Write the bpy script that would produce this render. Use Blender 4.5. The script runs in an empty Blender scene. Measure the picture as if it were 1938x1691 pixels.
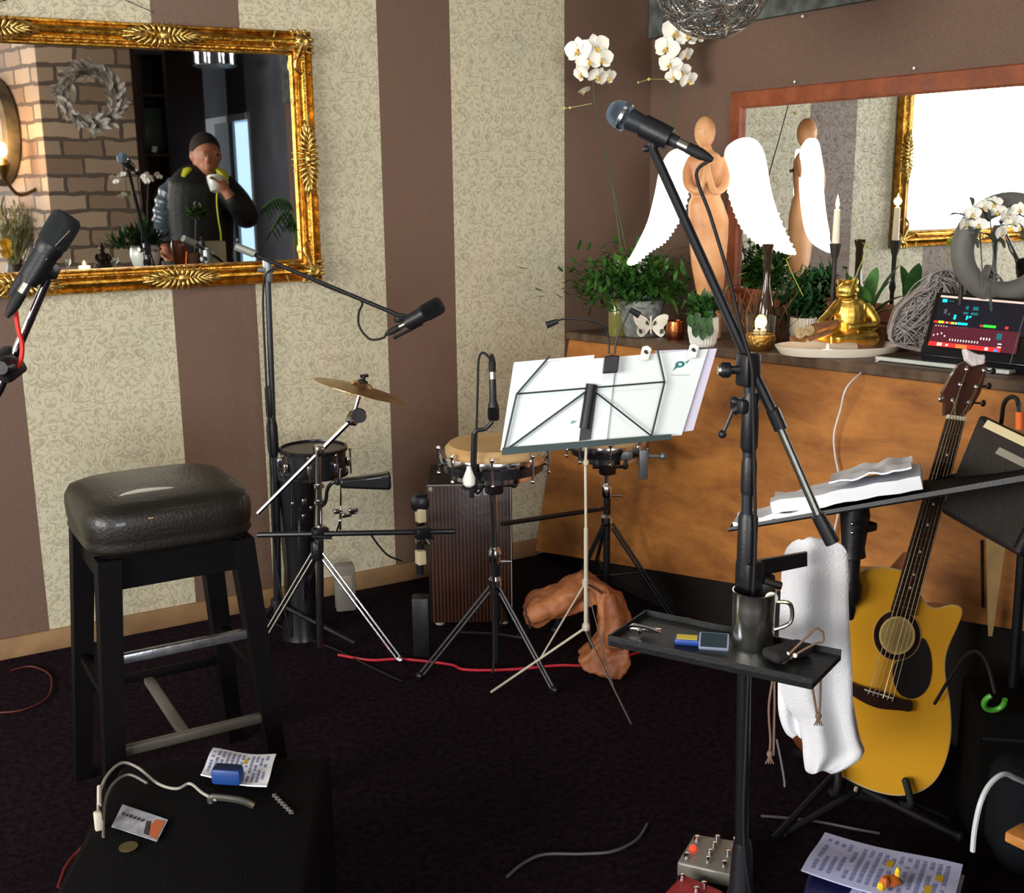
import bpy, bmesh, math, random
from mathutils import Vector as V, Matrix, Euler, noise
C = bpy.context.scene.collection
SC = bpy.context.scene
PI = math.pi
# ---------------------------------------------------------------- camera
FPX, PITCH, HEAD, ROLL = 2200., math.radians(13.1), math.radians(29.9), math.atan(-.0112)
CAM = V((-2.5, -3.86, 1.5))
RV = V((math.cos(HEAD), -math.sin(HEAD), 0)); HD = V((math.sin(HEAD), math.cos(HEAD), 0)); UZ = V((0, 0, 1))
FW = HD*math.cos(PITCH) - UZ*math.sin(PITCH); UPV = RV.cross(FW)
c_, s_ = math.cos(ROLL), math.sin(ROLL)
cam_d = bpy.data.cameras.new('camera'); cam = bpy.data.objects.new('camera', cam_d); C.objects.link(cam)
XR = RV*c_ + UPV*s_; YU = UPV*c_ - RV*s_
cam.matrix_world = Matrix((( XR.x, YU.x, -FW.x, CAM.x), (XR.y, YU.y, -FW.y, CAM.y), (XR.z, YU.z, -FW.z, CAM.z), (0,0,0,1)))
cam_d.sensor_fit = 'HORIZONTAL'; cam_d.sensor_width = 36; cam_d.lens = FPX/1938*36; cam_d.clip_start = .05; cam_d.clip_end = 60
SC.camera = cam
# ---------------------------------------------------------------- light and exposure
SC.view_settings.view_transform = 'Standard'; SC.view_settings.look = 'None'; SC.view_settings.gamma = 1
SC.view_settings.exposure = 0.64
w = bpy.data.worlds.new('sky'); SC.world = w; w.use_nodes = True
w.node_tree.nodes['Background'].inputs[0].default_value = (.50, .72, 1, 1); w.node_tree.nodes['Background'].inputs[1].default_value = 1.0
def area(name, loc, target, sx, sy, power, col):
    d = bpy.data.lights.new(name, 'AREA'); d.shape = 'RECTANGLE'; d.size = sx; d.size_y = sy; d.energy = power; d.color = col
    o = bpy.data.objects.new(name, d); C.objects.link(o); o.location = loc
    o.rotation_euler = (V(target)-V(loc)).to_track_quat('-Z', 'Y').to_euler(); return o
def point(name, loc, power, col, r=.03):
    d = bpy.data.lights.new(name, 'POINT'); d.energy = power; d.color = col; d.shadow_soft_size = r
    o = bpy.data.objects.new(name, d); C.objects.link(o); o.location = loc; return o
area('window_daylight', (-6.62, -3.2, 1.72), (0, -3.2, 1.45), 4.0, 1.55, 300, (1, .96, .88))
sd0 = bpy.data.lights.new('added_wall_spot', 'SPOT'); sd0.energy = 46; sd0.color = (1, .89, .74); sd0.spot_size = math.radians(95); sd0.spot_blend = 1; sd0.shadow_soft_size = .3  # added lamp without a fitting; lifts the striped wall, fading towards the floor
so0 = bpy.data.objects.new('added_wall_spot', sd0); C.objects.link(so0); so0.location = (-1.3, -2.3, 2.62); so0.rotation_euler = (V((-.7, 0, 1.45))-V(so0.location)).to_track_quat('-Z', 'Y').to_euler()
area('added_front_fill', (-3.9, -8.42, 1.6), (-3.0, 0, 1.2), 2.2, 1.6, 185, (.95, .97, 1))  # added fill from behind the camera, through an invented window opening
# ---------------------------------------------------------------- pixel / space helpers
def ray(px, py):
    a = px-969.; b = 845.5-py
    return (FW*FPX + XR*a + YU*b).normalized()
def at(px, py, t): d = ray(px, py); return CAM + d*(t/d.dot(HD))
def hit(px, py, ax, v): d = ray(px, py); return CAM + d*((v-CAM[ax])/d[ax])
def onpl(px, py, P0, n): d = ray(px, py); return CAM + d*((V(P0)-CAM).dot(n)/d.dot(n))
def fl(px, py, z=0): return hit(px, py, 2, z)
def mir(px, py, t):
    p = at(px, py, t); return V((p.x, -.08-p.y, p.z))
def sm(t): return t/2230.
# sloping shelf plane
SA = V((-.035, 0, .90)); SB_ = hit(1938, 722, 0, .05); SK = (SB_.z-SA.z)/(SB_.y-SA.y)
SN = V((0, -SK, 1)).normalized()
def S(px, py): return onpl(px, py, SA, SN)
def SX(px, X):
    q = hit(px, 640, 0, X); return V((X, q.y, SA.z+SK*(q.y-SA.y)))
def sz(y): return SA.z + SK*(y-SA.y)
# ---------------------------------------------------------------- materials
def lin(h):
    if isinstance(h, str):
        v = [int(h[i:i+2], 16)/255 for i in (0, 2, 4)]; return tuple((x/12.92 if x < .04045 else ((x+.055)/1.055)**2.4) for x in v)
    return tuple(h)
MC = {}
def mat(name, col, r=.5, m=0, n=None, b=None, e=None, tr=0, coat=0, col2=None, sheen=0, ior=1.45, sss=0, wave=None):
    if name in MC: return MC[name]
    M = bpy.data.materials.new(name); M.use_nodes = True; MC[name] = M
    nt = M.node_tree; N = nt.nodes; L = nt.links; B = N['Principled BSDF']; c = lin(col)
    B.inputs['Base Color'].default_value = (*c, 1); B.inputs['Roughness'].default_value = r; B.inputs['Metallic'].default_value = m
    B.inputs['Transmission Weight'].default_value = tr; B.inputs['Coat Weight'].default_value = coat; B.inputs['IOR'].default_value = ior
    B.inputs['Sheen Weight'].default_value = sheen
    if sss: B.inputs['Subsurface Weight'].default_value = sss; B.inputs['Subsurface Radius'].default_value = (.02, .01, .006)
    tc = N.new('ShaderNodeTexCoord')
    if n or col2:
        n = n or (12, .25)
        t = N.new('ShaderNodeTexNoise'); t.inputs['Scale'].default_value = n[0]; t.inputs['Detail'].default_value = 5
        L.new(tc.outputs['Object'], t.inputs['Vector'])
        rp = N.new('ShaderNodeValToRGB'); rp.color_ramp.elements[0].position = .35; rp.color_ramp.elements[1].position = .65
        c2 = lin(col2) if col2 else tuple(x*(1-n[1]) for x in c)
        rp.color_ramp.elements[0].color = (*c2, 1); rp.color_ramp.elements[1].color = (*c, 1)
        L.new(t.outputs['Fac'], rp.inputs[0]); L.new(rp.outputs[0], B.inputs['Base Color'])
        if wave:
            wv = N.new('ShaderNodeTexWave'); wv.wave_type = 'BANDS'; wv.bands_direction = wave[0]; wv.inputs['Scale'].default_value = wave[1]; wv.inputs['Distortion'].default_value = wave[2]
            L.new(tc.outputs['Object'], wv.inputs['Vector']); L.new(wv.outputs['Fac'], rp.inputs[0])
            wv.inputs['Detail Scale'].default_value = wave[3] if len(wave) > 3 else 1
    if b:
        t2 = N.new('ShaderNodeTexNoise'); t2.inputs['Scale'].default_value = b[0]; t2.inputs['Detail'].default_value = 4
        L.new(tc.outputs['Object'], t2.inputs['Vector'])
        bp = N.new('ShaderNodeBump'); bp.inputs['Strength'].default_value = b[1]; bp.inputs['Distance'].default_value = .01
        L.new(t2.outputs['Fac'], bp.inputs['Height']); L.new(bp.outputs[0], B.inputs['Normal'])
    if e:
        B.inputs['Emission Color'].default_value = (*lin(e[0]), 1); B.inputs['Emission Strength'].default_value = e[1]
    return M
BLK = mat('black_plastic', '15151a', .42, b=(200, .06)); RUB = mat('black_rubber', '0d0d0f', .7, b=(120, .1))
CHR = mat('chrome', 'd8d8dc', .14, 1, b=(30, .02)); DMET = mat('black_metal', '1a1b20', .35, .3, b=(90, .04))
STEEL = mat('brushed_steel', 'b9b4ac', .3, 1, b=(60, .05)); GREYM = mat('grey_tube', '3a3d44', .35, .6, b=(60, .03))
WHT = mat('white_plastic', 'e9e7e0', .4, b=(60, .03)); PAPER = mat('white_paper', 'e8eaf2', .75, b=(40, .1), n=(6, .06))
LEAFM = mat('green_leaf', '2f5a22', .45, col2='17380f', n=(20, .4), sss=0); LEAFL = mat('light_green_leaf', '6f9c3c', .45, col2='4b7a26', n=(25, .3))
GLASS = mat('clear_glass', 'eef4ee', .04, tr=1, b=(8, .02)); GOLD = mat('gilded_resin', 'dcbc62', .38, 1, col2='b08c34', n=(30, .3), b=(60, .15))
WCER = mat('white_ceramic', 'e6e8e2', .3, coat=.4, b=(20, .03))
# ---------------------------------------------------------------- mesh builder
def crv(pts, k=6, closed=False):
    P = [V(p) for p in pts]; n = len(P); out = []
    if n < 3: return P
    rng = range(n if closed else n-1)
    for i in rng:
        if closed: a, b, c, d = P[(i-1) % n], P[i], P[(i+1) % n], P[(i+2) % n]
        else: a, b, c, d = P[max(i-1, 0)], P[i], P[i+1], P[min(i+2, n-1)]
        for j in range(k):
            t = j/k
            out.append(.5*((2*b)+(c-a)*t+(2*a-5*b+4*c-d)*t*t+(3*b-a-3*c+d)*t**3))
    if not closed: out.append(P[-1])
    return out
def fr(p, yaw=0, tilt=0, roll=0):
    """frame at p: X right as seen, Y away, Z up; yaw degrees about Z"""
    b = Matrix(((RV.x, HD.x, 0), (RV.y, HD.y, 0), (0, 0, 1)))
    r = (Matrix.Rotation(math.radians(yaw), 3, 'Z') @ Matrix.Rotation(math.radians(tilt), 3, 'X') @ Matrix.Rotation(math.radians(roll), 3, 'Y'))
    return Matrix.Translation(V(p)) @ (b @ r).to_4x4()
def basis(d):
    d = V(d).normalized(); a = V((0, 0, 1)) if abs(d.z) < .9 else V((1, 0, 0))
    x = d.cross(a).normalized(); return x, d.cross(x).normalized()
class G:
    def __init__(s, M=None): s.v = []; s.f = []; s.fm = []; s.M = M or Matrix(); s.mi = 0
    def add(s, vs, fs):
        o = len(s.v); s.v += [s.M @ V(p) for p in vs]; s.f += [[i+o for i in f] for f in fs]; s.fm += [s.mi]*len(fs); return s
    def bmadd(s, bm):
        bm.verts.index_update(); s.add([v.co.copy() for v in bm.verts], [[v.index for v in f.verts] for f in bm.faces]); bm.free(); return s
    def box(s, c, d, rot=None, bev=0, seg=2, taper=None):
        bm = bmesh.new(); bmesh.ops.create_cube(bm, size=1)
        for v in bm.verts:
            v.co = V((v.co.x*d[0], v.co.y*d[1], v.co.z*d[2]))
            if taper and v.co.z > 0: v.co.x *= taper; v.co.y *= taper
        if bev: bmesh.ops.bevel(bm, geom=bm.edges[:], offset=bev, segments=seg, profile=.5, affect='EDGES')
        R = Euler([math.radians(a) for a in rot]).to_matrix() if rot else Matrix.Identity(3)
        for v in bm.verts: v.co = R @ v.co + V(c)
        return s.bmadd(bm)
    def hexa(s, q):   # 8 corners: bottom/front loop of 4 then opposite loop of 4
        return s.add(q, [(3,2,1,0), (4,5,6,7), (0,1,5,4), (1,2,6,5), (2,3,7,6), (3,0,4,7)])
    def slab(s, q, th):   # 4+ corner polygon thickened by vector th
        n = len(q); q = [V(p) for p in q]; th = V(th)
        return s.add(q+[p+th for p in q], [list(range(n))[::-1], list(range(n, 2*n))]+[(i, (i+1) % n, (i+1) % n+n, i+n) for i in range(n)])
    def cyl(s, a, b, r0, r1=None, n=12):
        r1 = r0 if r1 is None else r1; return s.tube([a, b], [r0, r1], n)
    def tube(s, pts, r, n=8, closed=False, flat=1, up=None):
        P = [V(p) for p in pts]; m = len(P); rs = r if isinstance(r, (list, tuple)) else [r]*m
        if len(rs) != m: rs = [rs[min(int(q), len(rs)-2)]+(rs[min(int(q), len(rs)-2)+1]-rs[min(int(q), len(rs)-2)])*(q-min(int(q), len(rs)-2)) for q in [i*(len(rs)-1)/(m-1) for i in range(m)]]
        vs = []; x = None
        for i in range(m):
            d = (P[(i+1) % m]-P[i-1]) if closed else (P[min(i+1, m-1)]-P[max(i-1, 0)])
            if d.length < 1e-9: d = V((0, 0, 1))
            d.normalize()
            if x is None: x, y = basis(d)
            if up is not None: x = d.cross(V(up)).normalized()
            x = (x-d*x.dot(d)).normalized(); y = d.cross(x)
            for k in range(n):
                a = 2*PI*k/n; vs.append(P[i]+x*(rs[i]*math.cos(a))+y*(rs[i]*flat*math.sin(a)))
        fs = []
        for i in range(m if closed else m-1):
            j = (i+1) % m
            for k in range(n): fs.append((i*n+k, i*n+(k+1) % n, j*n+(k+1) % n, j*n+k))
        if not closed: fs += [list(range(n))[::-1], list(range((m-1)*n, m*n))]
        return s.add(vs, fs)
    def lathe(s, prof, o=(0, 0, 0), n=24, ax=(0, 0, 1), sx=1, sy=1, rib=0):
        ax = V(ax).normalized(); x, y = (V((1, 0, 0)), V((0, 1, 0))) if abs(ax.z) > .999 else basis(ax); o = V(o); vs = []
        for (r, z) in prof:
            for k in range(n):
                a = 2*PI*k/n; rr = r*(1-(rib if k % 2 else 0)); vs.append(o+x*(rr*sx*math.cos(a))+y*(rr*sy*math.sin(a))+ax*z)
        m = len(prof); fs = [(i*n+k, i*n+(k+1) % n, (i+1)*n+(k+1) % n, (i+1)*n+k) for i in range(m-1) for k in range(n)]
        if prof[0][0] > 1e-6: fs.append(list(range(n))[::-1])
        if prof[-1][0] > 1e-6: fs.append(list(range((m-1)*n, m*n)))
        return s.add(vs, fs)
    def ball(s, c, r, n=12, R=None):
        r = (r, r, r) if not isinstance(r, (tuple, list)) else r; c = V(c); vs = []; h = max(4, n//2+1)
        for i in range(h+1):
            p = PI*i/h
            for k in range(n):
                a = 2*PI*k/n; q = V((r[0]*math.sin(p)*math.cos(a), r[1]*math.sin(p)*math.sin(a), r[2]*math.cos(p)))
                vs.append(c+(R @ q if R else q))
        return s.add(vs, [(i*n+k, (i+1)*n+k, (i+1)*n+(k+1) % n, i*n+(k+1) % n) for i in range(h) for k in range(n)])
    def leaf(s, a, b, wd, sag=(0, 0, 0), n=6, fold=.25, nrm=None, tip=1.):
        a, b, sag = V(a), V(b), V(sag); d = (b-a)
        if d.length < 1e-6: return s
        side = d.cross(nrm if nrm else UZ)
        if side.length < 1e-5: side = V((1, 0, 0))
        side.normalize(); up = side.cross(d).normalized(); vs = []
        for i in range(n+1):
            t = i/n; p = a+d*t+sag*(4*t*(1-t)); wv = wd*(math.sin(PI*min(1, (t*.92+.08)))**.7)*.5*tip
            vs += [p-side*wv+up*wv*fold, p, p+side*wv+up*wv*fold]
        fs = [];
        for i in range(n):
            for k in (0, 1): fs.append((3*i+k, 3*i+k+1, 3*i+k+4, 3*i+k+3))
        return s.add(vs, fs)
    def clampw(s, x=.335, y=-.03):
        s.v = [V((min(p.x, x), min(p.y, y), p.z)) for p in s.v]; return s
    def build(s, name, m, parent=None, ang=35, org=None, mods=None):
        me = bpy.data.meshes.new(name)
        if parent is not None:
            r = parent
            while r.parent: r = r.parent
            o0 = V(r.location)
            rr = parent
        elif org is not None: o0 = V(org)
        else:
            xs = [p.x for p in s.v]; ys = [p.y for p in s.v]; zs = [p.z for p in s.v]
            o0 = V(((min(xs)+max(xs))/2, (min(ys)+max(ys))/2, min(zs)))
        me.from_pydata([p-o0 for p in s.v], [], s.f); me.update()
        ms = m if isinstance(m, (list, tuple)) else [m]
        for x in ms: me.materials.append(x)
        if len(ms) > 1: me.polygons.foreach_set('material_index', s.fm)
        bm = bmesh.new(); bm.from_mesh(me); bmesh.ops.remove_doubles(bm, verts=bm.verts, dist=1e-6)
        bmesh.ops.recalc_face_normals(bm, faces=bm.faces); bm.to_mesh(me); bm.free()
        if ang:
            me.shade_smooth(); me.set_sharp_from_angle(angle=math.radians(ang))
        o = bpy.data.objects.new(name, me); C.objects.link(o)
        if parent is not None: o.parent = parent
        else: o.location = o0
        if mods: mods(o)
        return o
def thing(name, loc, label, cat, group=None):
    o = bpy.data.objects.new(name, None); C.objects.link(o); o.location = loc; o.empty_display_size = .05
    o['label'] = label; o['category'] = cat
    if group: o['group'] = group
    return o
def tag(o, label, cat, group=None, kind=None):
    o['label'] = label; o['category'] = cat
    if group: o['group'] = group
    if kind: o['kind'] = kind
    return o
def remesh(vx, sm_=2):
    def f(o):
        m = o.modifiers.new('remesh', 'REMESH'); m.mode = 'VOXEL'; m.voxel_size = vx; m.use_smooth_shade = True
        if sm_: k = o.modifiers.new('smooth', 'SMOOTH'); k.iterations = sm_; k.factor = .5
    return f
def struct(o): o['kind'] = 'structure'; return o
rnd = random.Random(7)
# ================================================================ SETTING
def math_node(nt, op, a, b=None, c=None):
    n = nt.nodes.new('ShaderNodeMath'); n.operation = op
    for i, q in enumerate((a, b, c)):
        if q is None: continue
        if isinstance(q, (int, float)): n.inputs[i].default_value = q
        else: nt.links.new(q, n.inputs[i])
    return n.outputs[0]
def wallpaper(stripes=True):
    M = bpy.data.materials.new('striped_wallpaper' if stripes else 'brown_wallpaper'); M.use_nodes = True; nt = M.node_tree; N = nt.nodes; L = nt.links; B = N['Principled BSDF']
    tc = N.new('ShaderNodeTexCoord'); sp = N.new('ShaderNodeSeparateXYZ'); L.new(tc.outputs['Object'], sp.inputs[0])
    def nz(vec, sc, det=4, dist=0):
        t = N.new('ShaderNodeTexNoise'); t.inputs['Scale'].default_value = sc; t.inputs['Detail'].default_value = det; t.inputs['Distortion'].default_value = dist
        L.new(vec, t.inputs['Vector']); return t.outputs['Fac']
    def mix(f, a, b):
        m = N.new('ShaderNodeMix'); m.data_type = 'RGBA'
        if isinstance(f, float): m.inputs[0].default_value = f
        else: L.new(f, m.inputs[0])
        for i, q in ((6, a), (7, b)):
            if isinstance(q, tuple): m.inputs[i].default_value = (*q, 1)
            else: L.new(q, m.inputs[i])
        return m.outputs[2]
    X, Z = sp.outputs[0], sp.outputs[2]
    fine = nz(tc.outputs['Object'], 220, 2); cloud = nz(tc.outputs['Object'], 3.5, 3)
    brown = mix(fine, lin('503c32'), lin('765d4e'))
    if stripes:
        u = math_node(nt, 'PINGPONG', math_node(nt, 'ADD', X, 10.0), .12)
        half = math_node(nt, 'MULTIPLY', math_node(nt, 'FLOOR', math_node(nt, 'DIVIDE', math_node(nt, 'ADD', X, 10.0), .24)), .26)
        v = math_node(nt, 'FLOORED_MODULO' if False else 'MODULO', math_node(nt, 'ADD', math_node(nt, 'ADD', Z, 10.), half), .52)
        cb = N.new('ShaderNodeCombineXYZ'); L.new(u, cb.inputs[0]); L.new(v, cb.inputs[1])
        d1 = nz(cb.outputs[0], 24, 3, 1.8)
        ed = math_node(nt, 'ABSOLUTE', math_node(nt, 'SUBTRACT', d1, .5))
        rp = N.new('ShaderNodeValToRGB'); L.new(ed, rp.inputs[0]); e = rp.color_ramp.elements
        e[0].position = .0; e[0].color = (0, 0, 0, 1); e[1].position = .055; e[1].color = (1, 1, 1, 1)
        base = mix(cloud, lin('918e7c'), lin('a6967b'))
        motif = mix(cloud, lin('b3b49f'), lin('c9bc9e'))
        lightc = mix(rp.outputs[0], base, motif)
        q = math_node(nt, 'FRACT', math_node(nt, 'DIVIDE', math_node(nt, 'ADD', X, .035+76), .76))
        isl = math_node(nt, 'MULTIPLY', math_node(nt, 'GREATER_THAN', q, .368), math_node(nt, 'LESS_THAN', X, -.035))
        L.new(mix(isl, brown, lightc), B.inputs['Base Color'])
        bp = N.new('ShaderNodeBump'); bp.inputs['Strength'].default_value = .25; bp.inputs['Distance'].default_value = .003
        L.new(math_node(nt, 'MULTIPLY', rp.outputs[0], isl), bp.inputs['Height']); L.new(bp.outputs[0], B.inputs['Normal'])
        L.new(math_node(nt, 'SUBTRACT', .75, math_node(nt, 'MULTIPLY', rp.outputs[0], .3)), B.inputs['Roughness'])
    else:
        L.new(brown, B.inputs['Base Color']); B.inputs['Roughness'].default_value = .7
    return M
def nospec(M, v=.12): M.node_tree.nodes['Principled BSDF'].inputs['Specular IOR Level'].default_value = v; return M
WP = wallpaper(); WB = wallpaper(False)
CARPET = mat('dark_carpet', '251a20', .95, col2='120b12', n=(60, .5), b=(300, .5)); nospec(CARPET, .05)
g = G(); g.box((-3.1, -4.1, -.05), (7.2, 8.4, .1)); struct(g.build('floor', CARPET, org=(0, 0, 0), ang=0))
g = G(); g.box((-3.1, .05, 1.35), (7.2, .1, 2.7)); struct(g.build('wall_back', WP, org=(0, 0, 0), ang=0))
g = G(); g.box((.42, -2.15, 1.35), (.1, 4.3, 2.7)); struct(g.build('wall_right', WB, org=(0, 0, 0), ang=0))
FLOR = mat('grey_floral_wallpaper', '5d6460', .8, col2='3b3a38', n=(18, .5), b=(40, .1))
g = G(); g.box((.3585, -2.15, 2.36), (.025, 4.28, .69)); struct(g.build('trim_1', FLOR, org=(0, 0, 0), ang=0))
CEIL = mat('painted_ceiling', '8a8780', .9, b=(30, .1))
g = G(); g.box((-3.1, -4.1, 2.75), (7.2, 8.4, .1)); struct(g.build('ceiling', CEIL, org=(0, 0, 0), ang=0))
GREYW = mat('blue_grey_plaster', '4a4a52', .85, n=(4, .3), b=(40, .15)); BRW = mat('brown_plaster', '3a261d', .85, n=(5, .3), b=(40, .1))
# left wall with the window opening
g = G()
for a, b, z0, z1 in ((-8.3, -5.2, 0, 2.7), (-1.2, 0, 0, 2.7), (-5.2, -1.2, 0, .9), (-5.2, -1.2, 2.5, 2.7)): g.box((-6.55, (a+b)/2, (z0+z1)/2), (.1, b-a, z1-z0))
struct(g.build('wall_left', BRW, org=(0, 0, 0), ang=0))
WFR = mat('white_window_paint', 'dcdad4', .4, b=(30, .03))
g = G()
for y in (-5.17, -3.2, -1.23): g.box((-6.53, y, 1.7), (.07, .06, 1.6), bev=.006)
for z in (.93, 2.47): g.box((-6.53, -3.2, z), (.07, 4, .06), bev=.006)
wn = struct(g.build('window_1', WFR, org=(0, 0, 0)))
g = G(); g.box((-6.44, -3.2, .89), (.22, 4.1, .03), bev=.006); g.build('window_sill', WFR, wn)
# baseboard on the striped wall
BASEM = mat('pale_baseboard', '9c7a55', .6, n=(9, .3), b=(30, .1))
g = G(); g.box((-3.3, -.008, .035), (6.25, .016, .07), bev=.004); struct(g.build('baseboard_back', BASEM, org=(0, 0, 0)))
# far wall and the grey side wall with its doorway, seen in the gilded mirror
YF = -8.2
g = G()
for a, b, z0, z1 in ((-6.5, -5, 0, 2.7), (-2.8, .42, 0, 2.7), (-5, -2.8, 0, .8), (-5, -2.8, 2.4, 2.7)): g.box(((a+b)/2, YF-.05, (z0+z1)/2), (b-a, .1, z1-z0))
struct(g.build('wall_far', GREYW, org=(0, 0, 0), ang=0))
def wy(px):   # y on the right wall of the column px reflected in the gilded mirror
    d = ray(px, 300); k = (.37-CAM.x)/d.x; return -.08-(CAM.y+d.y*k)
Y0, Y1, YM, YB = wy(481), wy(374), wy(413), wy(447)
g = G()
for a, b, z0, z1 in ((-4.3, Y0, 0, 2.7), (Y1, YF, 0, 2.7), (Y0, Y1, 1.99, 2.7)): g.box((.42, (a+b)/2, (z0+z1)/2), (.1, abs(b-a), z1-z0))
struct(g.build('wall_side', GREYW, org=(0, 0, 0), ang=0))
dm = mat('white_door_paint', 'c6cace', .5, b=(20, .05))
g = G()
for y in (Y0-.02, Y1+.02): g.box((.415, y, 1.0), (.11, .03, 2.0))
g.box((.415, (Y0+Y1)/2, 1.97), (.11, abs(Y1-Y0), .05))
dr = struct(g.build('door_1', dm, org=(0, 0, 0)))
g = G(); g.box((.378, (YM+Y1)/2, .98), (.02, abs(Y1-YM), 1.94)); g.build('door_leaf', dm, dr)
g = G(); g.box((.378, (YM+YB)/2, .98), (.02, abs(YB-YM), 1.94)); g.build('door_leaf', mat('grey_door_paint', '7d8286', .5, b=(20, .05)), dr)
g = G(); g.box((.36, YB-.08, 1.02), (.03, .12, .02)); g.build('door_handle', STEEL, dr)
g = G()
for x in (-4.97, -3.9, -2.83): g.box((x, YF-.03, 1.6), (.06, .07, 1.6), bev=.006)
for z in (.83, 2.37): g.box((-3.9, YF-.03, z), (2.2, .07, .06), bev=.006)
struct(g.build('added_window', WFR, org=(0, 0, 0)))  # added window in the unseen wall part, opened to let in fill light
# ================================================================ GILDED MIRROR
GILT = mat('gilded_frame', 'dba84a', .36, 1, col2='9c6a22', n=(35, .4), b=(70, .35))
GILT2 = mat('gilded_ornament', 'dcc27a', .38, 1, col2='a8813a', n=(60, .4), b=(90, .3))
MIRM = mat('mirror_silver', 'e8ebea', .015, 1)
def ring_frame(g, u0, u1, z0, z1, prof, fn):
    """prof: list of (inward, height); fn(u,z,h)->world"""
    vs = []
    for (d, h) in prof:
        vs += [fn(u0+d, z0+d, h), fn(u1-d, z0+d, h), fn(u1-d, z1-d, h), fn(u0+d, z1-d, h)]
    fs = [(i*4+k, i*4+(k+1) % 4, (i+1)*4+(k+1) % 4, (i+1)*4+k) for i in range(len(prof)-1) for k in range(4)]
    g.add(vs, fs)
mx0, mx1, mz0, mz1 = -2.51, -1.045, 1.155, 1.972
mirA = thing('gilded_mirror', ((mx0+mx1)/2, -.01, mz0), 'large wall mirror in a wide ornate gilded frame on the striped wallpaper', 'mirror')
g = G()
fnA = lambda u, z, h: V((u, -.004-h, z))
ring_frame(g, mx0, mx1, mz0, mz1, [(0, 0), (0, .02), (.004, .032), (.010, .034), (.015, .026), (.021, .03), (.027, .043), (.034, .047), (.041, .043), (.046, .032), (.050, .036), (.056, .036), (.059, .026), (.064, .024), (.068, .028), (.073, .028), (.077, .016), (.077, 0)], fnA)
g.build('frame', GILT, mirA, ang=50)
g = G(); g.add([(mx0+.06, -.018, mz0+.06), (mx1-.06, -.018, mz0+.06), (mx1-.06, -.018, mz1-.06), (mx0+.06, -.018, mz1-.06)], [(0, 1, 2, 3)])
g.box(((mx0+mx1)/2, -.009, (mz0+mz1)/2), (mx1-mx0-.1, .012, mz1-mz0-.1)); g.build('mirror_glass', MIRM, mirA, ang=0)
def ornament(cx, cz, corner=None, vert=False):
    g = G(); r = random.Random(int(cx*97+cz*31))
    def P(a, b, h): return V((cx+(b if vert else a), -.004-h, cz+(a if vert else b)))
    if corner:
        sx, sz_ = corner
        for k in range(16):
            t = k/15; a = t*PI/2
            for rr in (.028, .05, .07):
                p = V((cx+sx*(.034-rr*math.cos(a)*.95), -.045+.009*(rr/.07), cz+sz_*(.034-rr*math.sin(a)*.95)))
                g.ball(p, (.0065+.002*r.random(), .009, .0065), 6)
        g.lathe([(.03, 0), (.026, .008), (.014, .014), (.008, .01), (0, .012)], (cx, -.04, cz), 12, (0, -1, 0))
        for q in (-1, 1):
            cc = crv([(cx-sx*.00, -.046, cz-sz_*.0), (cx-sx*(.05+.02*q), -.048, cz-sz_*(.05-.02*q)), (cx-sx*(.055+.045*q), -.042, cz-sz_*(.055-.045*q)), (cx-sx*(.03+.06*q), -.04, cz-sz_*(.03-.06*q))], 6); g.tube(cc, [.008, .003], 6)
    else:
        for k in range(-6, 7):
            h = .03*math.cos(k/6*1.35)
            for s in (-1, 1):
                c = crv([P(k*.012, 0, .046), P(k*.016, s*h*.7, .05), P(k*.021, s*h*1.25, .04)], 4); g.tube(c, [.0035, .0065, .003], 6)
        g.ball(P(0, 0, .048), (.016, .01, .016), 10)
        for s in (-1, 1):
            c = crv([P(s*.03, 0, .046), P(s*.08, .018, .044), P(s*.12, 0, .04), P(s*.10, -.014, .044), P(s*.085, 0, .046)], 5); g.tube(c, [.007, .003], 6)
    g.build('ornament', GILT2, mirA, ang=60)
for x in (-1.53, -2.02):
    ornament(x, mz1-.036); ornament(x, mz0+.036)
ornament(mx1-.036, (mz0+mz1)/2, vert=True); ornament(mx0+.036, (mz0+mz1)/2, vert=True)
for sx, cx in ((1, mx1-.036), (-1, mx0+.036)):
    for s2, cz in ((1, mz1-.036), (-1, mz0+.036)): ornament(cx, cz, (sx, s2))
g = G(); nl = hit(160, -34, 1, -.012)
for q in (hit(292, 24, 1, -.02), hit(-120, 30, 1, -.02)): g.tube([q, nl], .0014, 5)
g.build('hanging_wire', DMET, mirA)
# ================================================================ WALL MIRROR OVER THE COUNTER
REDW = mat('red_brown_wood', '8a4a2c', .45, col2='6b3219', n=(14, .3), b=(60, .1))
mirB = thing('wall_mirror', (.36, -1.6, 1.04), 'wide wall mirror in a plain red-brown wooden frame above the counter', 'mirror')
g = G(); fnB = lambda u, z, h: V((.37-h, u, z))
ring_frame(g, -2.7, -.515, 1.036, 1.782, [(0, 0), (0, .03), (.004, .034), (.052, .034), (.058, .026), (.058, 0)], fnB); g.build('frame', REDW, mirB)
g = G(); g.add([(.353, -2.66, 1.08), (.353, -.56, 1.08), (.353, -.56, 1.74), (.353, -2.66, 1.74)], [(0, 1, 2, 3)]); g.box((.361, -1.6, 1.41), (.014, 2.1, .66)); g.build('mirror_glass', MIRM, mirB, ang=0)
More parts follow.
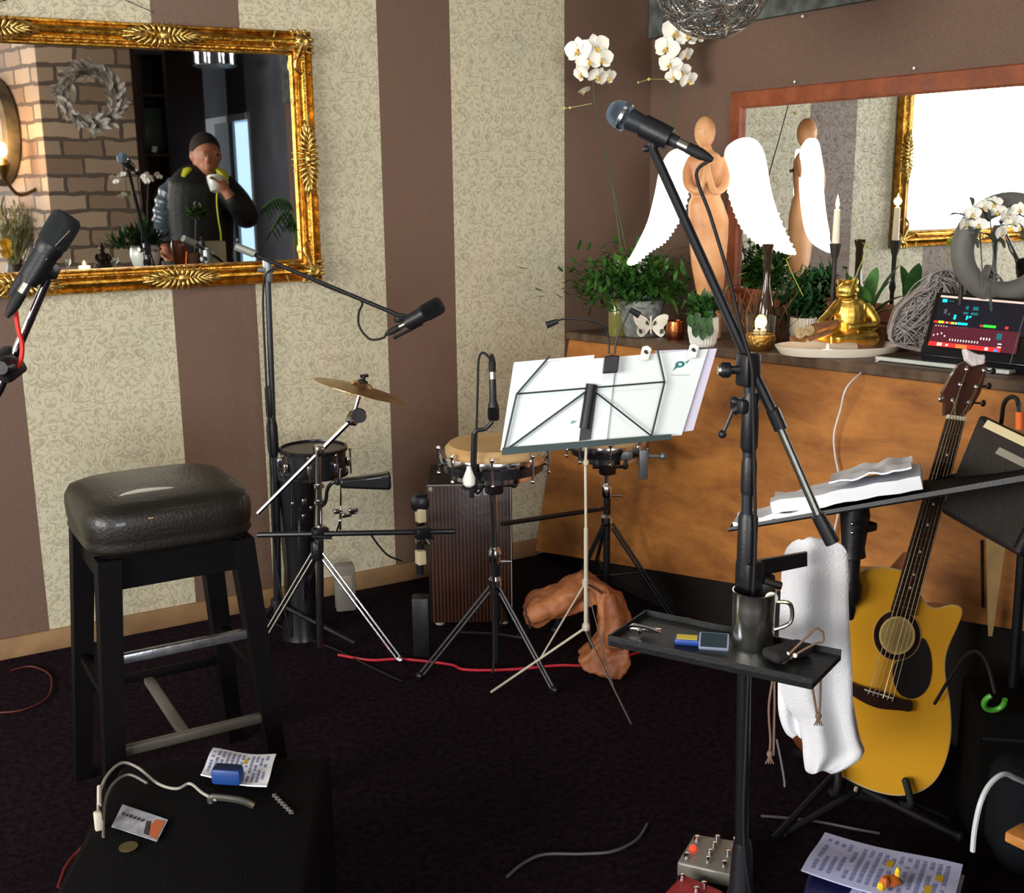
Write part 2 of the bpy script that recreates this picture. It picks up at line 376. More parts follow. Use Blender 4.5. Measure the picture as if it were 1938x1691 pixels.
# ================================================================ COUNTER
DWOOD = mat('dark_stained_plank', '65503f', .5, col2='443328', n=(16, .4), b=(40, .25))
OAK = mat('rustic_oak_panel', 'b8793a', .55, col2='7a4620', n=(4.5, .45), b=(25, .25))
def oakmat():
    M = OAK; nt = M.node_tree; N = nt.nodes; L = nt.links
    t = [n for n in N if n.type == 'TEX_NOISE'][0]; mp = N.new('ShaderNodeMapping'); mp.inputs['Scale'].default_value = (1, .45, 1.6)
    tc = [n for n in N if n.type == 'TEX_COORD'][0]; L.new(tc.outputs['Object'], mp.inputs[0]); L.new(mp.outputs[0], t.inputs['Vector']); t.inputs['Distortion'].default_value = .35; t.inputs['Detail'].default_value = 12; t.inputs['Roughness'].default_value = .68
    t.inputs['Scale'].default_value = 6
    rp = [n for n in N if n.type == 'VALTORGB'][0]; rp.color_ramp.elements[0].position = .3; rp.color_ramp.elements[1].position = .62
    e = rp.color_ramp.elements.new(.24); e.color = (*lin('4a2a14'), 1)
oakmat()
cnt = thing('counter', (0.1, -1.4, 0), 'long wooden counter with a slanting rustic oak front below the wall mirror', 'counter')
YE = -2.9
def sh(x, y, dz=0): return V((x, y, sz(y)+dz))
fx = lambda y: SA.x+(SB_.x-SA.x)*((y-SA.y)/(SB_.y-SA.y))
g = G(); n0, n1 = sh(fx(0), -.003), sh(fx(YE), YE)
g.slab([n0+V((0, 0, -.032)), n1+V((0, 0, -.032)), V((.345, YE, n1.z-.032)), V((.345, -.003, n0.z-.032))], (0, 0, .032))
b = g.build('top_board', DWOOD, cnt)
bv = b.modifiers.new('bevel', 'BEVEL'); bv.width = .005; bv.segments = 2
# panel leaning out towards the floor; its lower edge rises to the right above the plinth
pb0 = V((-.184, -.01, .02)); pb1 = hit(1938, 1195, 0, -.10); k = (YE-pb0.y)/(pb1.y-pb0.y); pb1 = pb0+(pb1-pb0)*k
t0 = sh(fx(0)+.015, -.01, -.033); t1 = sh(fx(YE)+.015, YE, -.033)
g = G(); g.slab([pb0, pb1, t1, t0], (.03, 0, 0)); g.build('front_panel', OAK, cnt)
PLN = mat('black_plinth', '17110e', .7, b=(30, .1))
g = G(); g.slab([(-.13, -.01, 0), (-.03, YE, 0), pb1+V((.035, 0, .02)), pb0+V((.035, 0, .03))], (.03, 0, 0)); g.build('plinth', PLN, cnt)
g = G()   # dark upright battens on the panel
def pan(px, py, off=.004):
    n = (pb1-pb0).cross(t0-pb0).normalized(); q = onpl(px, py, pb0, n); return q-V((off, 0, 0))
g.tube([pan(1860, 1022), pan(1862, 1150)], .004, 6); g.build('panel_gap', PLN, cnt)
# ================================================================ STOOL
LEATH = mat('black_leather', '17140f', .46, b=(140, .2), coat=.15); BWOOD = mat('black_stained_wood', '080607', .6, b=(50, .1)); nospec(BWOOD)
sc = at(295, 925, 2.66); sc.z = 0; ST = .795
stool = thing('bar_stool', sc, 'tall black leather bar stool with wooden legs and metal footrests', 'stool')
M = fr(sc, 30); LM = lambda a, b, z: M @ V((a, b, z))
g = G(M)
n = 40; vs = []; prof = [(.80, ST-.115), (.97, ST-.10), (1.0, ST-.09), (.985, ST-.08), (1.0, ST-.07), (1.01, ST-.04), (1.0, ST-.02), (.95, ST-.002), (.8, ST+.010), (.5, ST+.018), (.2, ST+.021)]
for (q, z) in prof:
    for k in range(n):
        a = 2*PI*k/n; cxx, sxx = math.cos(a), math.sin(a); e = .42
        vs.append((.192*q*math.copysign(abs(cxx)**e, cxx), .192*q*math.copysign(abs(sxx)**e, sxx), z))
fs = [(i*n+k, i*n+(k+1) % n, (i+1)*n+(k+1) % n, (i+1)*n+k) for i in range(len(prof)-1) for k in range(n)]+[list(range(n))[::-1], list(range((len(prof)-1)*n, len(prof)*n))]
g.add(vs, fs); g.build('seat', LEATH, stool, ang=60)
legs = {}
for sx in (-1, 1):
    for sy in (-1, 1):
        g = G(M); w2 = .0225
        def q(c, z, w): return [(c[0]-w, c[1]-w, z), (c[0]+w, c[1]-w, z), (c[0]+w, c[1]+w, z), (c[0]-w, c[1]+w, z)]
        g.hexa(q((sx*.20, sy*.20), 0, .02)+q((sx*.150, sy*.150), ST-.11, .026)); g.build('leg', BWOOD, stool, ang=30)
g = G(M)
for s in (-1, 1): g.box((0, s*.15, ST-.145), (.3, .022, .08)); g.box((s*.15, 0, ST-.145), (.022, .3, .08))
g.build('apron', BWOOD, stool)
def rail(z, side, m, r=.012, nm='footrest'):
    k = .20-(z/(ST-.13))*.05-.0
    g = G(M)
    a = [(-k+.02, -k, z), (k-.02, -k, z)] if side == 'f' else [(-k+.02, k, z), (k-.02, k, z)] if side == 'b' else [(-k, -k+.02, z), (-k, k-.02, z)] if side == 'l' else [(k, -k+.02, z), (k, k-.02, z)]
    d = (.0, 0, 0); c = (V(a[0])+V(a[1]))/2; L_ = (V(a[1])-V(a[0])).length
    g.box(c, (L_, .02, .022) if side in 'fb' else (.02, L_, .022), bev=.003); g.build(nm, m, stool)
FOOTM = mat('worn_metal_rail', 'a9acb2', .3, .85, b=(60, .1), n=(30, .4))
rail(.45, 'f', FOOTM); rail(.235, 'f', mat('dull_metal_rail', '77746e', .5, .6, b=(60, .1))); rail(.25, 'b', BWOOD, nm='stretcher'); rail(.34, 'l', BWOOD, nm='stretcher'); rail(.34, 'r', BWOOD, nm='stretcher')
g = G(M); g.box((-.02, 0, .237), (.024, .355, .018), bev=.002); g.build('stretcher', mat('dull_metal_rail', '77746e'), stool)
# ================================================================ MICROPHONES
def mic(name, a, d, label, L=.16, ball=.0255, hm=None, bodym=None, style='ball', group=None):
    """a: grille centre, d: direction towards the tail"""
    d = V(d).normalized(); t = thing(name, a, label, 'microphone', group)
    hm = hm or mat('dark_mic_grille', '1d1e22', .5, .7, b=(700, .8)); bodym = bodym or BLK
    if style == 'ball':
        g = G(); g.lathe([(.0, -ball), (ball*.55, -ball*.86), (ball*.86, -ball*.5), (ball, 0), (ball*.93, ball*.45), (ball*.8, ball*.75)], a, 24, d); g.build('grille', hm, t, ang=80)
        g = G(); g.lathe([(ball*.97, -ball*.02+.004), (ball*1.04, .006), (ball*1.04, .012), (ball*.97, .014)], a, 24, d); g.build('grille_band', mat('pale_band', 'b9c4cf', .25, 1, b=(60, .02)), t)
        g = G(); g.lathe([(ball*.8, ball*.72), (ball*.78, ball*.9), (.0165, ball+.028), (.014, ball+.05), (.0115, L-.01), (.0112, L), (0, L)], a, 24, d); g.build('body', bodym, t)
    else:
        g = G(); g.lathe([(0, -ball*1.02), (ball*.7, -ball*.98), (ball*.93, -ball*.75), (ball, -ball*.3), (ball*.98, ball*1.1), (ball*.9, ball*1.3)], a, 24, d); g.build('grille', hm, t, ang=60)
        g = G(); g.lathe([(ball*.9, ball*1.28), (ball*.92, ball*1.6), (ball*.62, ball*2.6), (ball*.6, L), (0, L)], a, 24, d); g.build('body', bodym, t)
    g = G(); g.lathe([(.0095, L), (.0095, L+.022), (.0, L+.022)], a, 16, d); g.build('connector', STEEL, t)
    g = G(); g.lathe([(.0100, L+.02), (.0105, L+.045), (.0075, L+.06), (.004, L+.07), (0, L+.07)], a, 16, d); g.build('plug', RUB, t)
    return t, V(a)+d*(L+.068)
def clip(g, p, d, r=.0155, l=.05):
    d = V(d).normalized(); p = V(p)
    g.lathe([(r, -l*.5), (r+.004, -l*.5), (r+.003, l*.5), (r-.001, l*.5)], p, 14, d)
# ---------------- foreground microphone stand
Tm = 2.05
p0 = at(1402, 1691, Tm); pb = V((p0.x, p0.y, 0)); jn = at(1416, 700, Tm)
st1 = thing('microphone_stand', pb, 'tall black boom microphone stand in the foreground with orange tape on its tube', 'microphone stand')
pol = lambda px, py, t=Tm: at(px, py, t)
g = G(); g.tube([pb+V((0, 0, .10)), pol(1404, 1560), pol(1408, 1290), pol(1411, 1075)], .0135, 12); g.build('lower_tube', DMET, st1)
g = G(); g.lathe([(.0175, 0), (.0185, .03), (.0185, .11), (.015, .12)], pol(1412, 1088), 14); g.build('height_clutch', BLK, st1)
g = G(); g.tube([pol(1411, 1090), pol(1415, 900), pol(1419, 760), pol(1416, 690)], .0105, 12); g.build('upper_tube', GREYM, st1)
g = G(); g.lathe([(.0165, 0), (.0165, .017)], pol(1414, 1055), 14); g.build('orange_tape', mat('orange_tape', 'ff7a1c', .5, b=(50, .05)), st1)
g = G(); g.lathe([(.013, -.03), (.0145, -.02), (.0145, .03), (.012, .04)], pol(1417, 905), 12); g.lathe([(.012, -.02), (.016, -.01), (.016, .08), (.013, .09)], pol(1418, 835), 12); g.build('tube_sleeve', BLK, st1)
g = G(); hub = pb+V((0, 0, .1)); g.lathe([(.017, .12), (.02, .10), (.024, .02), (.03, -.01), (.018, -.03), (0, -.03)], hub, 16); g.build('tripod_hub', BLK, st1)
g = G(); g.lathe([(.125, 0), (.13, .006), (.125, .014), (.06, .024), (.022, .03), (.018, .10), (0, .10)], pb, 36); g.build('round_base', DMET, st1)
ba, bb, bc = at(1232, 275, 2.15), at(1470, 795, 2.03), at(1548, 975, 1.98)
bend = at(1576, 1028, 1.97)
g = G(); g.tube([ba, at(1424, 700, 2.05), bb], [.0085, .0095], 10); g.build('boom', DMET, st1)
g = G(); g.tube([at(1424, 700, 2.05), bb, bc], .0075, 10); g.build('boom_tail', mat('grey_steel_tube', '6b6b66', .3, .9, b=(60, .03)), st1)
g = G(); g.tube([bc, bend], [.0125, .0135], 14); g.build('counterweight', BLK, st1)
g = G(); g.tube([at(1462, 775, 2.03), at(1478, 812, 2.03)], .0125, 12); g.build('boom_sleeve', BLK, st1)
g = G(); g.box(jn+V((0, 0, .0)), (.034, .034, .06), bev=.006); g.tube([jn-RV*.04, jn+RV*.02], .008, 10); g.lathe([(.013, 0), (.0145, .004), (.0145, .014), (.011, .018), (0, .018)], jn-RV*.032-HD*.0, 14, -RV); g.build('boom_clutch', BLK, st1)
g = G(); g.lathe([(.011, 0), (.009, .004), (0, .004)], jn-RV*.05, 12, -RV); g.build('clutch_knob_cap', STEEL, st1)
j2 = pol(1409, 768)
g = G(); g.box(j2, (.036, .03, .026), bev=.005); g.tube([j2-RV*.005, pol(1386, 778)], .010, 10); g.tube([pol(1388, 775), pol(1368, 822)], .0035, 8); g.ball(pol(1367, 822), .008, 10); g.ball(pol(1390, 760), .009, 10); g.build('t_bar_handle', BLK, st1)
# microphone
ma = at(1174, 217, 2.17); md = at(1290, 274, 2.13)-ma
m1, tail1 = mic('vocal_microphone', ma, md, 'vocal microphone with a pale blue mesh ball head on the tall foreground stand', L=.118, hm=mat('blue_grey_grille', '7f93a8', .35, .85, b=(900, 1)), bodym=mat('dark_blue_black_body', '23272e', .4, .2, b=(80, .05)))
g = G(); cp = ma+V(md).normalized()*.075; clip(g, cp, md, .0175, .055); g.tube([cp-V((0, 0, .018)), ba], .0075, 8); g.box((cp-V((0, 0, .02))+ba)/2, (.014, .014, .03), bev=.003); g.ball(at(1222, 282, 2.15), .007, 8); g.build('mic_clip', BLK, st1)
g = G(); cpts = [tail1, at(1318, 330, 2.12), at(1345, 410, 2.1), at(1378, 520, 2.07), at(1402, 620, 2.04), at(1422, 690, 2.02), at(1425, 760, 2.02), at(1428, 900, 2.02), at(1429, 1040, 2.02), at(1420, 1200, 2.025), at(1412, 1400, 2.03), at(1408, 1600, 2.03), pb+V((.02, -.03, .02))]
tag(g.tube(crv(cpts, 6), .0033, 7).build('microphone_cable', RUB), 'thin black cable running down the foreground microphone stand', 'cable')
# ---------------- stand beside the gilded mirror (middle)
T2 = 3.62; q0 = at(524, 1140, T2); q0 = V((q0.x, q0.y, 0)); q1 = at(506, 505, T2)
st2 = thing('microphone_stand', q0, 'slim black boom microphone stand between the bar stool and the cymbal', 'microphone stand')
g = G(); g.tube([q0+V((0, 0, .08)), at(522, 940, T2)], .0135, 12); g.build('lower_tube', DMET, st2)
g = G(); g.tube([at(522, 945, T2), q1], .0095, 12); g.build('upper_tube', GREYM, st2)
g = G(); g.lathe([(.012, 0), (.018, .02), (.018, .1), (.012, .13)], at(518, 865, T2), 12); g.lathe([(.011, 0), (.014, .01), (.014, .09), (.011, .1)], at(512, 790, T2), 12); g.build('height_clutch', BLK, st2)
g = G(); g.box(q1-V((0, 0, .01)), (.02, .045, .075), bev=.008); g.tube([q1+RV*-.03-V((0, 0, .01)), q1+RV*.02-V((0, 0, .01))], .008, 10); g.build('boom_clutch', mat('grey_clutch', '6b7072', .4, .5, b=(50, .05)), st2)
b1, b2 = at(445, 466, T2-.02), at(757, 598, 3.45)
g = G(); g.tube([at(474, 479, T2), b2], .0065, 10); g.build('boom', DMET, st2)
g = G(); g.tube([b1, at(482, 481, T2-.01)], .0125, 12); g.build('counterweight', mat('grey_end_cap', '8b8c88', .4, .3, b=(40, .05)), st2)
g = G()
for a in (80, 200, 320):
    v = V((math.cos(math.radians(a)), math.sin(math.radians(a)), 0)); 
    gg = G(); gg.tube([q0+v*.015+V((0, 0, .13)), q0+v*.26+V((0, 0, .012))], .008, 8); gg.build('leg', DMET, st2)
g.lathe([(.02, 0), (.024, .03), (.02, .07)], q0+V((0, 0, .08)), 12); g.build('tripod_hub', BLK, st2)
a2 = at(822, 583, 3.44); d2 = at(762, 616, 3.45)-a2
m2, tail2 = mic('instrument_microphone', a2, d2, 'dark microphone pointing right from the slim stand near the gilded mirror', L=.10, ball=.027, style='can')
g = G(); cc2 = a2+V(d2).normalized()*.07; clip(g, cc2, d2, .02, .05); g.tube([cc2, b2], .009, 8); g.box(at(762, 604, 3.45), (.05, .03, .02), bev=.004); g.tube([at(745, 640, 3.45), at(800, 612, 3.45)], .006, 6); g.build('mic_clip', BLK, st2)
g = G(); tag(g.tube(crv([tail2, at(725, 640, 3.45), at(700, 642, 3.47), at(680, 618, 3.48), at(679, 592, 3.49), at(684, 570, 3.5), at(640, 552, 3.53), at(600, 535, 3.55), at(545, 508, 3.58), at(508, 515, 3.6), at(498, 560, 3.62), at(503, 700, 3.6), at(511, 860, 3.6), at(520, 1050, 3.6), q0+V((.03, -.03, .02))], 7), .0036, 7).build('microphone_cable', RUB), 'black cable looping from the boom of the slim stand beside the gilded mirror', 'cable')
# ---------------- stand at the left edge
T3 = 2.1
l0 = at(-260, 900, T3); l0.z = 0; ptop = at(-255, 1180, T3)
st3 = thing('microphone_stand', l0, 'chrome boom of a microphone stand rising at the left edge of the picture', 'microphone stand')
g = G(); g.tube([l0+V((0, 0, .1)), ptop], .012, 12); g.build('pole', DMET, st3)
g = G(); g.tube([ptop, at(0, 735, T3), at(90, 528, T3)], .0085, 12); g.build('boom', CHR, st3)
g = G(); g.box(at(14, 690, T3), (.05, .035, .055), rot=(0, -25, 30), bev=.008); g.lathe([(.018, 0), (.018, .03), (.012, .04), (0, .04)], at(20, 690, T3-.02), 12, -HD); g.build('boom_clutch', BLK, st3)
for a in (120, 180, 240):
    gg = G(); v = V((math.cos(math.radians(a)), math.sin(math.radians(a)), 0)); gg.tube([l0+v*.015+V((0, 0, .14)), l0+v*.3+V((0, 0, .012))], .008, 8); gg.build('leg', DMET, st3)
a3 = at(116, 432, T3); d3 = at(62, 520, T3-.02)-a3
m3, tail3 = mic('condenser_microphone', a3, d3, 'dark grey microphone with a red cable at the left edge', L=.115, ball=.0275, style='can', hm=mat('charcoal_mesh', '2c3133', .55, .5, b=(600, .8)))
g = G(); c3 = a3+V(d3).normalized()*.08; clip(g, c3, d3, .019, .05); g.tube([c3, at(88, 528, T3)], .009, 8); g.box(at(92, 510, T3), (.03, .03, .03), rot=(0, 30, 30), bev=.006); g.build('mic_clip', BLK, st3)
g = G(); g.tube([at(133, 437, T3-.03), at(106, 466, T3-.03)], .0018, 6); g.tube([at(90, 490, T3-.03), at(72, 515, T3-.03)], .0018, 6); g.build('trim_strip', CHR, m3)
g = G(); g.lathe([(.0115, 0), (.0115, .02), (.008, .045), (0, .045)], at(48, 522, T3-.02), 12, at(32, 545, T3-.02)-at(48, 522, T3-.02)); g.build('angled_plug', RUB, m3)
REDC = mat('red_cable', 'c8281f', .45, b=(80, .05))
g = G(); tag(g.tube(crv([at(32, 543, T3-.02), at(29, 575, T3-.02), at(34, 620, T3-.03), at(42, 655, T3-.03), at(36, 690, T3-.03), at(10, 715, T3), at(-30, 740, T3), at(-120, 900, T3+.02), at(-230, 1150, T3+.02), l0+V((.03, .02, .02))], 7), .0042, 8).build('microphone_cable', REDC), 'bright red cable hanging from the microphone at the left edge', 'cable')
# ================================================================ CYMBAL STAND AND DRUMS ON THE LEFT
def lug(g, c, out, h=.05):
    c = V(c); out = V(out).normalized(); g.box(c+out*.006, (.014, .014, h*.6), bev=.003); g.tube([c+out*.012-UZ*h*.8, c+out*.012+UZ*h*.8], .0028, 6); g.ball(c+out*.012+UZ*h*.8, .005, 6)
Tc = 3.48
cb = at(603, 1180, Tc); cb.z = 0
cst = thing('cymbal_stand', cb, 'chrome tripod cymbal stand with long boom rod beside the bar stool', 'stand')
P3 = lambda x, y, t=Tc: at(x, y, t)
g = G(); g.tube([cb+V((0, 0, .04)), P3(605, 1020)], .0125, 12); g.tube([P3(605, 1030), P3(602, 850)], .0095, 12)
for y in (925, 955, 1005): g.lathe([(.012, 0), (.016, .003), (.016, .012), (.012, .015)], P3(604, y), 12)
g.build('tube', CHR, cst)
hubp = P3(600, 1048)
for fx_, fy in ((483, 1236), (757, 1250)):
    f = fl(fx_, fy, .01); g = G()
    for o in (-.012, .012):
        v = (f-hubp); s = v.cross(UZ).normalized()*0+UZ*o; g.tube([hubp+s+V((0, 0, .015)), f+s], .0042, 6)
    g.ball(f, .013, 8); g.build('leg', CHR, cst)
f = V((cb.x+.02, cb.y+.27, .01)); f.y = min(f.y, -.08); g = G()
for o in (-.012, .012): g.tube([hubp+UZ*(o+.015), f+UZ*o], .0042, 6)
g.ball(f, .013, 8); g.build('leg', CHR, cst)
g = G(); g.lathe([(.016, -.02), (.019, -.01), (.019, .03), (.014, .04)], hubp, 12); g.build('tripod_hub', DMET, cst)
g = G(); r0, r1 = P3(488, 972), P3(668, 792); g.tube([r0, r1], .0065, 10); g.tube([P3(600, 860), r1], .0085, 10); g.build('boom_rod', CHR, cst)
g = G(); g.tube([r1-(P3(683, 745)-r1)*.1, P3(686, 728)], .006, 10); g.build('tilter_rod', CHR, cst)
g = G(); g.lathe([(.0, -.006), (.022, -.006), (.024, 0), (.022, .006), (0, .006)], P3(679, 787, Tc-.015), 20, -HD); g.box(r1, (.03, .03, .04), rot=(0, 45, 30), bev=.005); g.build('tilter_clamp', CHR, cst)
g = G(); g.box(P3(604, 853), (.03, .035, .035), bev=.006); g.build('boom_clamp', CHR, cst)
BRASS = mat('cymbal_bronze', 'c7a172', .32, 1, col2='a17c4c', n=(20, .3), b=(90, .12))
cc = P3(684, 733); nrm = (UZ*1+RV*.29+HD*.10).normalized()
cym = thing('cymbal', cc, 'thin bronze cymbal tilted on the chrome boom rod', 'cymbal')
g = G(); R_ = .142
g.lathe([(.004, .014), (.012, .017), (.028, .012), (.036, .004), (R_*.7, -.003), (R_, -.010), (R_, -.0115), (R_*.7, -.0045), (.036, .0025), (.026, .010), (.004, .0125)], cc, 48, nrm); g.build('plate', BRASS, cym, ang=25)
g = G(); g.lathe([(.017, -.008), (.017, -.001), (.005, .0)], cc, 14, nrm); g.lathe([(.016, .014), (.016, .020), (.006, .024), (.006, .034), (0, .034)], cc, 14, nrm); g.box(cc+nrm*.035, (.028, .005, .01), bev=.002); g.build('felt_and_wing_nut', RUB, cym)
# shallow black drum
dcn = P3(594, 875, 3.62)
BLKD = mat('black_drum_shell', '17171a', .3, coat=.5, b=(30, .03))
sd = thing('snare_drum', dcn, 'shallow black snare drum with chrome lugs behind the cymbal stand', 'drum')
r = .105
g = G(); g.lathe([(r*.98, -.035), (r*.98, .04)], dcn, 40); g.build('shell', BLKD, sd)
g = G(); g.lathe([(r*.97, .040), (r*1.04, .040), (r*1.04, .050), (r*.97, .052), (r*.96, .046), (0, .046)], dcn, 40); g.build('top_hoop', mat('dark_hoop', '2a2a2c', .3, .8, b=(60, .03)), sd)
g = G(); g.lathe([(r*.97, -.040), (r*1.04, -.040), (r*1.04, -.030), (r*.97, -.028)], dcn, 40); g.build('bottom_hoop', DMET, sd)
for k in range(8):
    g = G(); a = 2*PI*k/8+.3; o = V((math.cos(a), math.sin(a), 0)); lug(g, dcn+o*r, o, .05); g.build('lug', CHR, sd)
# percussion column behind
hb = P3(572, 1160, 3.68); hb.z = 0
hd_ = thing('hand_drum', hb, 'tall black hand drum standing below the snare drum against the pale wallpaper', 'drum')
g = G(); zt = P3(572, 885, 3.68).z
g.lathe([(.075, .0), (.07, .02), (.06, .1), (.052, .24), (.056, .34), (.068, zt-.08), (.07, zt-.005)], hb, 28); g.build('shell', BLKD, hd_)
g = G(); g.lathe([(.072, zt-.03), (.075, zt-.02), (.075, zt), (.066, zt+.004), (0, zt+.004)], hb, 28); g.build('head', mat('dark_drum_head', '26262b', .5, b=(40, .1)), hd_)
g = G()
for x, a, b in ((552, 905, 1000), (591, 868, 905)): g.tube([P3(x, a, 3.60), P3(x+1, b, 3.60)], .0035, 6)
g.tube([P3(552, 905, 3.6), P3(592, 905, 3.6)], .0035, 6); g.ball(P3(552, 903, 3.6), .006, 8); g.build('tuning_rod', CHR, hd_)
g = G()
for x, y, s in ((575, 950, 9), (588, 962, 6), (574, 978, 7), (553, 954, 6)): g.box(P3(x, y, 3.60), (s*.0016, .012, s*.0024), bev=.003)
g.build('bracket', CHR, hd_)
# cowbell block on a rod
cw = P3(690, 913, 3.45)
cow = thing('cowbell', cw, 'long black tapered cowbell pointing right beside the cymbal stand', 'percussion')
g = G(fr(cw, 10)); A = [(-.075, -.013, -.014), (-.075, .013, -.014), (-.075, .013, .014), (-.075, -.013, .014)]; B_ = [(.08, -.024, -.026), (.08, .024, -.026), (.08, .024, .028), (.08, -.024, .028)]
g.hexa([A[0], A[1], A[2], A[3], B_[0], B_[1], B_[2], B_[3]]); o = g.build('body', BLKD, cow); m_ = o.modifiers.new('bevel', 'BEVEL'); m_.width = .009; m_.segments = 3
g = G(); g.tube(crv([P3(648, 913, 3.45), P3(632, 913, 3.45), P3(620, 925, 3.46), P3(616, 950, 3.47), P3(606, 960, 3.48)], 4), .006, 8); g.box(P3(640, 912, 3.45), (.02, .02, .02), bev=.003); g.build('mount', DMET, cow)
g = G(); g.tube([P3(645, 888, 3.44), P3(644, 1003, 3.46)], .004, 8); g.tube([P3(643, 985, 3.45), P3(636, 1006, 3.45)], .005, 8)
for x, y in ((640, 968), (655, 975), (668, 966)): g.box(P3(x, y, 3.44), (.03, .016, .014), bev=.003)
g.tube([P3(655, 975, 3.44), P3(676, 970, 3.44)], .004, 6); g.build('clamp_rod', CHR, cow)
# rack bars
rk = thing('percussion_rack', P3(850, 1010, 3.42), 'horizontal black rack bar joining the cymbal stand to the drums', 'rack')
g = G(); g.tube([P3(488, 1013, 3.5), P3(862, 1006, 3.4)], .0085, 10); g.build('bar', DMET, rk)
for x in (606, 800):
    g = G(); g.box(P3(x, 1009, 3.47 if x < 700 else 3.41), (.05, .035, .035), bev=.006); g.tube([P3(x-14, 1016, 3.44), P3(x+22, 1018, 3.44)], .006, 8); g.build('clamp', DMET, rk)
g = G(); g.tube(crv([P3(702, 1012, 3.45), P3(716, 1032, 3.5), P3(735, 1052, 3.55), P3(760, 1062, 3.6)], 5), .003, 6); tag(g.build('rack_cable', RUB), 'thin dark cable drooping below the rack bar in front of the pale wallpaper', 'cable')
sb = thing('socket_box', fl(674, 1160), 'small grey box lying by the baseboard behind the right leg of the cymbal stand', 'box')
g = G(fr(V((-1.07, -.17, 0)), 15)); g.box((0, 0, .085), (.07, .05, .17), bev=.006); g.build('body', mat('pale_grey_box', '8a857b', .6, b=(40, .05)), sb)
g = G(fr(V((-1.07, -.17, 0)), 15)); g.box((0, -.027, .11), (.045, .006, .05), bev=.002); g.build('face_plate', mat('cream_plate', 'b3a98f', .5, b=(40, .05)), sb)
# stack with cream blocks left of cajon
kb = P3(797, 1165, 3.5); kb.z = 0
kst = thing('pedal_stand', kb, 'narrow black stand with two cream wooden blocks beside the striped cajon', 'stand')
g = G(fr(kb)); g.box((0, 0, .10), (.055, .055, .2), bev=.006); g.build('base', BLK, kst)
z1 = P3(797, 1075, 3.5).z
g = G(); g.tube([V((kb.x, kb.y, z1-.02)), P3(796, 945, 3.5)], .012, 10); g.build('column', DMET, kst)
for y in (975, 1055): g = G(); g.box(P3(796, y, 3.485), (.027, .03, .045), bev=.003); g.build('cream_block', mat('cream_block', 'cfc09c', .6, b=(40, .1)), kst)
g = G(); g.lathe([(.02, -.014), (.03, -.006), (.03, .01), (.018, .018), (0, .02)], P3(795, 952, 3.49), 16, -HD); g.lathe([(.018, 0), (.02, .008), (.0, .014)], P3(798, 940, 3.47), 12); g.build('knob', BLK, kst)
g = G(); g.box(P3(798, 1022, 3.48), (.035, .03, .03), bev=.006); g.tube([P3(798, 1012, 3.46), P3(812, 1030, 3.46)], .005, 8); g.build('metal_joint', CHR, kst)
# ================================================================ CAJON
cj = fl(893, 1186); caj = thing('cajon', cj, 'dark wooden cajon with a vertically striped front', 'drum')
ZEB = mat('zebra_wood', '4a281a', .4, coat=.2, col2='150a07', n=(14, .3), b=(60, .08), wave=('X', 26, 1.2, 2))
def zebmap():
    nt = ZEB.node_tree; wv = [n for n in nt.nodes if n.type == 'TEX_WAVE'][0]; tc = [n for n in nt.nodes if n.type == 'TEX_COORD'][0]
    mp = nt.nodes.new('ShaderNodeMapping'); mp.inputs['Rotation'].default_value = (0, 0, -HEAD); mp.inputs['Scale'].default_value = (1, 1, .05); nt.links.new(tc.outputs['Object'], mp.inputs[0]); nt.links.new(mp.outputs[0], wv.inputs['Vector'])
    mp.vector_type = 'POINT'; mp.inputs['Rotation'].default_value = (0, 0, HEAD)
zebmap()
g = G(fr(cj, 1)); g.box((0, .14, .26), (.285, .28, .49), bev=.006); g.build('body', mat('black_cajon_side', '140c0b', .4, b=(60, .05)), caj)
g = G(fr(cj, 1)); g.box((0, -.005, .26), (.275, .008, .485), bev=.003); g.build('front_board', ZEB, caj)
g = G(fr(cj, 1)); g.tube([(-.14, -.008, .503), (.14, -.008, .503)], .0022, 6); g.tube([(.138, -.008, .02), (.138, -.008, .5)], .0018, 6); g.build('edge_line', mat('pale_edge', '9c938c', .5, b=(40, .05)), caj)
for sx in (-.11, .11):
    for y in (.03, .25):
        g = G(fr(cj, 1)); g.lathe([(.016, 0), (.018, .015), (0, .015)], (sx, y, 0), 12); g.build('foot', mat('pale_foot', '9c938c', .5) if y < .1 else RUB, caj)
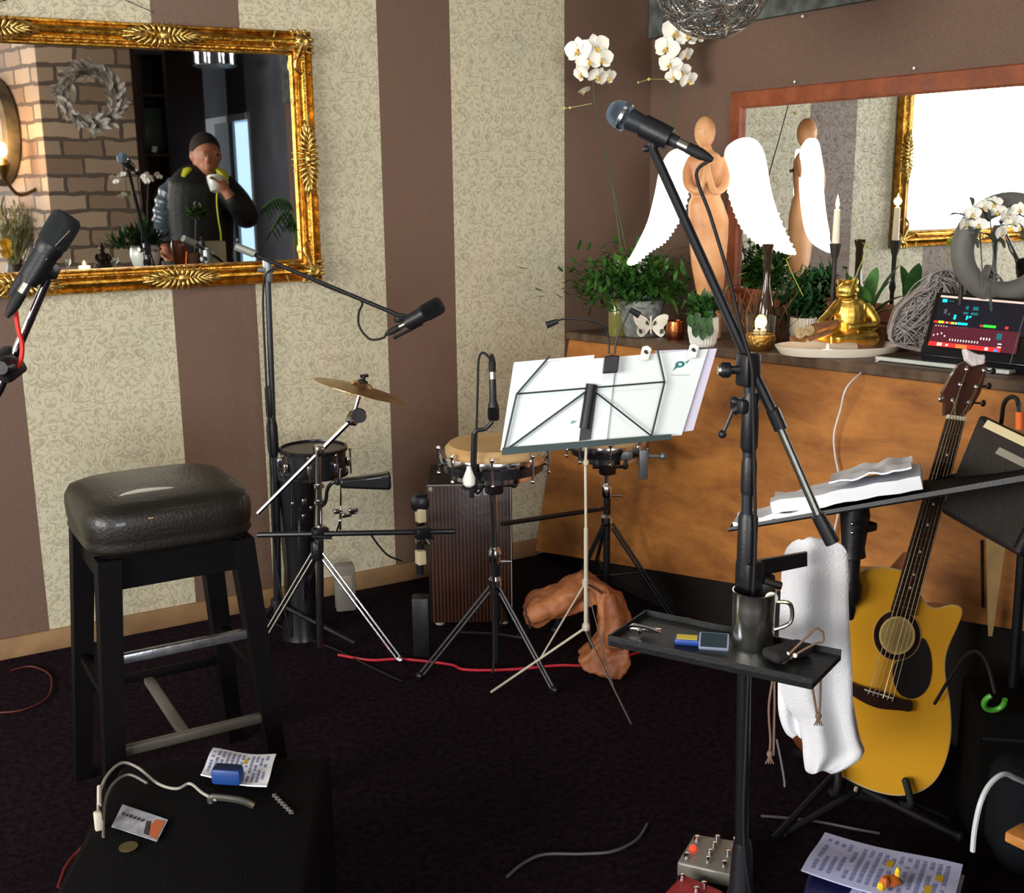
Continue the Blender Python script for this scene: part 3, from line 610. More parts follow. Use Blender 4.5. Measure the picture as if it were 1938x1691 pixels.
# ================================================================ ROUND DRUMS
HEADM = mat('tan_drum_head', 'c9a877', .55, col2='b08a58', n=(5, .2), b=(40, .08))
def rdrum(c, r, h, label, stand_base, legs, nlug=8):
    t = thing('timbale_drum', c, label, 'drum')
    g = G(); g.lathe([(r*.96, -h), (r*.96, 0)], c, 44); g.build('shell', BLKD, t)
    g = G(); g.lathe([(r*.93, .0), (r*.93, .018), (r*.86, .030), (r*.5, .033), (0, .034)], c, 44); g.build('head', HEADM, t)
    g = G(); g.lathe([(r*.94, .004), (r*1.035, .002), (r*1.05, -.006), (r*1.035, -.02), (r*.97, -.022)], c, 44); g.build('top_rim', CHR, t)
    g = G(); g.lathe([(r*.80, -h-.022), (r*.82, -h-.02), (r*.82, -h+.004), (r*.6, -h+.006)], c, 44); g.build('bottom_rim', CHR, t)
    for k in range(nlug):
        a = 2*PI*k/nlug+.25; o = V((math.cos(a), math.sin(a), 0)); g = G(); e = c+o*r*1.06
        g.tube([e+UZ*.012, e-UZ*(h+.012)], .0035, 6); g.ball(e+UZ*.014, .008, 8); g.tube([e-UZ*(h*.75), c+o*r*.9-UZ*(h*.75)], .004, 6); g.ball(e-UZ*(h+.012), .007, 8); g.build('tension_rod', CHR, t)
    b = V(stand_base); b.z = 0; s = thing('drum_stand', b, label.split(' on ')[0]+' stand' if False else legs[1], 'stand')
    top = V((c.x, c.y, c.z-h-.02)); b2 = V((c.x, c.y, 0)); hz = legs[0]
    g = G(); g.tube([b2+UZ*.03, b2+UZ*hz*1.35], .012, 12); g.build('lower_tube', DMET, s)
    g = G(); g.tube([b2+UZ*hz*1.3, top], .0095, 12); g.build('upper_tube', CHR, s)
    g = G(); g.lathe([(.014, 0), (.02, .01), (.02, .04), (.014, .05)], b2+UZ*hz*1.3, 12); g.lathe([(.014, 0), (.022, .01), (.022, .03), (.014, .04)], b2+UZ*hz, 12); g.tube([b2+UZ*hz*1.32, b2+UZ*hz*1.32+RV*.05], .005, 8); g.build('collar', CHR, s)
    g = G(); g.box(top-UZ*.03, (.05, .04, .06), bev=.008); g.tube([top-UZ*.03-RV*.05, top-UZ*.03+RV*.06], .008, 8); g.ball(top-UZ*.03+RV*.06, .012, 8); g.build('tilter', BLK, s)
    g = G(); g.box(top-UZ*.004, (r*1.3, .02, .008)); g.build('mounting_plate', CHR, s)
    for a in (legs[2], legs[2]+120, legs[2]+240):
        v = V((math.cos(math.radians(a)), math.sin(math.radians(a)), 0)); g = G()
        for o in (-.01, .01): g.tube([b2+v*.018+UZ*(hz+o), b2+v*.24+UZ*(.014+o)], .0045, 6)
        g.tube([b2+UZ*(hz*.45), b2+v*.12+UZ*(hz*.52)], .004, 6); g.ball(b2+v*.245+UZ*.012, .0125, 8); g.build('leg', DMET, s)
    return t, s
c1 = at(934, 856, 3.37)
rdrum(c1, .155, .05, 'round drum with a tan skin and chrome rims left of the music stand', c1, (.27, 'chrome and black tripod stand carrying the tan-skinned drum in front of the cajon', -75))
c2 = at(1150, 834, 3.82)
rdrum(c2, .13, .04, 'second round drum half hidden behind the white sheets on the music stand', c2, (.33, 'black and chrome tripod stand under the second drum, in front of the oak panel', -50))
g = G(); g.tube([at(950, 992, 3.4), at(1150, 962, 3.78)], .008, 8); tag(g.build('connecting_bar', DMET), 'dark bar linking the two drum stands in front of the oak panel', 'rack')
g = G(fr(at(1186, 862, 3.7))); g.box((0, 0, 0), (.04, .02, .03), bev=.005); g.box((.055, 0, -.03), (.03, .03, .1), bev=.005); g.tube([(.05, 0, -.005), (.12, 0, -.005)], .006, 8); g.ball((.12, 0, -.005), (.014, .014, .014), 8)
tag(g.build('percussion_clamp', mat('grey_clamp', '6f7278', .4, .5, b=(50, .05))), 'grey clamp with a black knob under the right drum', 'clamp')
# drum microphone on thin stand
tA = 3.2; db = at(893, 938, tA)
dst = thing('microphone_mount', at(893, 940, tA), 'short dark microphone mount clamped in front of the round drum with the tan skin', 'microphone mount')
g = G(); g.tube([at(893, 942, tA), at(897, 820, tA)], .0075, 10); g.build('pole', DMET, dst)
g = G(); g.tube(crv([at(897, 822, tA), at(903, 815, tA), at(918, 812, tA), at(932, 798, tA)], 4), .006, 8); g.build('gooseneck', BLK, dst)
g = G(); g.lathe([(.006, .045), (.008, .035), (.018, .01), (.017, -.008), (.011, -.014), (0, -.014)], at(888, 912, tA-.02), 16); g.build('white_knob', WHT, dst)
g = G(); g.lathe([(.03, 0), (.03, .006), (0, .006)], at(894, 924, tA), 16); g.build('collar', DMET, dst)
e_ = V((c1.x, c1.y, at(893, 930, tA).z)); g = G(); g.tube([at(893, 932, tA), e_], .006, 8); g.box(e_, (.035, .035, .03), bev=.005); g.build('clamp_bar', DMET, dst)
a4 = at(934, 786, tA-.02); d4 = at(932, 712, tA)-a4
m4, tail4 = mic('drum_microphone', a4, d4, 'black upright pencil-shaped microphone left of the music stand', L=.1, ball=.0165, style='can')
g = G(); g.tube(crv([tail4+(-V(d4).normalized()*.04), at(926, 678, tA), at(914, 668, tA), at(906, 682, tA), at(904, 740, tA), at(902, 810, tA), at(900, 900, tA), at(903, 935, tA+.02), e_+V((-.03, -.02, -.02)), e_+V((-.02, -.02, -.15)), V((c1.x-.02, c1.y-.02, .1)), V((c1.x-.03, c1.y-.03, .01))], 6), .0035, 8)
tag(g.build('microphone_cable', RUB), 'black cable arching over the upright microphone left of the music stand', 'cable')
# ================================================================ MUSIC STAND WITH FOLDERS
tS = 3.1; WIRE = mat('dark_green_wire', '2b3a3a', .45, .4, b=(60, .05)); TUBP = mat('cream_metal_tube', 'cfc6b4', .4, .3, b=(60, .05), n=(10, .15))
sp_ = at(1108, 1188, tS); sbz = V((sp_.x, sp_.y, 0))
ms = thing('music_stand', sbz, 'thin folding wire music stand holding white folders', 'music stand')
P4 = lambda x, y, t=tS: at(x, y, t)
g = G(); g.tube([P4(1109, 1188), P4(1109, 1000)], .0062, 10); g.tube([P4(1109, 1005), P4(1108, 880), P4(1112, 800)], .0042, 10); g.lathe([(.004, 0), (.008, .004), (.008, .014), (.004, .018)], P4(1109, 882), 8); g.build('pole', TUBP, ms)
hb_ = P4(1108, 1103)
legsx = [(930, 1310), (1195, 1371)]
for fx_, fy in legsx:
    f = fl(fx_, fy, .006); bot = P4(1106, 1190); mid = bot+(f-bot)*(.62 if fx_ > 1000 else .46); g = G()
    rr = .0032 if fx_ > 1000 else .0065
    g.tube([bot, f], rr, 8, flat=.6); g.tube([hb_, mid], rr*.7, 8, flat=.6); g.build('leg', TUBP if fx_ < 1000 else mat('dark_thin_leg', '5a5048', .5, .4), ms)
f = sbz+HD*.33+RV*.05+UZ*.006; bot = P4(1110, 1190); g = G(); g.tube([bot, f], .0045, 8); g.tube([hb_, bot+(f-bot)*.55], .003, 8); g.build('leg', mat('dark_thin_leg', '5a5048', .5, .4), ms)
g = G(); g.lathe([(.010, -.008), (.012, 0), (.010, .012)], P4(1109, 1188), 10); g.lathe([(.009, -.006), (.009, .01)], hb_, 10); g.build('tripod_joint', TUBP, ms)
# desk plane: tilts back at the top
dn = (-HD*math.cos(math.radians(14))+UZ*math.sin(math.radians(14))).normalized(); D0 = at(1105, 850, tS-.02)
DP = lambda x, y, o=0: onpl(x, y, D0-dn*o, dn)
g = G(); g.slab([DP(1096, 835), DP(1118, 832), DP(1131, 735), DP(1108, 735)], dn*-.012); g.tube([DP(1107, 812), DP(1120, 728)], .016, 12); g.build('desk_bracket', BLK, ms)
for L_ in (((978, 746), (1258, 723)), ((1115, 737), (958, 852)), ((1120, 737), (1232, 825)), ((978, 746), (954, 852)), ((1258, 723), (1233, 826)), ((978, 746), (1041, 674)), ((1258, 723), (1245, 664))):
    g = G(); g.tube([DP(*L_[0], -.004), DP(*L_[1], -.004)], .0038, 6, flat=.6); g.build('wire_arm', WIRE, ms)
g = G(); g.slab([DP(950, 862, -.004), DP(1270, 832, -.004), DP(1270, 827, -.004), DP(950, 855, -.004)], dn*-.02); g.slab([DP(950, 862, -.008), DP(1270, 832, -.008), DP(1271, 822, -.008), DP(951, 848, -.008)], dn*.002); g.build('ledge', WIRE, ms)
def sheet(name, q, th, m, label, cat, group=None, off=.01, curl=.0):
    g = G(); pts = [DP(x, y, off) for x, y in q]; n = 8; vs = []
    for s in (0, 1):
        for i in range(n+1):
            for j in range(n+1):
                u, v = i/n, j/n; p = (pts[0]*(1-u)+pts[1]*u)*(1-v)+(pts[3]*(1-u)+pts[2]*u)*v
                vs.append(p-dn*(curl*math.sin(PI*u)*v+s*th))
    K = (n+1)**2; fs = []
    for i in range(n):
        for j in range(n): a = i*(n+1)+j; fs += [(a, a+1, a+n+2, a+n+1), (K+a, K+a+n+1, K+a+n+2, K+a+1)]
    for i in range(n):
        for (a, b) in ((i, i+1), (n*(n+1)+i, n*(n+1)+i+1), (i*(n+1), (i+1)*(n+1)), (i*(n+1)+n, (i+1)*(n+1)+n)): fs.append((a, b, b+K, a+K))
    g.add(vs, fs); return tag(g.build(name, m), label, cat, group)
FOLD = mat('white_folder', 'dfe8ea', .5, b=(20, .05), n=(5, .05)); LIL = mat('lilac_white_folder', 'cdc9e0', .5, b=(20, .05), n=(5, .05))
f1 = sheet('folder', [(947, 853), (1148, 836), (1166, 676), (972, 689)], .004, FOLD, 'left white folder on the wire music stand', 'folder', off=.006)
f2 = sheet('folder', [(1120, 838), (1290, 824), (1340, 661), (1150, 677)], .004, FOLD, 'white folder with a teal emblem at the right of the music stand', 'folder', off=.013)
f3 = sheet('folder', [(1200, 830), (1312, 815), (1357, 660), (1240, 664)], .006, LIL, 'lilac white folder sticking out behind the one with the teal emblem', 'folder', off=.022)
f4 = sheet('paper_sheet', [(960, 800), (1100, 800), (1125, 672), (973, 686)], .002, PAPER, 'loose white sheets peeping above the left folder', 'paper', off=.022)
TEAL = mat('teal_ink', '1c6f72', .5, b=(40, .05)); GINK = mat('grey_ink', 'a9b4bb', .6, b=(40, .05))
def logo(par, x, y, s, off, txt=True):
    g = G(); k = 14
    vs = [DP(x+s*(.95*math.cos(2*PI*i/k)), y+s*.62*math.sin(2*PI*i/k)-s*.12*math.cos(2*PI*i/k), off) for i in range(k)]+[DP(x+s*.35*math.cos(2*PI*i/k), y+s*.25*math.sin(2*PI*i/k), off) for i in range(k)]
    g.add(vs, [(i, (i+1) % k, k+(i+1) % k, k+i) for i in range(k)]); g.add([DP(x+s*1.0, y-s*.45, off), DP(x+s*2.0, y-s*1.0, off), DP(x+s*1.2, y-s*.1, off)], [(0, 1, 2)]); g.add([DP(x-s*.8, y+s*.2, off), DP(x-s*1.5, y+s*1.3, off), DP(x-s*.4, y+s*.55, off)], [(0, 1, 2)])
    g.build('emblem', TEAL, par, ang=0)
    if txt:
        g = G()
        for i in range(11): g.add([DP(x-s*1.6+i*s*.32+dx, y+s*1.9+dy, off) for dx, dy in ((0, 0), (s*.2, 0), (s*.2, s*.26), (0, s*.26))], [(0, 1, 2, 3)])
        g.build('small_lettering', GINK, par, ang=0)
logo(f2, 1287, 690, 10, .0126); logo(f1, 1085, 799, 4, .0056, False)
g = G(); g.add([DP(1118, 838, .0126), DP(1122, 838, .0126), DP(1150, 680, .0126), DP(1146, 680, .0126)], [(0, 1, 2, 3)]); g.add([DP(1141, 836, .0126), DP(1143, 836, .0126), DP(1171, 679, .0126), DP(1169, 679, .0126)], [(0, 1, 2, 3)]); g.build('spine_crease', mat('pale_crease', 'b9c6cc', .4, b=(40, .05)), f2, ang=0)
for x, y, lb in ((1222, 668, 'white plastic clip on the top edge of the folders, nearer the clip lamp'), (1312, 664, 'white plastic clip at the right end of the folders, above the teal emblem')):
    t = thing('paper_clip', DP(x, y, 0), lb, 'clip', 'white clips on the music stand')
    g = G(); g.slab([DP(x-12, y+15, -.004), DP(x+6, y+14, -.004), DP(x+12, y-8, -.004), DP(x+4, y-14, -.004), DP(x-6, y-12, -.004)], dn*-.008); g.slab([DP(x-10, y+14, .02), DP(x+6, y+13, .02), DP(x+10, y-8, .02), DP(x-6, y-11, .02)], dn*-.006); o = g.build('jaw', WHT, t); q = o.modifiers.new('bevel', 'BEVEL'); q.width = .002
    g = G(); g.tube([DP(x, y-2, -.006), DP(x, y-2, .026)], .005, 8); g.lathe([(.004, 0), (.004, .002), (0, .002)], DP(x+2, y, -.006), 8, dn); g.build('spring', DMET, t)
cl = thing('clip_lamp', DP(1155, 690, 0), 'black clip-on reading lamp with two thin goosenecks on the music stand', 'lamp')
g = G(); g.slab([DP(1140, 708, -.004), DP(1168, 706, -.004), DP(1172, 674, -.004), DP(1144, 676, -.004)], dn*.016); g.slab([DP(1144, 700, .02), DP(1168, 699, .02), DP(1168, 672, .02), DP(1146, 674, .02)], dn*-.012); g.tube([DP(1158, 676, -.01), DP(1158, 676, .03)], .008, 10); o = g.build('clamp', BLK, cl); q = o.modifiers.new('bevel', 'BEVEL'); q.width = .004; q.segments = 2
for pts in ([(1152, 670), (1152, 640), (1140, 616), (1110, 606), (1068, 604), (1050, 610)], [(1163, 670), (1168, 640), (1180, 612), (1192, 588)]):
    g = G(); g.tube(crv([at(x, y, 3.14) for x, y in pts], 6), .0028, 7); g.build('gooseneck', BLK, cl)
for a, b in (((1056, 608), (1034, 616)), ((1192, 586), (1210, 597))): g = G(); g.tube([at(*a, 3.14), at(*b, 3.14)], [.007, .010], 10); g.build('lamp_head', BLK, cl)
# ================================================================ LEATHER BAG UNDER THE STAND
TAN = mat('tan_leather', 'a8683f', .55, col2='7d4526', n=(9, .35), b=(30, .3))
lb_ = fl(1120, 1240); bag = thing('gig_bag', lb_, 'slumped tan leather bag on the floor behind the music stand', 'bag')
g = G(); zt_ = lambda x, y, t=3.35: at(x, y, t)
g.slab([zt_(x, y, 3.36) for x, y in [(988, 1168), (1002, 1142), (1060, 1118), (1105, 1095), (1130, 1106), (1152, 1126), (1125, 1148), (1095, 1163), (1050, 1177), (1015, 1192), (995, 1186)]], HD*.09)
g.slab([zt_(x, y, 3.27+(1288-y)*.0004) for x, y in [(1102, 1098), (1150, 1116), (1180, 1146), (1194, 1180), (1190, 1220), (1192, 1262), (1176, 1290), (1150, 1282), (1106, 1272), (1094, 1252), (1118, 1236), (1134, 1210), (1137, 1170), (1126, 1132)]], HD*.09)
g.tube(crv([zt_(1000, 1168, 3.35), zt_(1050, 1145, 3.35), zt_(1105, 1112, 3.35)], 4), [.03, .035, .02], 10)
g.tube(crv([zt_(1150, 1130, 3.32), zt_(1165, 1170, 3.30), zt_(1162, 1230, 3.26)], 4), [.02, .034, .03], 10)
o = g.build('body', TAN, bag, mods=remesh(.006, 6))
tex = bpy.data.textures.new('crumple', 'CLOUDS'); tex.noise_scale = .06
dm_ = o.modifiers.new('crumple', 'DISPLACE'); dm_.texture = tex; dm_.strength = .03; dm_.mid_level = .5
g = G(); g.tube(crv([zt_(992, 1150), zt_(1000, 1168), zt_(1003, 1190)], 5), .003, 6); g.tube(crv([zt_(1106, 1104, 3.32), zt_(1122, 1112, 3.33), zt_(1140, 1124, 3.32)], 5), .004, 6); g.build('strap', mat('dark_strap', '3b2417', .6, b=(60, .1)), bag)
# ================================================================ GUITAR
gT, gN = at(1625, 1490, 2.44), at(1806, 790, 2.70)
gax = (gN-gT).normalized(); gu = (RV*math.cos(math.radians(8))+HD*math.sin(math.radians(8))); gu = (gu-gax*gu.dot(gax)).normalized(); gn = gu.cross(gax).normalized()
if gn.dot(HD) > 0: gn = -gn
GP = lambda x, y, o=0: onpl(x, y, gT, gn)+gn*o
gb = thing('acoustic_guitar', at(1700, 1505, 2.44), 'cutaway acoustic guitar with a honey yellow top leaning upright', 'guitar')
HON = mat('honey_spruce', 'ffbb34', .35, coat=.25, n=(3, .06), b=(8, .02)); BIND = mat('cream_binding', 'e0c48e', .4, b=(40, .03)); ROSE = mat('rosewood', '3b2520', .45, n=(30, .3), b=(60, .08)); MAHO = mat('mahogany_back', '7c4322', .35, coat=.4, n=(9, .3), b=(40, .05))
ol = [(1712, 1082), (1680, 1074), (1650, 1075), (1628, 1085), (1614, 1105), (1608, 1140), (1607, 1180), (1601, 1215), (1580, 1255), (1545, 1300), (1520, 1345), (1518, 1395), (1540, 1437), (1580, 1463), (1625, 1487), (1662, 1501), (1700, 1507), (1740, 1500), (1770, 1478), (1790, 1440), (1800, 1390), (1798, 1330), (1790, 1285), (1789, 1250), (1797, 1220), (1812, 1187), (1821, 1161), (1817, 1149), (1800, 1145), (1775, 1151), (1757, 1146), (1744, 1130), (1738, 1112), (1736, 1090)]
op = crv([GP(*p) for p in ol], 4, True); n = len(op); D = .095
cen = GP(1690, 1290)
ins = [p+(cen-p).normalized()*.0035 for p in op]
g = G(); g.add([p+gn*.0012 for p in ins], [list(range(n))]); g.build('top', HON, gb, ang=0)
g = G(); g.add([p+gn*.0010 for p in ins]+[p+gn*.0004 for p in op]+[p-gn*.004 for p in op], [(i, (i+1) % n, n+(i+1) % n, n+i) for i in range(n)]+[(n+i, n+(i+1) % n, 2*n+(i+1) % n, 2*n+i) for i in range(n)]); g.build('binding', BIND, gb)
g = G(); bk = [cen+(p-cen)*.985-gn*D for p in op]; g.add([p-gn*.004 for p in op]+bk, [(i, (i+1) % n, n+(i+1) % n, n+i) for i in range(n)]+[list(range(n, 2*n))]); g.build('back_and_sides', MAHO, gb)
sc_ = GP(1697, 1203)
g = G(); g.lathe([(0, .0022), (.0405, .0022), (.0405, .0016)], sc_, 40, gn); g.build('sound_hole', mat('sound_hole_dark', '38240f', .8, col2='6d5a34', n=(7, .6)), gb)
def annul(a, b, m, h, nm):
    g = G(); g.lathe([(a, h-.0006), (a, h), (b, h), (b, h-.0006)], sc_, 48, gn); g.build(nm, m, gb)
annul(.0395, .0445, mat('pale_rosette', 'f3d98f', .4, b=(30, .02)), .0030, 'rosette'); annul(.0525, .0575, ROSE, .0028, 'rosette'); annul(.0578, .0590, BIND, .0027, 'rosette')
g = G(); pg = crv([GP(x, y) for x, y in [(1745, 1208), (1758, 1228), (1763, 1262), (1758, 1295), (1743, 1316), (1722, 1323), (1702, 1314), (1691, 1292), (1689, 1268), (1697, 1252), (1715, 1245), (1732, 1232)]], 5, True); g.slab([p+gn*.0013 for p in pg], gn*.0012); g.build('pickguard', mat('black_pickguard', '2c2a2b', .35, coat=.3, b=(20, .03)), gb)
g = G(); br = crv([GP(x, y) for x, y in [(1603, 1290), (1622, 1297), (1665, 1308), (1700, 1322), (1722, 1326), (1721, 1345), (1700, 1344), (1660, 1340), (1630, 1328), (1605, 1310)]], 3, True); g.slab([p+gn*.0013 for p in br], gn*.008); g.build('bridge', ROSE, gb)
g = G(); g.slab([GP(1633, 1303, .009), GP(1685, 1319, .009), GP(1685, 1322, .009), GP(1633, 1306, .009)], gn*.004); g.build('saddle', mat('bone', 'cfc9b8', .4, b=(30, .03)), gb)
for i in range(6):
    x = 1640+i*9; y = 1312+i*2.7; g = G(); g.ball(GP(x, y, .0105), .0028, 8); g.build('bridge_pin', mat('dark_pin', '5b5148', .4), gb)
# neck
nl_, nr = GP(1789, 790, .008), GP(1823, 795, .008); hl, hr = GP(1684, 1156, .0045), GP(1729, 1166, .0045)
g = G(); g.hexa([nl_-gn*.003, nr-gn*.003, hr-gn*.0025, hl-gn*.0025, nl_+gn*.0025, nr+gn*.0025, hr+gn*.0025, hl+gn*.0025]); g.build('fingerboard', ROSE, gb)
fm = lambda u, v, o: (nl_*(1-u)+nr*u)*(1-v)+(hl*(1-u)+hr*u)*v+gn*o
g = G(); M1 = [fm(0, 0, -.003), fm(1, 0, -.003), fm(1, .74, -.003), fm(0, .74, -.003)]; g.hexa(M1+[fm(.2, 0, -.020), fm(.8, 0, -.020), fm(.8, .74, -.024), fm(.2, .74, -.024)]); g.hexa([fm(0, .70, -.003), fm(1, .70, -.003), fm(1, .79, -.003), fm(0, .79, -.003), fm(.1, .70, -.03), fm(.9, .70, -.03), fm(.9, .79, -.08), fm(.1, .79, -.08)]); g.build('neck', MAHO, gb)
tot = 1-2**(-20/12)
for i in range(1, 21):
    v = (1-2**(-i/12))/tot*.97; g = G(); g.tube([fm(.0, v, .003), fm(1, v, .003)], .0012, 6); g.build('fret', STEEL, gb)
for i in (3, 5, 7, 9, 12, 15, 17):
    v = ((1-2**(-i/12))+(1-2**(-(i-1)/12)))/2/tot*.97; g = G(); g.lathe([(.0034, 0), (.0034, .0004), (0, .0004)], fm(.5, v, .0026), 10, gn); g.build('fret_marker', mat('pearl', 'e9e6dc', .3), gb)
g = G(); g.slab([fm(-.02, -.012, -.002), fm(1.02, -.012, -.002), fm(1.02, .008, -.002), fm(-.02, .008, -.002)], gn*.007); g.build('nut', mat('bone', 'cfc9b8'), gb)
hg = lambda x, y, o=0: GP(x, y, -.002+o)
hq = [(1789, 786), (1790, 765), (1786, 742), (1800, 715), (1815, 690), (1832, 682), (1850, 690), (1868, 684), (1866, 712), (1856, 745), (1838, 775), (1823, 790)]
g = G(); g.slab([hg(*p) for p in hq], gn*-.014); g.build('headstock', mat('dark_red_headstock', '4a2a20', .35, coat=.5, n=(12, .3)), gb)
g = G(); pegs = [(1803, 757, 1786, 755), (1817, 727, 1806, 722), (1829, 698, 1820, 697), (1834, 761, 1866, 763), (1847, 731, 1877, 730), (1862, 700, 1885, 702)]
for i, (x, y, kx, ky) in enumerate(pegs):
    g = G(); g.lathe([(.0055, 0), (.0055, .003), (.0032, .004), (.003, .012), (0, .012)], hg(x, y, .001), 12, gn); g.build('tuning_post', CHR, gb)
    g = G(); g.tube([hg(x, y, -.010), hg(kx, ky, -.010)], .0025, 6); g.ball(hg(kx, ky, -.010), (.0085, .005, .0085), 10); g.build('tuning_peg', CHR if kx < 1850 else DMET, gb)
for i in range(6):
    u = .1+.16*i; e = GP(1640+i*9, 1311+i*2.7, .013); s0 = fm(u, 0, .006); g = G(); x, y = pegs[[2, 1, 0, 3, 4, 5][i]][:2]; g.tube([hg(x, y, .006), s0, e], .0007+.0001*(5-i), 5); g.build('string', mat('bronze_string', 'd9cfb0', .25, 1, b=(30, .02)), gb)
g = G(); g.lathe([(.006, 0), (.008, .012), (0, .014)], GP(1640, 1500)-gn*.05, 10, -gax); g.build('strap_button', CHR, gb)
g = G(); tb = [GP(1822, 660, .01), GP(1848, 672, .012), GP(1862, 672, .01), GP(1858, 690, .015), GP(1840, 694, .014), GP(1826, 682, .012)]; g.slab(tb, -gn*.02); tag(g.build('tissue', mat('crumpled_tissue', 'dcd2d6', .9, b=(40, .8)), mods=remesh(.003, 1)), 'crumpled white tissue stuck on top of the guitar headstock', 'paper')
# guitar stand
gsb = fl(1712, 1560); gst = thing('guitar_stand', gsb, 'low black stand cradling the bottom of the guitar', 'stand')
pr = GP(1708, 1476, .016); g = G(); g.tube(crv([pr, GP(1713, 1500, .02), GP(1716, 1522, .015)-UZ*.0, GP(1712, 1530, -.05)], 5), .0085, 10); g.ball(pr, .009, 8); g.build('cradle_arm', RUB, gst)
pr2 = GP(1580, 1448, .016); g = G(); g.tube(crv([pr2, GP(1580, 1478, .018), GP(1582, 1500, 0), GP(1590, 1510, -.05)], 5), .0085, 10); g.build('cradle_arm', RUB, gst)
hc = GP(1650, 1520, -.06); g = G(); g.tube([GP(1590, 1512, -.05), hc, GP(1712, 1530, -.05)], .008, 8); g.tube([hc, hc+UZ*.3+HD*.16], .009, 8); g.build('frame', RUB, gst)
for v in (RV*.2-HD*.10, -RV*.2-HD*.08, HD*.3):
    e = hc+v; e.z = .012; g = G(); g.tube([hc+UZ*.02, e], .008, 8); g.ball(e, .012, 8); g.build('leg', RUB, gst)
# ================================================================ SECOND MUSIC STAND (black desk with papers)
dk = thing('orchestra_music_stand', V((at(1618, 1080, 2.86).x, at(1618, 1080, 2.86).y, 0)), 'solid black music stand with a wide desk of papers seen edge-on', 'music stand')
na, nb, fa, fb = at(1378, 1004, 2.5), at(1990, 902, 2.2), at(1390, 984, 2.85), at(1975, 862, 2.58)
dnn = (nb-na).cross(fa-na).normalized(); dnn = dnn if dnn.z > 0 else -dnn
g = G(); g.slab([na, nb, fb, fa], -dnn*.004); g.slab([fa, fb, fb-dnn*.02, fa-dnn*.02], (fa-na).normalized()*-.004); o = g.build('desk', nospec(mat('matt_black_desk', '0c0c0f', .8, b=(80, .1)), .1), dk)
du = lambda u, v, o=0: (na*(1-u)+nb*u)*(1-v)+(fa*(1-u)+fb*u)*v+dnn*o
g = G(); g.slab([du(0, 0, 0), du(1, 0, 0), du(1, 0, .012), du(0, 0, .006)], (fa-na).normalized()*-.003); g.build('lip', BLK, dk)
tp = du(.42, .5, -.01); bt = V((tp.x, tp.y, 0))
g = G(); g.tube([bt+UZ*.05, tp-UZ*.12], .014, 12); g.build('pole', DMET, dk)
g = G(); g.lathe([(.03, -.12), (.026, -.10), (.034, -.02), (.03, 0), (.0, 0)], tp-UZ*.0, 14); g.box(tp-UZ*.05+RV*.03, (.035, .03, .02), bev=.004); g.lathe([(.017, -.24), (.026, -.22), (.026, -.19), (.018, -.17), (.018, -.12)], tp, 14); g.build('tilt_clutch', BLK, dk)
g = G(); g.ball(du(.40, .38, -.045), .005, 8); g.ball(du(.395, .38, -.065), .005, 8); g.build('rivet', CHR, dk)
for a in (70, 190, 310):
    v = V((math.cos(math.radians(a)), math.sin(math.radians(a)), 0)); g = G(); g.tube([bt+UZ*.1, bt+v*.25+UZ*.012], .009, 8); g.build('leg', DMET, dk)
def ppr(u0, u1, v0, v1, o, name, label, amp=.006, th=.003, seed=1):
    g = G(); n1, n2 = 14, 6; r = random.Random(seed); vs = []
    for s in (0, 1):
        for i in range(n1+1):
            for j in range(n2+1):
                u = u0+(u1-u0)*i/n1; v = v0+(v1-v0)*j/n2; z = noise.noise(V((i*.35+seed, j*.4, 0)))*amp+amp
                vs.append(du(u, v, o+z-s*th))
    K = (n1+1)*(n2+1); fs = []
    for i in range(n1):
        for j in range(n2): a = i*(n2+1)+j; fs += [(a, a+1, a+n2+2, a+n2+1), (K+a, K+a+n2+1, K+a+n2+2, K+a+1)]
    for i in range(n1): 
        for a, b in ((i*(n2+1), (i+1)*(n2+1)), (i*(n2+1)+n2, (i+1)*(n2+1)+n2)): fs.append((a, b, b+K, a+K))
    for j in range(n2):
        for a, b in ((j, j+1), (n1*(n2+1)+j, n1*(n2+1)+j+1)): fs.append((a, b, b+K, a+K))
    g.add(vs, fs); return tag(g.build(name, PAPER), label, 'paper', 'papers on the black music desk')
ppr(.02, .30, .02, .9, .008, 'sheet_music', 'thin white papers at the left end of the black music desk', .008, .012, 1)
ppr(.16, .64, .01, .95, .028, 'sheet_music', 'thick stack of white papers in the middle of the black music desk', .016, .028, 5)
ppr(.36, .62, .1, 1.0, .052, 'sheet_music', 'crumpled topmost paper at the raised end of the paper stack', .012, .004, 9)
# ================================================================ AMPLIFIER
tA_ = 2.95
AMPG = mat('amp_grille_cloth', '3a332e', .85, col2='221e1b', n=(300, .5), b=(400, .5)); AMPB = mat('amp_vinyl', '1b1417', .6, b=(150, .2))
F1, F2, F3, F4 = at(1852, 782, 2.62), at(2020, 862, 2.36), at(1925, 1052, 2.30), at(1776, 968, 2.58)
an = (F2-F1).cross(F4-F1).normalized(); an = an if an.dot(HD) > 0 else -an
amp = thing('combo_amplifier', F3, 'black combo amplifier with dark grille cloth tilted back at the right edge', 'amplifier')
dpt = (RV*.5+HD*.25-UZ*.25).normalized()*.16
g = G(); g.hexa([F4, F3, F2, F1, F4+dpt, F3+dpt, F2+dpt, F1+dpt]); o = g.build('cabinet', AMPB, amp); q = o.modifiers.new('bevel', 'BEVEL'); q.width = .012; q.segments = 3
fq = lambda u, v, o=0: (F1*(1-u)+F2*u)*(1-v)+(F4*(1-u)+F3*u)*v-an*o
g = G(); g.slab([fq(.06, .05, .001), fq(.95, .05, .001), fq(.95, .95, .001), fq(.06, .95, .001)], -an*.006); g.build('grille', AMPG, amp)
CRM = mat('cream_stripe', 'd8c8a0', .5, b=(40, .05))
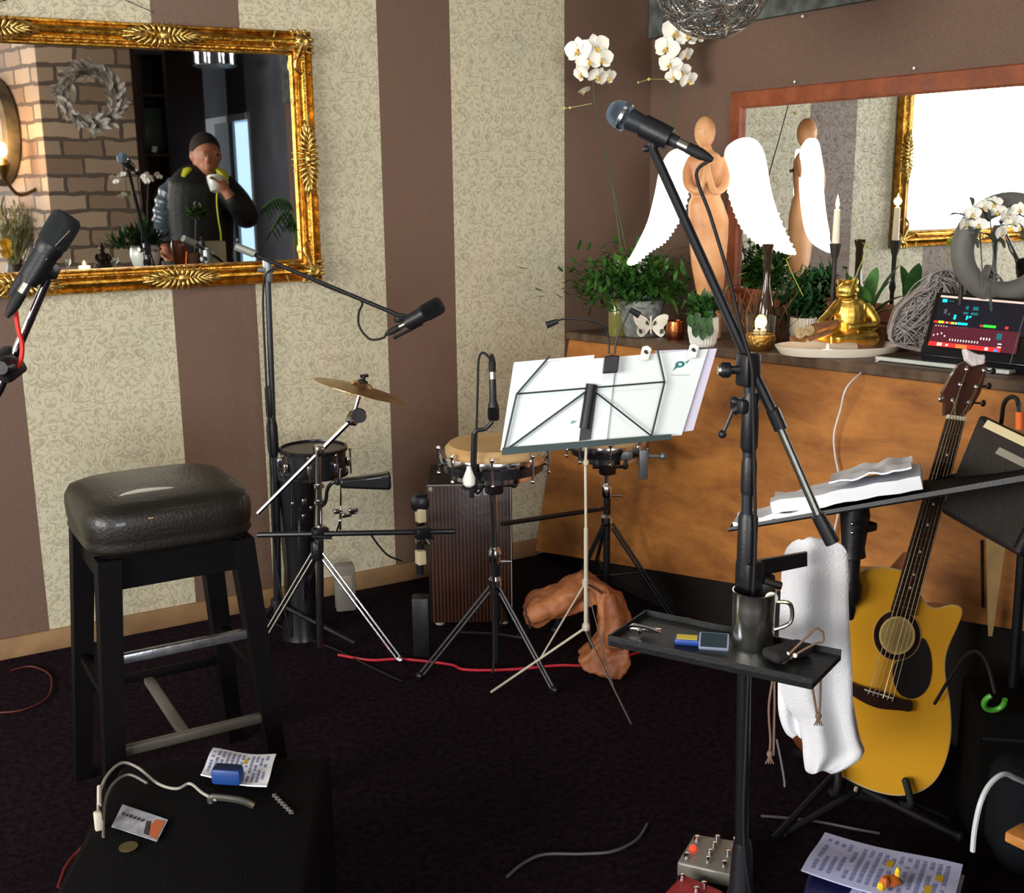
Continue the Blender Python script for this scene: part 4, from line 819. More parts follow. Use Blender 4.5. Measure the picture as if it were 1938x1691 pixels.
g = G(); g.slab([fq(.17, .02, .009), fq(.75, .02, .009), fq(.75, .10, .009), fq(.15, .10, .009)], -an*.004); g.build('panel_strip', CRM, amp)
g = G(); g.slab([fq(.40, .20, .009), fq(.8, .20, .009), fq(.8, .27, .009), fq(.38, .27, .009)], -an*.003); g.build('name_plate', mat('grey_name_plate', '9c968c', .4, .3), amp)
g = G(); g.tube([at(1928, 760, 2.48), at(1929, 782, 2.48)], .006, 10); g.build('jack_plug', CHR, amp)
g = G(); g.tube([at(1929, 780, 2.48), at(1929, 812, 2.48)], .008, 10); g.build('jack_ring', mat('orange_ring', 'e06a2c', .5, b=(30, .05)), amp)
g = G(); g.tube(crv([at(1928, 770, 2.48), at(1924, 755, 2.48), at(1912, 752, 2.50), at(1900, 765, 2.54), at(1895, 800, 2.62), at(1885, 860, 2.68)], 6), .005, 8); tag(g.build('amplifier_cable', RUB), 'short black cable arching out of the top of the amplifier', 'cable')
g = G(); ab = V((at(1885, 1200, 2.6).x, at(1885, 1200, 2.6).y, 0))
ast = thing('amplifier_stand', ab, 'pale wooden leg frame below the tilted amplifier', 'stand')
PALEW = mat('pale_wood', 'b59565', .6, n=(15, .3), b=(30, .1))
g = G(); g.hexa([at(1866, 1020, 2.6), at(1905, 1020, 2.6), at(1878, 1205, 2.6), at(1870, 1205, 2.6)]+[at(1866, 1020, 2.64), at(1905, 1020, 2.64), at(1878, 1205, 2.64), at(1870, 1205, 2.64)]); g.build('leg', PALEW, ast)
g = G(); e = at(1935, 1052, 2.5); g.tube([e, V((e.x+.02, e.y, .0))], .012, 8); g.tube([e+RV*.2+HD*.1, V((e.x+.3, e.y-.05, 0))], .012, 8); g.tube([e, e+RV*.2+HD*.1], .012, 8); g.build('frame', DMET, ast)
# dark cases in the right background
def case(name, c, d, yaw, label, m=BLK, cat='case', bev=.012):
    t = thing(name, c, label, cat); g = G(fr(c, yaw)); g.box((0, 0, d[2]/2), d, bev=bev, seg=3); g.build('body', m, t)
    g = G(fr(c, yaw)); g.tube(crv([(-.05, -d[1]/2, d[2]*.6), (-.045, -d[1]/2-.02, d[2]*.68), (.045, -d[1]/2-.02, d[2]*.68), (.05, -d[1]/2, d[2]*.6)], 5), .006, 8); g.build('handle', RUB, t)
    g = G(fr(c, yaw)); g.box((0, -d[1]/2-.001, d[2]*.82), (d[0]*.96, .004, .008), bev=.001); g.build('lid_seam', DMET, t)
    return t
DKF = nospec(mat('black_fabric', '0a0909', .9, b=(120, .4)), .08)
cA = at(1972, 1300, 2.45); case('equipment_case', V((cA.x, cA.y, 0)), (.30, .22, .33), -10, 'black fabric equipment case in the dark corner right of the guitar', DKF)
lm = mat('green_plastic', '3f8a2a', .4, b=(40, .05)); g = G(); rc = at(1882, 1330, 2.28); g.tube([rc+RV*.022*math.cos(a)+UZ*.022*math.sin(a)-HD*.008*math.sin(a) for a in [math.radians(q) for q in range(120, 400, 20)]], .006, 8); tag(g.build('cable_tie', lm), 'small green plastic ring hanging in the dark right of the guitar', 'ring')
g = G(); g.tube(crv([rc+UZ*.02, rc+V((.02, .05, .08)), rc+V((.05, .12, .05)), rc+V((.06, .2, -.1))], 5), .004, 6); tag(g.build('hanging_cord', RUB), 'black cord from which the green plastic ring hangs', 'cable')
# black bag lower right with white cable
bC = fl(2075, 1640); bgt = thing('soft_bag', V((bC.x, bC.y, 0)), 'black soft bag at the lower right corner with a white cable over it', 'bag')
g = G(fr(V((bC.x, bC.y+.05, 0)), -8)); g.box((.0, .0, .12), (.40, .26, .24), bev=.05, seg=4); o = g.build('body', nospec(mat('charcoal_fabric', '16181c', .9, b=(80, .4)), .08), bgt, ang=70)
g = G(fr(V((bC.x, bC.y+.05, 0)), -8)); g.tube(crv([(-.16, -.135, .1), (-.1, -.15, .2), (0, -.14, .235), (.1, -.15, .2), (.16, -.135, .1)], 6), .007, 8); g.build('piping', RUB, bgt)
g = G(); g.tube(crv([at(1841, 1612, 2.1), at(1845, 1570, 2.1), at(1856, 1520, 2.1), at(1874, 1485, 2.12), at(1900, 1466, 2.14), at(1925, 1475, 2.16), at(1960, 1490, 2.2)], 7), .0055, 8); tag(g.build('white_cable', mat('white_cable', 'd3d6dc', .4, b=(40, .03))), 'white cable arching over the black bag at the lower right', 'cable')
g = G(fr(at(1940, 1585, 2.02), 35)); g.box((0, 0, 0), (.06, .05, .022), bev=.004); tag(g.build('wooden_block', mat('orange_wood', 'd08a45', .45, n=(20, .3), b=(30, .1))), 'orange-brown wooden block at the right edge above the black bag', 'block')
# red device with light under the counter
rd = fl(1350, 1175); rdt = thing('power_strip', rd, 'red power strip box with a glowing red light below the oak panel', 'power strip')
g = G(fr(rd, 8)); g.box((0, 0, .025), (.13, .1, .05), bev=.008); g.build('body', mat('red_plastic', '9c1510', .45, b=(40, .05)), rdt)
g = G(fr(rd, 8)); g.ball((.03, -.02, .053), (.007, .007, .005), 8); g.build('indicator_light', mat('red_led', 'ff2a1a', .4, e=('ff2010', 3)), rdt)
g = G(); g.tube(crv([rd+V((-.05, 0, .02)), fl(1290, 1170, .01), fl(1240, 1165, .01), fl(1200, 1180, .01)], 5), .004, 6); tag(g.build('thin_cable', mat('dark_red_cord', '5c1512', .6, b=(40, .05))), 'dark red cord leaving the red power strip box', 'cable')
# ================================================================ TRAY ON THE FOREGROUND STAND
tT = 2.02
tz = at(1400, 1207, Tm).z
TR = lambda x, y, dz=0: fl(x, y, tz+dz)
tr = thing('accessory_tray', TR(1405, 1250), 'narrow black tray clamped to the foreground microphone stand', 'tray')
q4 = [TR(1150, 1213), TR(1537, 1296), TR(1592, 1240), TR(1222, 1163)]
TRM = mat('black_tray', '16181a', .45, b=(100, .1))
g = G(); g.slab(q4, UZ*-.010); g.build('plate', TRM, tr)
g = G()
for i in range(4):
    a, b = q4[i], q4[(i+1) % 4]; c = (q4[0]+q4[2])/2; inn = ((c-(a+b)/2)); inn.z = 0; inn.normalize()
    if i == 1: continue
    g.slab([a-UZ*.010, b-UZ*.010, b+UZ*.010, a+UZ*.010], inn*.004)
g.build('raised_edge', TRM, tr)
g = G(); g.box(TR(1405, 1250, -.028), (.05, .05, .035), bev=.008); g.tube([TR(1405, 1250, -.028), TR(1370, 1262, -.028)], .007, 8); g.build('clamp', BLK, tr)
mg = TR(1424, 1222); mug = thing('steel_mug', mg, 'shiny stainless steel mug on the black tray', 'mug')
mt_ = mat('polished_steel', 'dcdad2', .24, 1, b=(12, .03)); r = .0385; hM = .108
g = G(); g.lathe([(0, .002), (r*.9, .0), (r, .006), (r*1.0, .08), (r*1.01, hM-.004), (r*1.04, hM), (r*.98, hM), (r*.96, .08), (r*.95, .01), (0, .009)], mg, 40); g.build('body', mt_, mug)
g = G(); g.tube(crv([mg+RV*r*.98+UZ*.085, mg+RV*(r+.028)+UZ*.08, mg+RV*(r+.03)+UZ*.045, mg+RV*r*.98+UZ*.03], 6), .004, 8); g.build('handle', mt_, mug)
tg = at(1460, 1133, 2.0); g = G(); g.tube([tg+RV*.009*math.cos(a)+UZ*.009*math.sin(a) for a in [2*PI*i/16 for i in range(16)]], .0035, 8, closed=True); g.tube([tg-UZ*.01-RV*.003, tg-UZ*.022-RV*.008], .0025, 6); tag(g.build('ring_tag', mat('white_ring', 'f2f2ee', .3, b=(30, .02))), 'small white ring clipped to the rim of the steel mug', 'ring')
def devc(name, c, d, yaw, m, label, cat, sc=None):
    t = thing(name, c, label, cat); g = G(fr(c, yaw)); g.box((0, 0, d[2]/2), d, bev=min(d)*.25); g.build('body', m, t)
    if sc: g = G(fr(c, yaw)); g.box((0, 0, d[2]), (d[0]*.84, d[1]*.8, .001)); g.build('face', sc, t)
    return t
ph = TR(1350, 1233); t = thing('small_player', ph, 'small device with a pale blue rim and dark screen on the tray', 'player')
g = G(fr(ph, -12, -62)); g.box((0, 0, .022), (.055, .008, .04), bev=.003); g.build('body', mat('pale_blue_metal', 'b9c7e6', .3, .6, b=(30, .02)), t)
g = G(fr(ph, -12, -62)); g.box((0, -.0045, .022), (.048, .001, .033)); g.build('screen', mat('dark_glass', '27343c', .12, coat=.6, b=(10, .01)), t)
t = devc('pick_box', TR(1300, 1218), (.045, .028, .012), -12, mat('blue_card', '20418f', .45, b=(30, .04)), 'small blue and yellow box lying on the tray', 'box', mat('yellow_card', 'd9c32c', .45, b=(30, .04)))
cp_ = TR(1222, 1196, .006); cpt = thing('guitar_capo', cp_, 'shiny metal guitar capo at the left end of the tray', 'capo')
g = G(fr(cp_, -15)); g.box((0, 0, .004), (.06, .012, .008), bev=.002); g.build('bar', CHR, cpt)
g = G(fr(cp_, -15)); g.tube(crv([(-.03, 0, .006), (-.02, -.012, .016), (.01, -.016, .014), (.03, -.012, .006)], 5), .0035, 8); g.tube([(-.012, -.005, .008), (-.008, -.02, .005)], .004, 8); g.build('lever', CHR, cpt)
pz = TR(1510, 1235, .012); psn = thing('drawstring_pouch', pz, 'dark pouch with brown cords hanging over the right end of the tray', 'pouch')
CORD = mat('brown_cord', '6d5546', .8, b=(200, .3))
g = G(fr(TR(1490, 1245, .0), 30)); g.box((0, 0, .012), (.09, .045, .02), bev=.009, seg=3); g.build('body', mat('dark_pouch', '191517', .8, b=(120, .4)), psn)
tt = 1.93
for pts in ([(1558, 1200), (1545, 1190), (1528, 1205), (1500, 1232), (1470, 1262), (1463, 1285), (1455, 1340), (1458, 1400), (1456, 1430)], [(1556, 1195), (1558, 1215), (1540, 1220), (1490, 1250), (1468, 1275), (1466, 1340), (1464, 1430)], [(1536, 1292), (1545, 1345), (1549, 1362), (1552, 1330), (1553, 1285)]):
    g = G(); g.tube(crv([at(x, y, tt) for x, y in pts], 5), .0022, 6); g.build('cord', CORD, psn)
g = G()
for x, y in ((1457, 1428), (1549, 1356)):
    g.ball(at(x, y, tt), (.006, .006, .008), 8)
    for i in range(4): g.tube([at(x, y+3, tt), at(x-8+i*5, y+18, tt)], .0014, 5)
g.build('knot', CORD, psn)
g = G(); g.ball(at(1491, 1238, tt), .004, 8); g.ball(at(1505, 1241, tt), .0045, 8); g.build('bead', mat('pearl', 'e9e6dc'), psn)
g = G(); g.tube(crv([at(1470, 1400, 1.98), at(1478, 1440, 1.98), at(1484, 1475, 1.98), at(1485, 1490, 1.98)], 4), .002, 6); tag(g.build('loose_string', mat('grey_string', '5c5f66', .6, b=(50, .1))), 'thin grey string dangling below the towel beside the tray', 'string')
# holder arm and towel
ar = thing('holder_arm', at(1440, 1070, Tm), 'flat black holder arm clamped to the foreground stand carrying the towel', 'holder')
g = G(); a, b = at(1430, 1072, 2.04), at(1528, 1052, 2.02); g.slab([at(1432, 1062, 2.07), at(1528, 1046, 2.13), at(1528, 1072, 2.13), at(1432, 1092, 2.07)], HD*.008); g.build('bar', BLK, ar)
g = G(); g.box(at(1418, 1090, Tm), (.04, .04, .06), bev=.006); g.box(at(1445, 1118, Tm+.02), (.045, .02, .06), bev=.006); g.tube([at(1445, 1100, Tm), at(1478, 1110, Tm)], .008, 8); g.build('clamp', BLK, ar)
TOW = mat('white_terry', 'f2f3fa', .95, b=(260, .35), n=(7, .04), sheen=.3)
tw = thing('towel', at(1540, 1300, 2.0), 'white towel draped over the holder arm in front of the guitar', 'towel')
def cloth(rows, t, seed, thick, name, wav=.010):
    g = G(); n = 14; vs = []; m = len(rows)
    R = crv([V((a, b, y)) for a, b, y in rows], 4)
    for s in (0, 1):
        for i, rw in enumerate(R):
            for k in range(n+1):
                u = k/n; x = rw[0]+(rw[1]-rw[0])*u; f = i/len(R)
                dd = wav*(.35+f)*math.sin(u*PI*3.1+seed+f*1.2)+.012*(1-math.sin(PI*u))*1.0
                vs.append(at(x, rw[2]+3*math.sin(u*7+seed), t+dd+s*thick))
    M_ = len(R); K = M_*(n+1); fs = []
    for i in range(M_-1):
        for k in range(n): a = i*(n+1)+k; fs += [(a, a+1, a+n+2, a+n+1), (K+a, K+a+n+1, K+a+n+2, K+a+1)]
        for a, b in ((i*(n+1), (i+1)*(n+1)), (i*(n+1)+n, (i+1)*(n+1)+n)): fs.append((a, b, b+K, a+K))
    for k in range(n):
        for a, b in ((k, k+1), ((M_-1)*(n+1)+k, (M_-1)*(n+1)+k+1)): fs.append((a, b, b+K, a+K))
    g.add(vs, fs); return g.build(name, TOW, tw, ang=80)
cloth([(1512, 1552, 1019), (1498, 1588, 1026), (1486, 1602, 1042), (1480, 1606, 1070), (1477, 1606, 1130), (1474, 1609, 1200), (1474, 1613, 1270), (1486, 1614, 1330), (1510, 1616, 1365), (1518, 1624, 1400), (1520, 1632, 1430), (1524, 1596, 1456), (1532, 1575, 1463)], 2.17, .6, .016, 'front_fold', .012)
cloth([(1490, 1560, 1040), (1480, 1560, 1090), (1474, 1545, 1200), (1472, 1530, 1300), (1474, 1525, 1350), (1486, 1522, 1384), (1500, 1520, 1396)], 2.21, 2.0, .010, 'back_fold', .006)
cloth([(1585, 1615, 1335), (1588, 1622, 1370), (1590, 1628, 1400), (1590, 1636, 1426), (1588, 1618, 1440), (1580, 1600, 1450)], 2.20, 3.3, .010, 'loose_corner', .008)
# ================================================================ FLOOR ITEMS
def knob(par, c, r=.007, h=.014, m=CHR): g = G(); g.lathe([(r, 0), (r*.85, h*.9), (0, h)], c, 12); g.build('knob', m, par)
def pedal(name, q, z, m, label, knobs, led=None, low=.035):
    P = [fl(x, y, z) for x, y in q]; t = thing(name, (P[0]+P[2])/2-UZ*z, label, 'effects pedal')
    g = G(); g.slab(P, -UZ*low); o = g.build('housing', m, t); b = o.modifiers.new('bevel', 'BEVEL'); b.width = .005; b.segments = 2
    g = G(); g.slab([p-UZ*low for p in P], -UZ*(z-low)*1.0); g.build('underside', BLK, t)
    for x, y in knobs: knob(t, fl(x, y, z))
    if led: g = G(); g.lathe([(.007, 0), (.007, .006), (.004, .009), (0, .009)], fl(*led, z), 14); g.build('red_switch', mat('red_led', 'ff2a1a'), t)
    return t
pedal('mixer_pedal', [(1281, 1632), (1390, 1657), (1424, 1596), (1314, 1578)], .06, mat('grey_metal_box', '8d8a83', .45, .4, b=(50, .05), n=(12, .15)), 'small grey metal mixer box with knobs and a red button on the carpet', [(1319, 1592), (1358, 1592), (1392, 1596), (1352, 1604), (1344, 1618), (1300, 1624), (1340, 1632), (1371, 1640), (1378, 1620)], (1311, 1608))
pedal('effects_pedal', [(1225, 1725), (1330, 1740), (1372, 1688), (1292, 1653)], .06, mat('red_metal_box', 'a3262a', .4, .3, b=(50, .05), n=(30, .3)), 'red effects box with chrome knobs at the bottom edge', [(1291, 1665), (1332, 1680), (1318, 1690)])
bs = fl(1640, 1700); g = G(); zc = .09
csq = [fl(1500, 1760, zc), fl(1790, 1790, zc), fl(1830, 1665, zc), fl(1545, 1598, zc)]
bc_ = thing('flat_case', (csq[0]+csq[2])/2-UZ*zc, 'dark blue flat case under the papers at the bottom right', 'case')
g = G(); g.slab(csq, -UZ*.09); o = g.build('body', mat('navy_case', '14174a', .5, b=(60, .1)), bc_); b = o.modifiers.new('bevel', 'BEVEL'); b.width = .008; b.segments = 2
g = G(); a, b = (csq[0]+csq[1])/2, (csq[1]-csq[0]).normalized(); g.tube(crv([a-b*.06-UZ*.03, a-b*.05-UZ*.03-HD*.03, a+b*.05-UZ*.03-HD*.03, a+b*.06-UZ*.03], 4), .006, 8); g.build('handle', BLK, bc_)
INKM = mat('blue_grey_print', '7d84b4', .8, b=(30, .05)); YEL = mat('yellow_highlighter', 'c9a52c', .7, b=(30, .05))
def fpaper(q, z, label, rows, cols, hl, name='song_sheet', m=None, seed=1, group=None):
    P = [fl(x, y, z) for x, y in q]; n1 = 10; g = G(); vs = []
    W_ = lambda u, v, o=0: (P[0]*(1-u)+P[1]*u)*(1-v)+(P[3]*(1-u)+P[2]*u)*v+UZ*(o+.004*math.sin(u*5+seed)+.003*math.sin(v*6+seed*2)+.004)
    for s in (0, 1):
        for i in range(n1+1):
            for j in range(n1+1): vs.append(W_(i/n1, j/n1, -s*.003))
    K = (n1+1)**2; fs = []
    for i in range(n1):
        for j in range(n1): a = i*(n1+1)+j; fs += [(a, a+1, a+n1+2, a+n1+1), (K+a, K+a+n1+1, K+a+n1+2, K+a+1)]
        for a, b in ((i, i+1), (n1*(n1+1)+i, n1*(n1+1)+i+1), (i*(n1+1), (i+1)*(n1+1)), (i*(n1+1)+n1, (i+1)*(n1+1)+n1)): fs.append((a, b, b+K, a+K))
    g.add(vs, fs); o = tag(g.build(name, m or PAPER), label, 'paper', group); r = random.Random(seed)
    g = G()
    for c in range(cols):
        u = .05+.9*c/cols; v = .1
        while v < .88:
            l = .03+.07*r.random()
            if r.random() < .8: g.add([W_(u, v, .0006), W_(u+.45/cols, v, .0006), W_(u+.45/cols, min(v+l, .9), .0006), W_(u, min(v+l, .9), .0006)], [(0, 1, 2, 3)])
            v += l+.015
    g.build('printed_lines', INKM, o, ang=0); g = G()
    for u, v in hl: g = G(); g.add([W_(u, v, .001), W_(u+.05, v, .001), W_(u+.05, v+.16, .001), W_(u, v+.16, .001)], [(0, 1, 2, 3)]); g.build('highlighter_mark', YEL, o, ang=0)
    return o
LPAP = mat('lilac_paper', 'b8bce4', .8, b=(40, .1), n=(6, .06))  # pale lilac paper with slight random mottling
fpaper([(1516, 1650), (1800, 1735), (1822, 1642), (1561, 1578)], .105, 'bluish white printed papers with yellow marks on the dark blue case', 6, 17, [(.5, .6), (.85, .5), (.8, .2)], m=LPAP, seed=3)
fpaper([(1600, 1700), (1812, 1712), (1826, 1658), (1640, 1640)], .098, 'second bluish sheet sticking out beneath the printed papers on the dark blue case', 6, 14, [], m=LPAP, seed=5)
yo = fl(1685, 1678, .115); yt = thing('figurine', yo, 'small yellow and orange figurine on the printed papers at the bottom edge', 'figurine')
g = G(fr(yo)); g.ball((0, 0, .012), (.022, .014, .012), 10); g.ball((-.015, -.01, .016), (.010, .010, .012), 8); g.build('body', mat('orange_plastic', 'c96a2a', .4, b=(40, .05)), yt)
g = G(fr(yo)); g.ball((.014, .004, .024), (.006, .006, .016), 8); g.ball((-.022, -.012, .008), (.009, .008, .010), 8); g.build('yellow_parts', mat('yellow_plastic', 'ecc92a', .4, b=(40, .05)), yt)
# floor cables
def cable(pts, r, m, label, z=.006): g = G(); g.tube(crv([fl(x, y, z) for x, y in pts], 6), r, 6); return tag(g.build('floor_cable', m), label, 'cable')
cable([(640, 1240), (700, 1250), (760, 1248), (850, 1258), (880, 1268), (960, 1268), (1055, 1260), (1120, 1258), (1230, 1230)], .0045, mat('crimson_cable', 'b3182c', .5, b=(40, .05)), 'crimson cable lying across the dark carpet behind the music stand')
cable([(960, 1660), (990, 1635), (1030, 1618), (1100, 1617), (1160, 1612), (1205, 1590), (1225, 1560)], .0035, mat('dark_grey_cable', '4a464c', .5, b=(40, .05)), 'dark grey cable curving over the carpet left of the grey mixer box')
cable([(1440, 1545), (1500, 1550), (1560, 1558), (1620, 1570), (1665, 1578)], .0035, mat('dark_grey_cable', '4a464c'), 'dark grey cable on the carpet in front of the guitar')
cable([(500, 1170), (560, 1200), (640, 1232), (700, 1262), (760, 1290)], .003, RUB, 'black cable on the carpet under the cymbal stand')
cable([(20, 1270), (60, 1262), (95, 1280), (90, 1320), (40, 1345), (-20, 1350)], .003, mat('dull_red_cable', '4a1410', .6, b=(40, .05)), 'dull red cable on the carpet at the left edge')
# ================================================================ CASE AT THE LOWER LEFT
tcz = .30
cs = fl(395, 1640, tcz); csb = V((cs.x, cs.y, 0))
ac = thing('road_case', csb, 'black amplifier case at the lower left with papers and stickers on it', 'case')
g = G(fr(csb, 4)); g.box((-.035, .14, tcz/2), (.44, .52, tcz), bev=.018, seg=3); g.build('body', nospec(mat('black_tolex', '070608', .8, b=(180, .3))), ac)
g = G(fr(csb, 4)); g.box((0, -.118, tcz*.45), (.33, .006, tcz*.72), bev=.002); g.build('grille', mat('black_grille_cloth', '0c0c0d', .9, b=(400, .6)), ac)
for sx in (-.17, .17):
    for zz in (.02, tcz-.02): g = G(fr(csb, 4)); g.box((sx*1.02, -.105, zz), (.03, .03, .03), bev=.008); g.build('metal_corner', mat('dull_corner', '55504a', .4, .8, b=(40, .05)), ac)
hC = lambda x, y, z=tcz+.004: fl(x, y, z)
g = G(); g.tube(crv([hC(400, 1520)+UZ*.0, hC(404, 1520)+UZ*.012, hC(455, 1526)+UZ*.012, hC(480, 1526)], 5), .007, 8); g.build('handle', mat('chrome_trimmed_handle', '6b6b66', .3, .8, b=(40, .05)), ac)
g = G(); k = [hC(232, 1524), hC(318, 1553), hC(297, 1594), hC(211, 1566)]; g.slab(k, UZ*.0012); fly = tag(g.build('sticker_flyer', mat('flyer_paper', 'aeb0b8', .6, b=(30, .05), n=(40, .25), col2='8a8c96')), 'rectangular photo flyer lying on the lower left case', 'flyer')
kk = lambda u, v: (k[0]*(1-u)+k[1]*u)*(1-v)+(k[3]*(1-u)+k[2]*u)*v+UZ*.0018
g = G(); g.add([kk(*p) for p in ((.78, .15), (.97, .12), (.97, .95), (.82, .9), (.72, .55))], [(0, 1, 2, 3, 4)]); g.build('orange_patch', mat('orange_print', 'b5603c', .6), fly, ang=0)
g = G(); g.add([kk(*p) for p in ((.62, .35), (.7, .3), (.76, .6), (.8, .9), (.68, .88))], [(0, 1, 2, 3, 4)])
for i in range(6): g.add([kk(*p) for p in ((.08+i*.085, .32+.03*(i % 2)), (.14+i*.085, .30), (.14+i*.085, .42), (.08+i*.085, .45))], [(0, 1, 2, 3)])
g.build('dark_print', mat('dark_print', '3a3238', .6), fly, ang=0)
g = G(); g.lathe([(.017, 0), (.017, .0015), (0, .0015)], hC(243, 1604), 24); tag(g.build('round_sticker', mat('dull_gold_sticker', '5c5232', .5, .3, b=(40, .1))), 'dull gold round sticker below the flyer on the lower left case', 'sticker')
fpaper([(380, 1472), (505, 1492), (523, 1432), (404, 1422)], tcz+.012, 'printed white sheets with a yellow mark at the back of the lower left case', 6, 12, [(.55, .6)], seed=8)
t = devc('blue_box', hC(432, 1482, tcz+.014), (.062, .03, .035), -8, mat('deep_blue_card', '163a78', .45, b=(30, .04)), 'small deep blue box on the printed sheets at the back of the lower left case', 'box', mat('dark_blue_top', '141f3a', .5))
g = G()   # silver script emblem
for i in range(7):
    a = hC(516+i*5.2, 1506+i*5.2); g.tube(crv([a, a+RV*.006+UZ*.002, a-HD*.008+RV*.002+UZ*.002, a+RV*.009-HD*.004], 3), .0022, 5)
g.build('script_emblem', mat('silver_script', '9c9c9c', .35, .7, b=(40, .05)), ac)
WCAB = mat('grey_white_cable', '9a958e', .45, b=(40, .05))
g = G(); g.tube(crv([hC(188, 1560)+UZ*.02, hC(190, 1535)+UZ*.03, hC(205, 1500)+UZ*.035, hC(232, 1470)+UZ*.03, hC(262, 1470)+UZ*.02, hC(300, 1494)+UZ*.012, hC(335, 1502)+UZ*.01, hC(360, 1494)+UZ*.012, hC(384, 1512)+UZ*.012, hC(410, 1524)+UZ*.01], 6), .003, 7)
tag(g.build('patch_cable', WCAB), 'greyish white patch cable looping over the lower left case', 'cable')
g = G(); g.box(hC(187, 1566)+UZ*.012, (.014, .014, .04), bev=.003); g.tube([hC(190, 1548)+UZ*.025, hC(191, 1520)+UZ*.035], .0045, 8); tag(g.build('cable_plug', mat('cream_plug', 'c6beae', .4, b=(40, .05))), 'cream square plug at the left end of the patch cable', 'plug')
g = G(); g.tube(crv([hC(196, 1590)+UZ*.006, hC(200, 1540)+UZ*.02, hC(215, 1510)+UZ*.028, hC(245, 1488)+UZ*.025, hC(280, 1500)+UZ*.02], 6), .0028, 7); tag(g.build('patch_cable', mat('grey_cable', '6e6a64', .5, b=(40, .05))), 'second darker patch cable beside the greyish white one on the lower left case', 'cable')
g = G(); g.tube(crv([fl(110, 1680, .01), fl(125, 1640, .02), fl(150, 1610, .03), fl(175, 1590, .05)], 5), .0035, 7); tag(g.build('red_lead', mat('dark_red_lead', '6d1a14', .5, b=(40, .05))), 'dark red lead on the carpet left of the lower left case', 'cable')
# ================================================================ THINGS ON THE COUNTER
def ovalring(c, n, r, z): return [(c[0]+r*math.cos(2*PI*i/n), c[1]+r*math.sin(2*PI*i/n), z) for i in range(n)]
def foliage(g, c, rad, cnt, ls, r, up=.6, w=.4, sag=-.01):
    for i in range(cnt):
        d = V((r.gauss(0, 1), r.gauss(0, 1), abs(r.gauss(up, .6)))).normalized(); a = V(c)+d*rad*r.uniform(.15, .75); b = a+(d+V((r.gauss(0, .5), r.gauss(0, .5), r.gauss(-.1, .4)))).normalized()*ls*r.uniform(.7, 1.3)
        g.leaf(a, b, ls*w, (0, 0, sag), 4)
def potm(name, c, prof, m, label, n=32, rib=0, cat='plant pot', soil=None):
    t = thing(name, c, label, cat); g = G(); g.lathe(prof, c, n, rib=rib); g.build('pot', m, t, ang=30 if not rib else 10)
    zt = max(p[1] for p in prof); r = prof[-1][0]
    g = G(); g.lathe([(r*1.0, zt-.02), (r*.7, zt-.012), (0, zt-.01)], c, 20); g.build('soil', mat('dark_soil', '2a1c12', .95, b=(80, .8)), t); return t
GREYP = mat('mottled_grey_pot', '8a8d88', .7, col2='5f6360', n=(45, .4), b=(60, .6))
pc = SX(1213, .08)
orc = potm('potted_orchid', pc, [(0, 0), (.062, 0), (.072, .03), (.085, .09), (.088, .13), (.083, .135), (.078, .12)], GREYP, 'white orchid with two long flower stems in a mottled grey pot near the corner', cat='orchid')
tO = (pc-CAM).dot(HD); PO = lambda x, y, o=0: at(x, y, tO+o)
g = G()
for a, b, wd, sg in (((1205, 545), (1105, 560), .05, .05), ((1210, 540), (1130, 500), .05, .02), ((1210, 548), (1150, 590), .045, .035), ((1220, 540), (1262, 480), .045, .01), ((1225, 545), (1300, 520), .05, .04), ((1225, 548), (1310, 565), .05, .04), ((1205, 545), (1165, 480), .05, .01), ((1215, 545), (1235, 500), .04, 0), ((1230, 550), (1285, 600), .045, .04)):
    g.leaf(PO(*a), PO(*b, rnd.uniform(-.08, .06)), wd, (0, 0, sg), 9)
g.clampw(); g.build('strap_leaves', LEAFL, orc, ang=60)
g = G(); r = random.Random(3)
for i in range(900):
    x, y = r.gauss(1195, 55), r.gauss(530, 24); 
    if y > 590: continue
    a = PO(x, y, r.uniform(-.12, .06)); d = V((r.gauss(0, 1), r.gauss(0, 1), r.gauss(-.2, .7))).normalized(); g.leaf(a, a+d*.045, .017, (0, 0, -.004), 3)
g.clampw(); g.build('fern_fronds', mat('fern_green', '3b6a22', .5, col2='1c4312', n=(25, .4)), orc)
STEM = mat('dark_green_stem', '3c4a24', .5, b=(60, .1)); PET = mat('white_petal', 'f2f0e6', .45, sss=.2, b=(40, .05)); LIP = mat('yellow_orchid_lip', 'd8b44a', .5, b=(40, .05))
s1 = crv([PO(1190, 560), PO(1175, 470), PO(1160, 360), PO(1140, 260, -.03), PO(1125, 190, -.05), PO(1122, 150, -.05), PO(1112, 110, -.06), PO(1100, 100, -.06)], 6)
s2 = crv([PO(1225, 560), PO(1258, 450, .03), PO(1268, 340, .03), PO(1274, 230, .03), PO(1277, 170, .03), PO(1284, 120, .02), PO(1300, 80, .02), PO(1320, 70, .02)], 6)
for s in (s1, s2): g = G(); g.tube(s, [.003, .0015], 6); g.build('flower_stem', STEM, orc)
def fl_mesh():
    g = G()
    for a, l, wd in ((90, .030, .022), (215, .029, .020), (325, .029, .020), (165, .034, .036), (15, .034, .036)):
        q = math.radians(a); d = V((math.cos(q), 0, math.sin(q))); g.leaf(d*.003, d*l, wd, (0, .004, 0), 6, .12, nrm=V((0, -1, 0)))
    return g
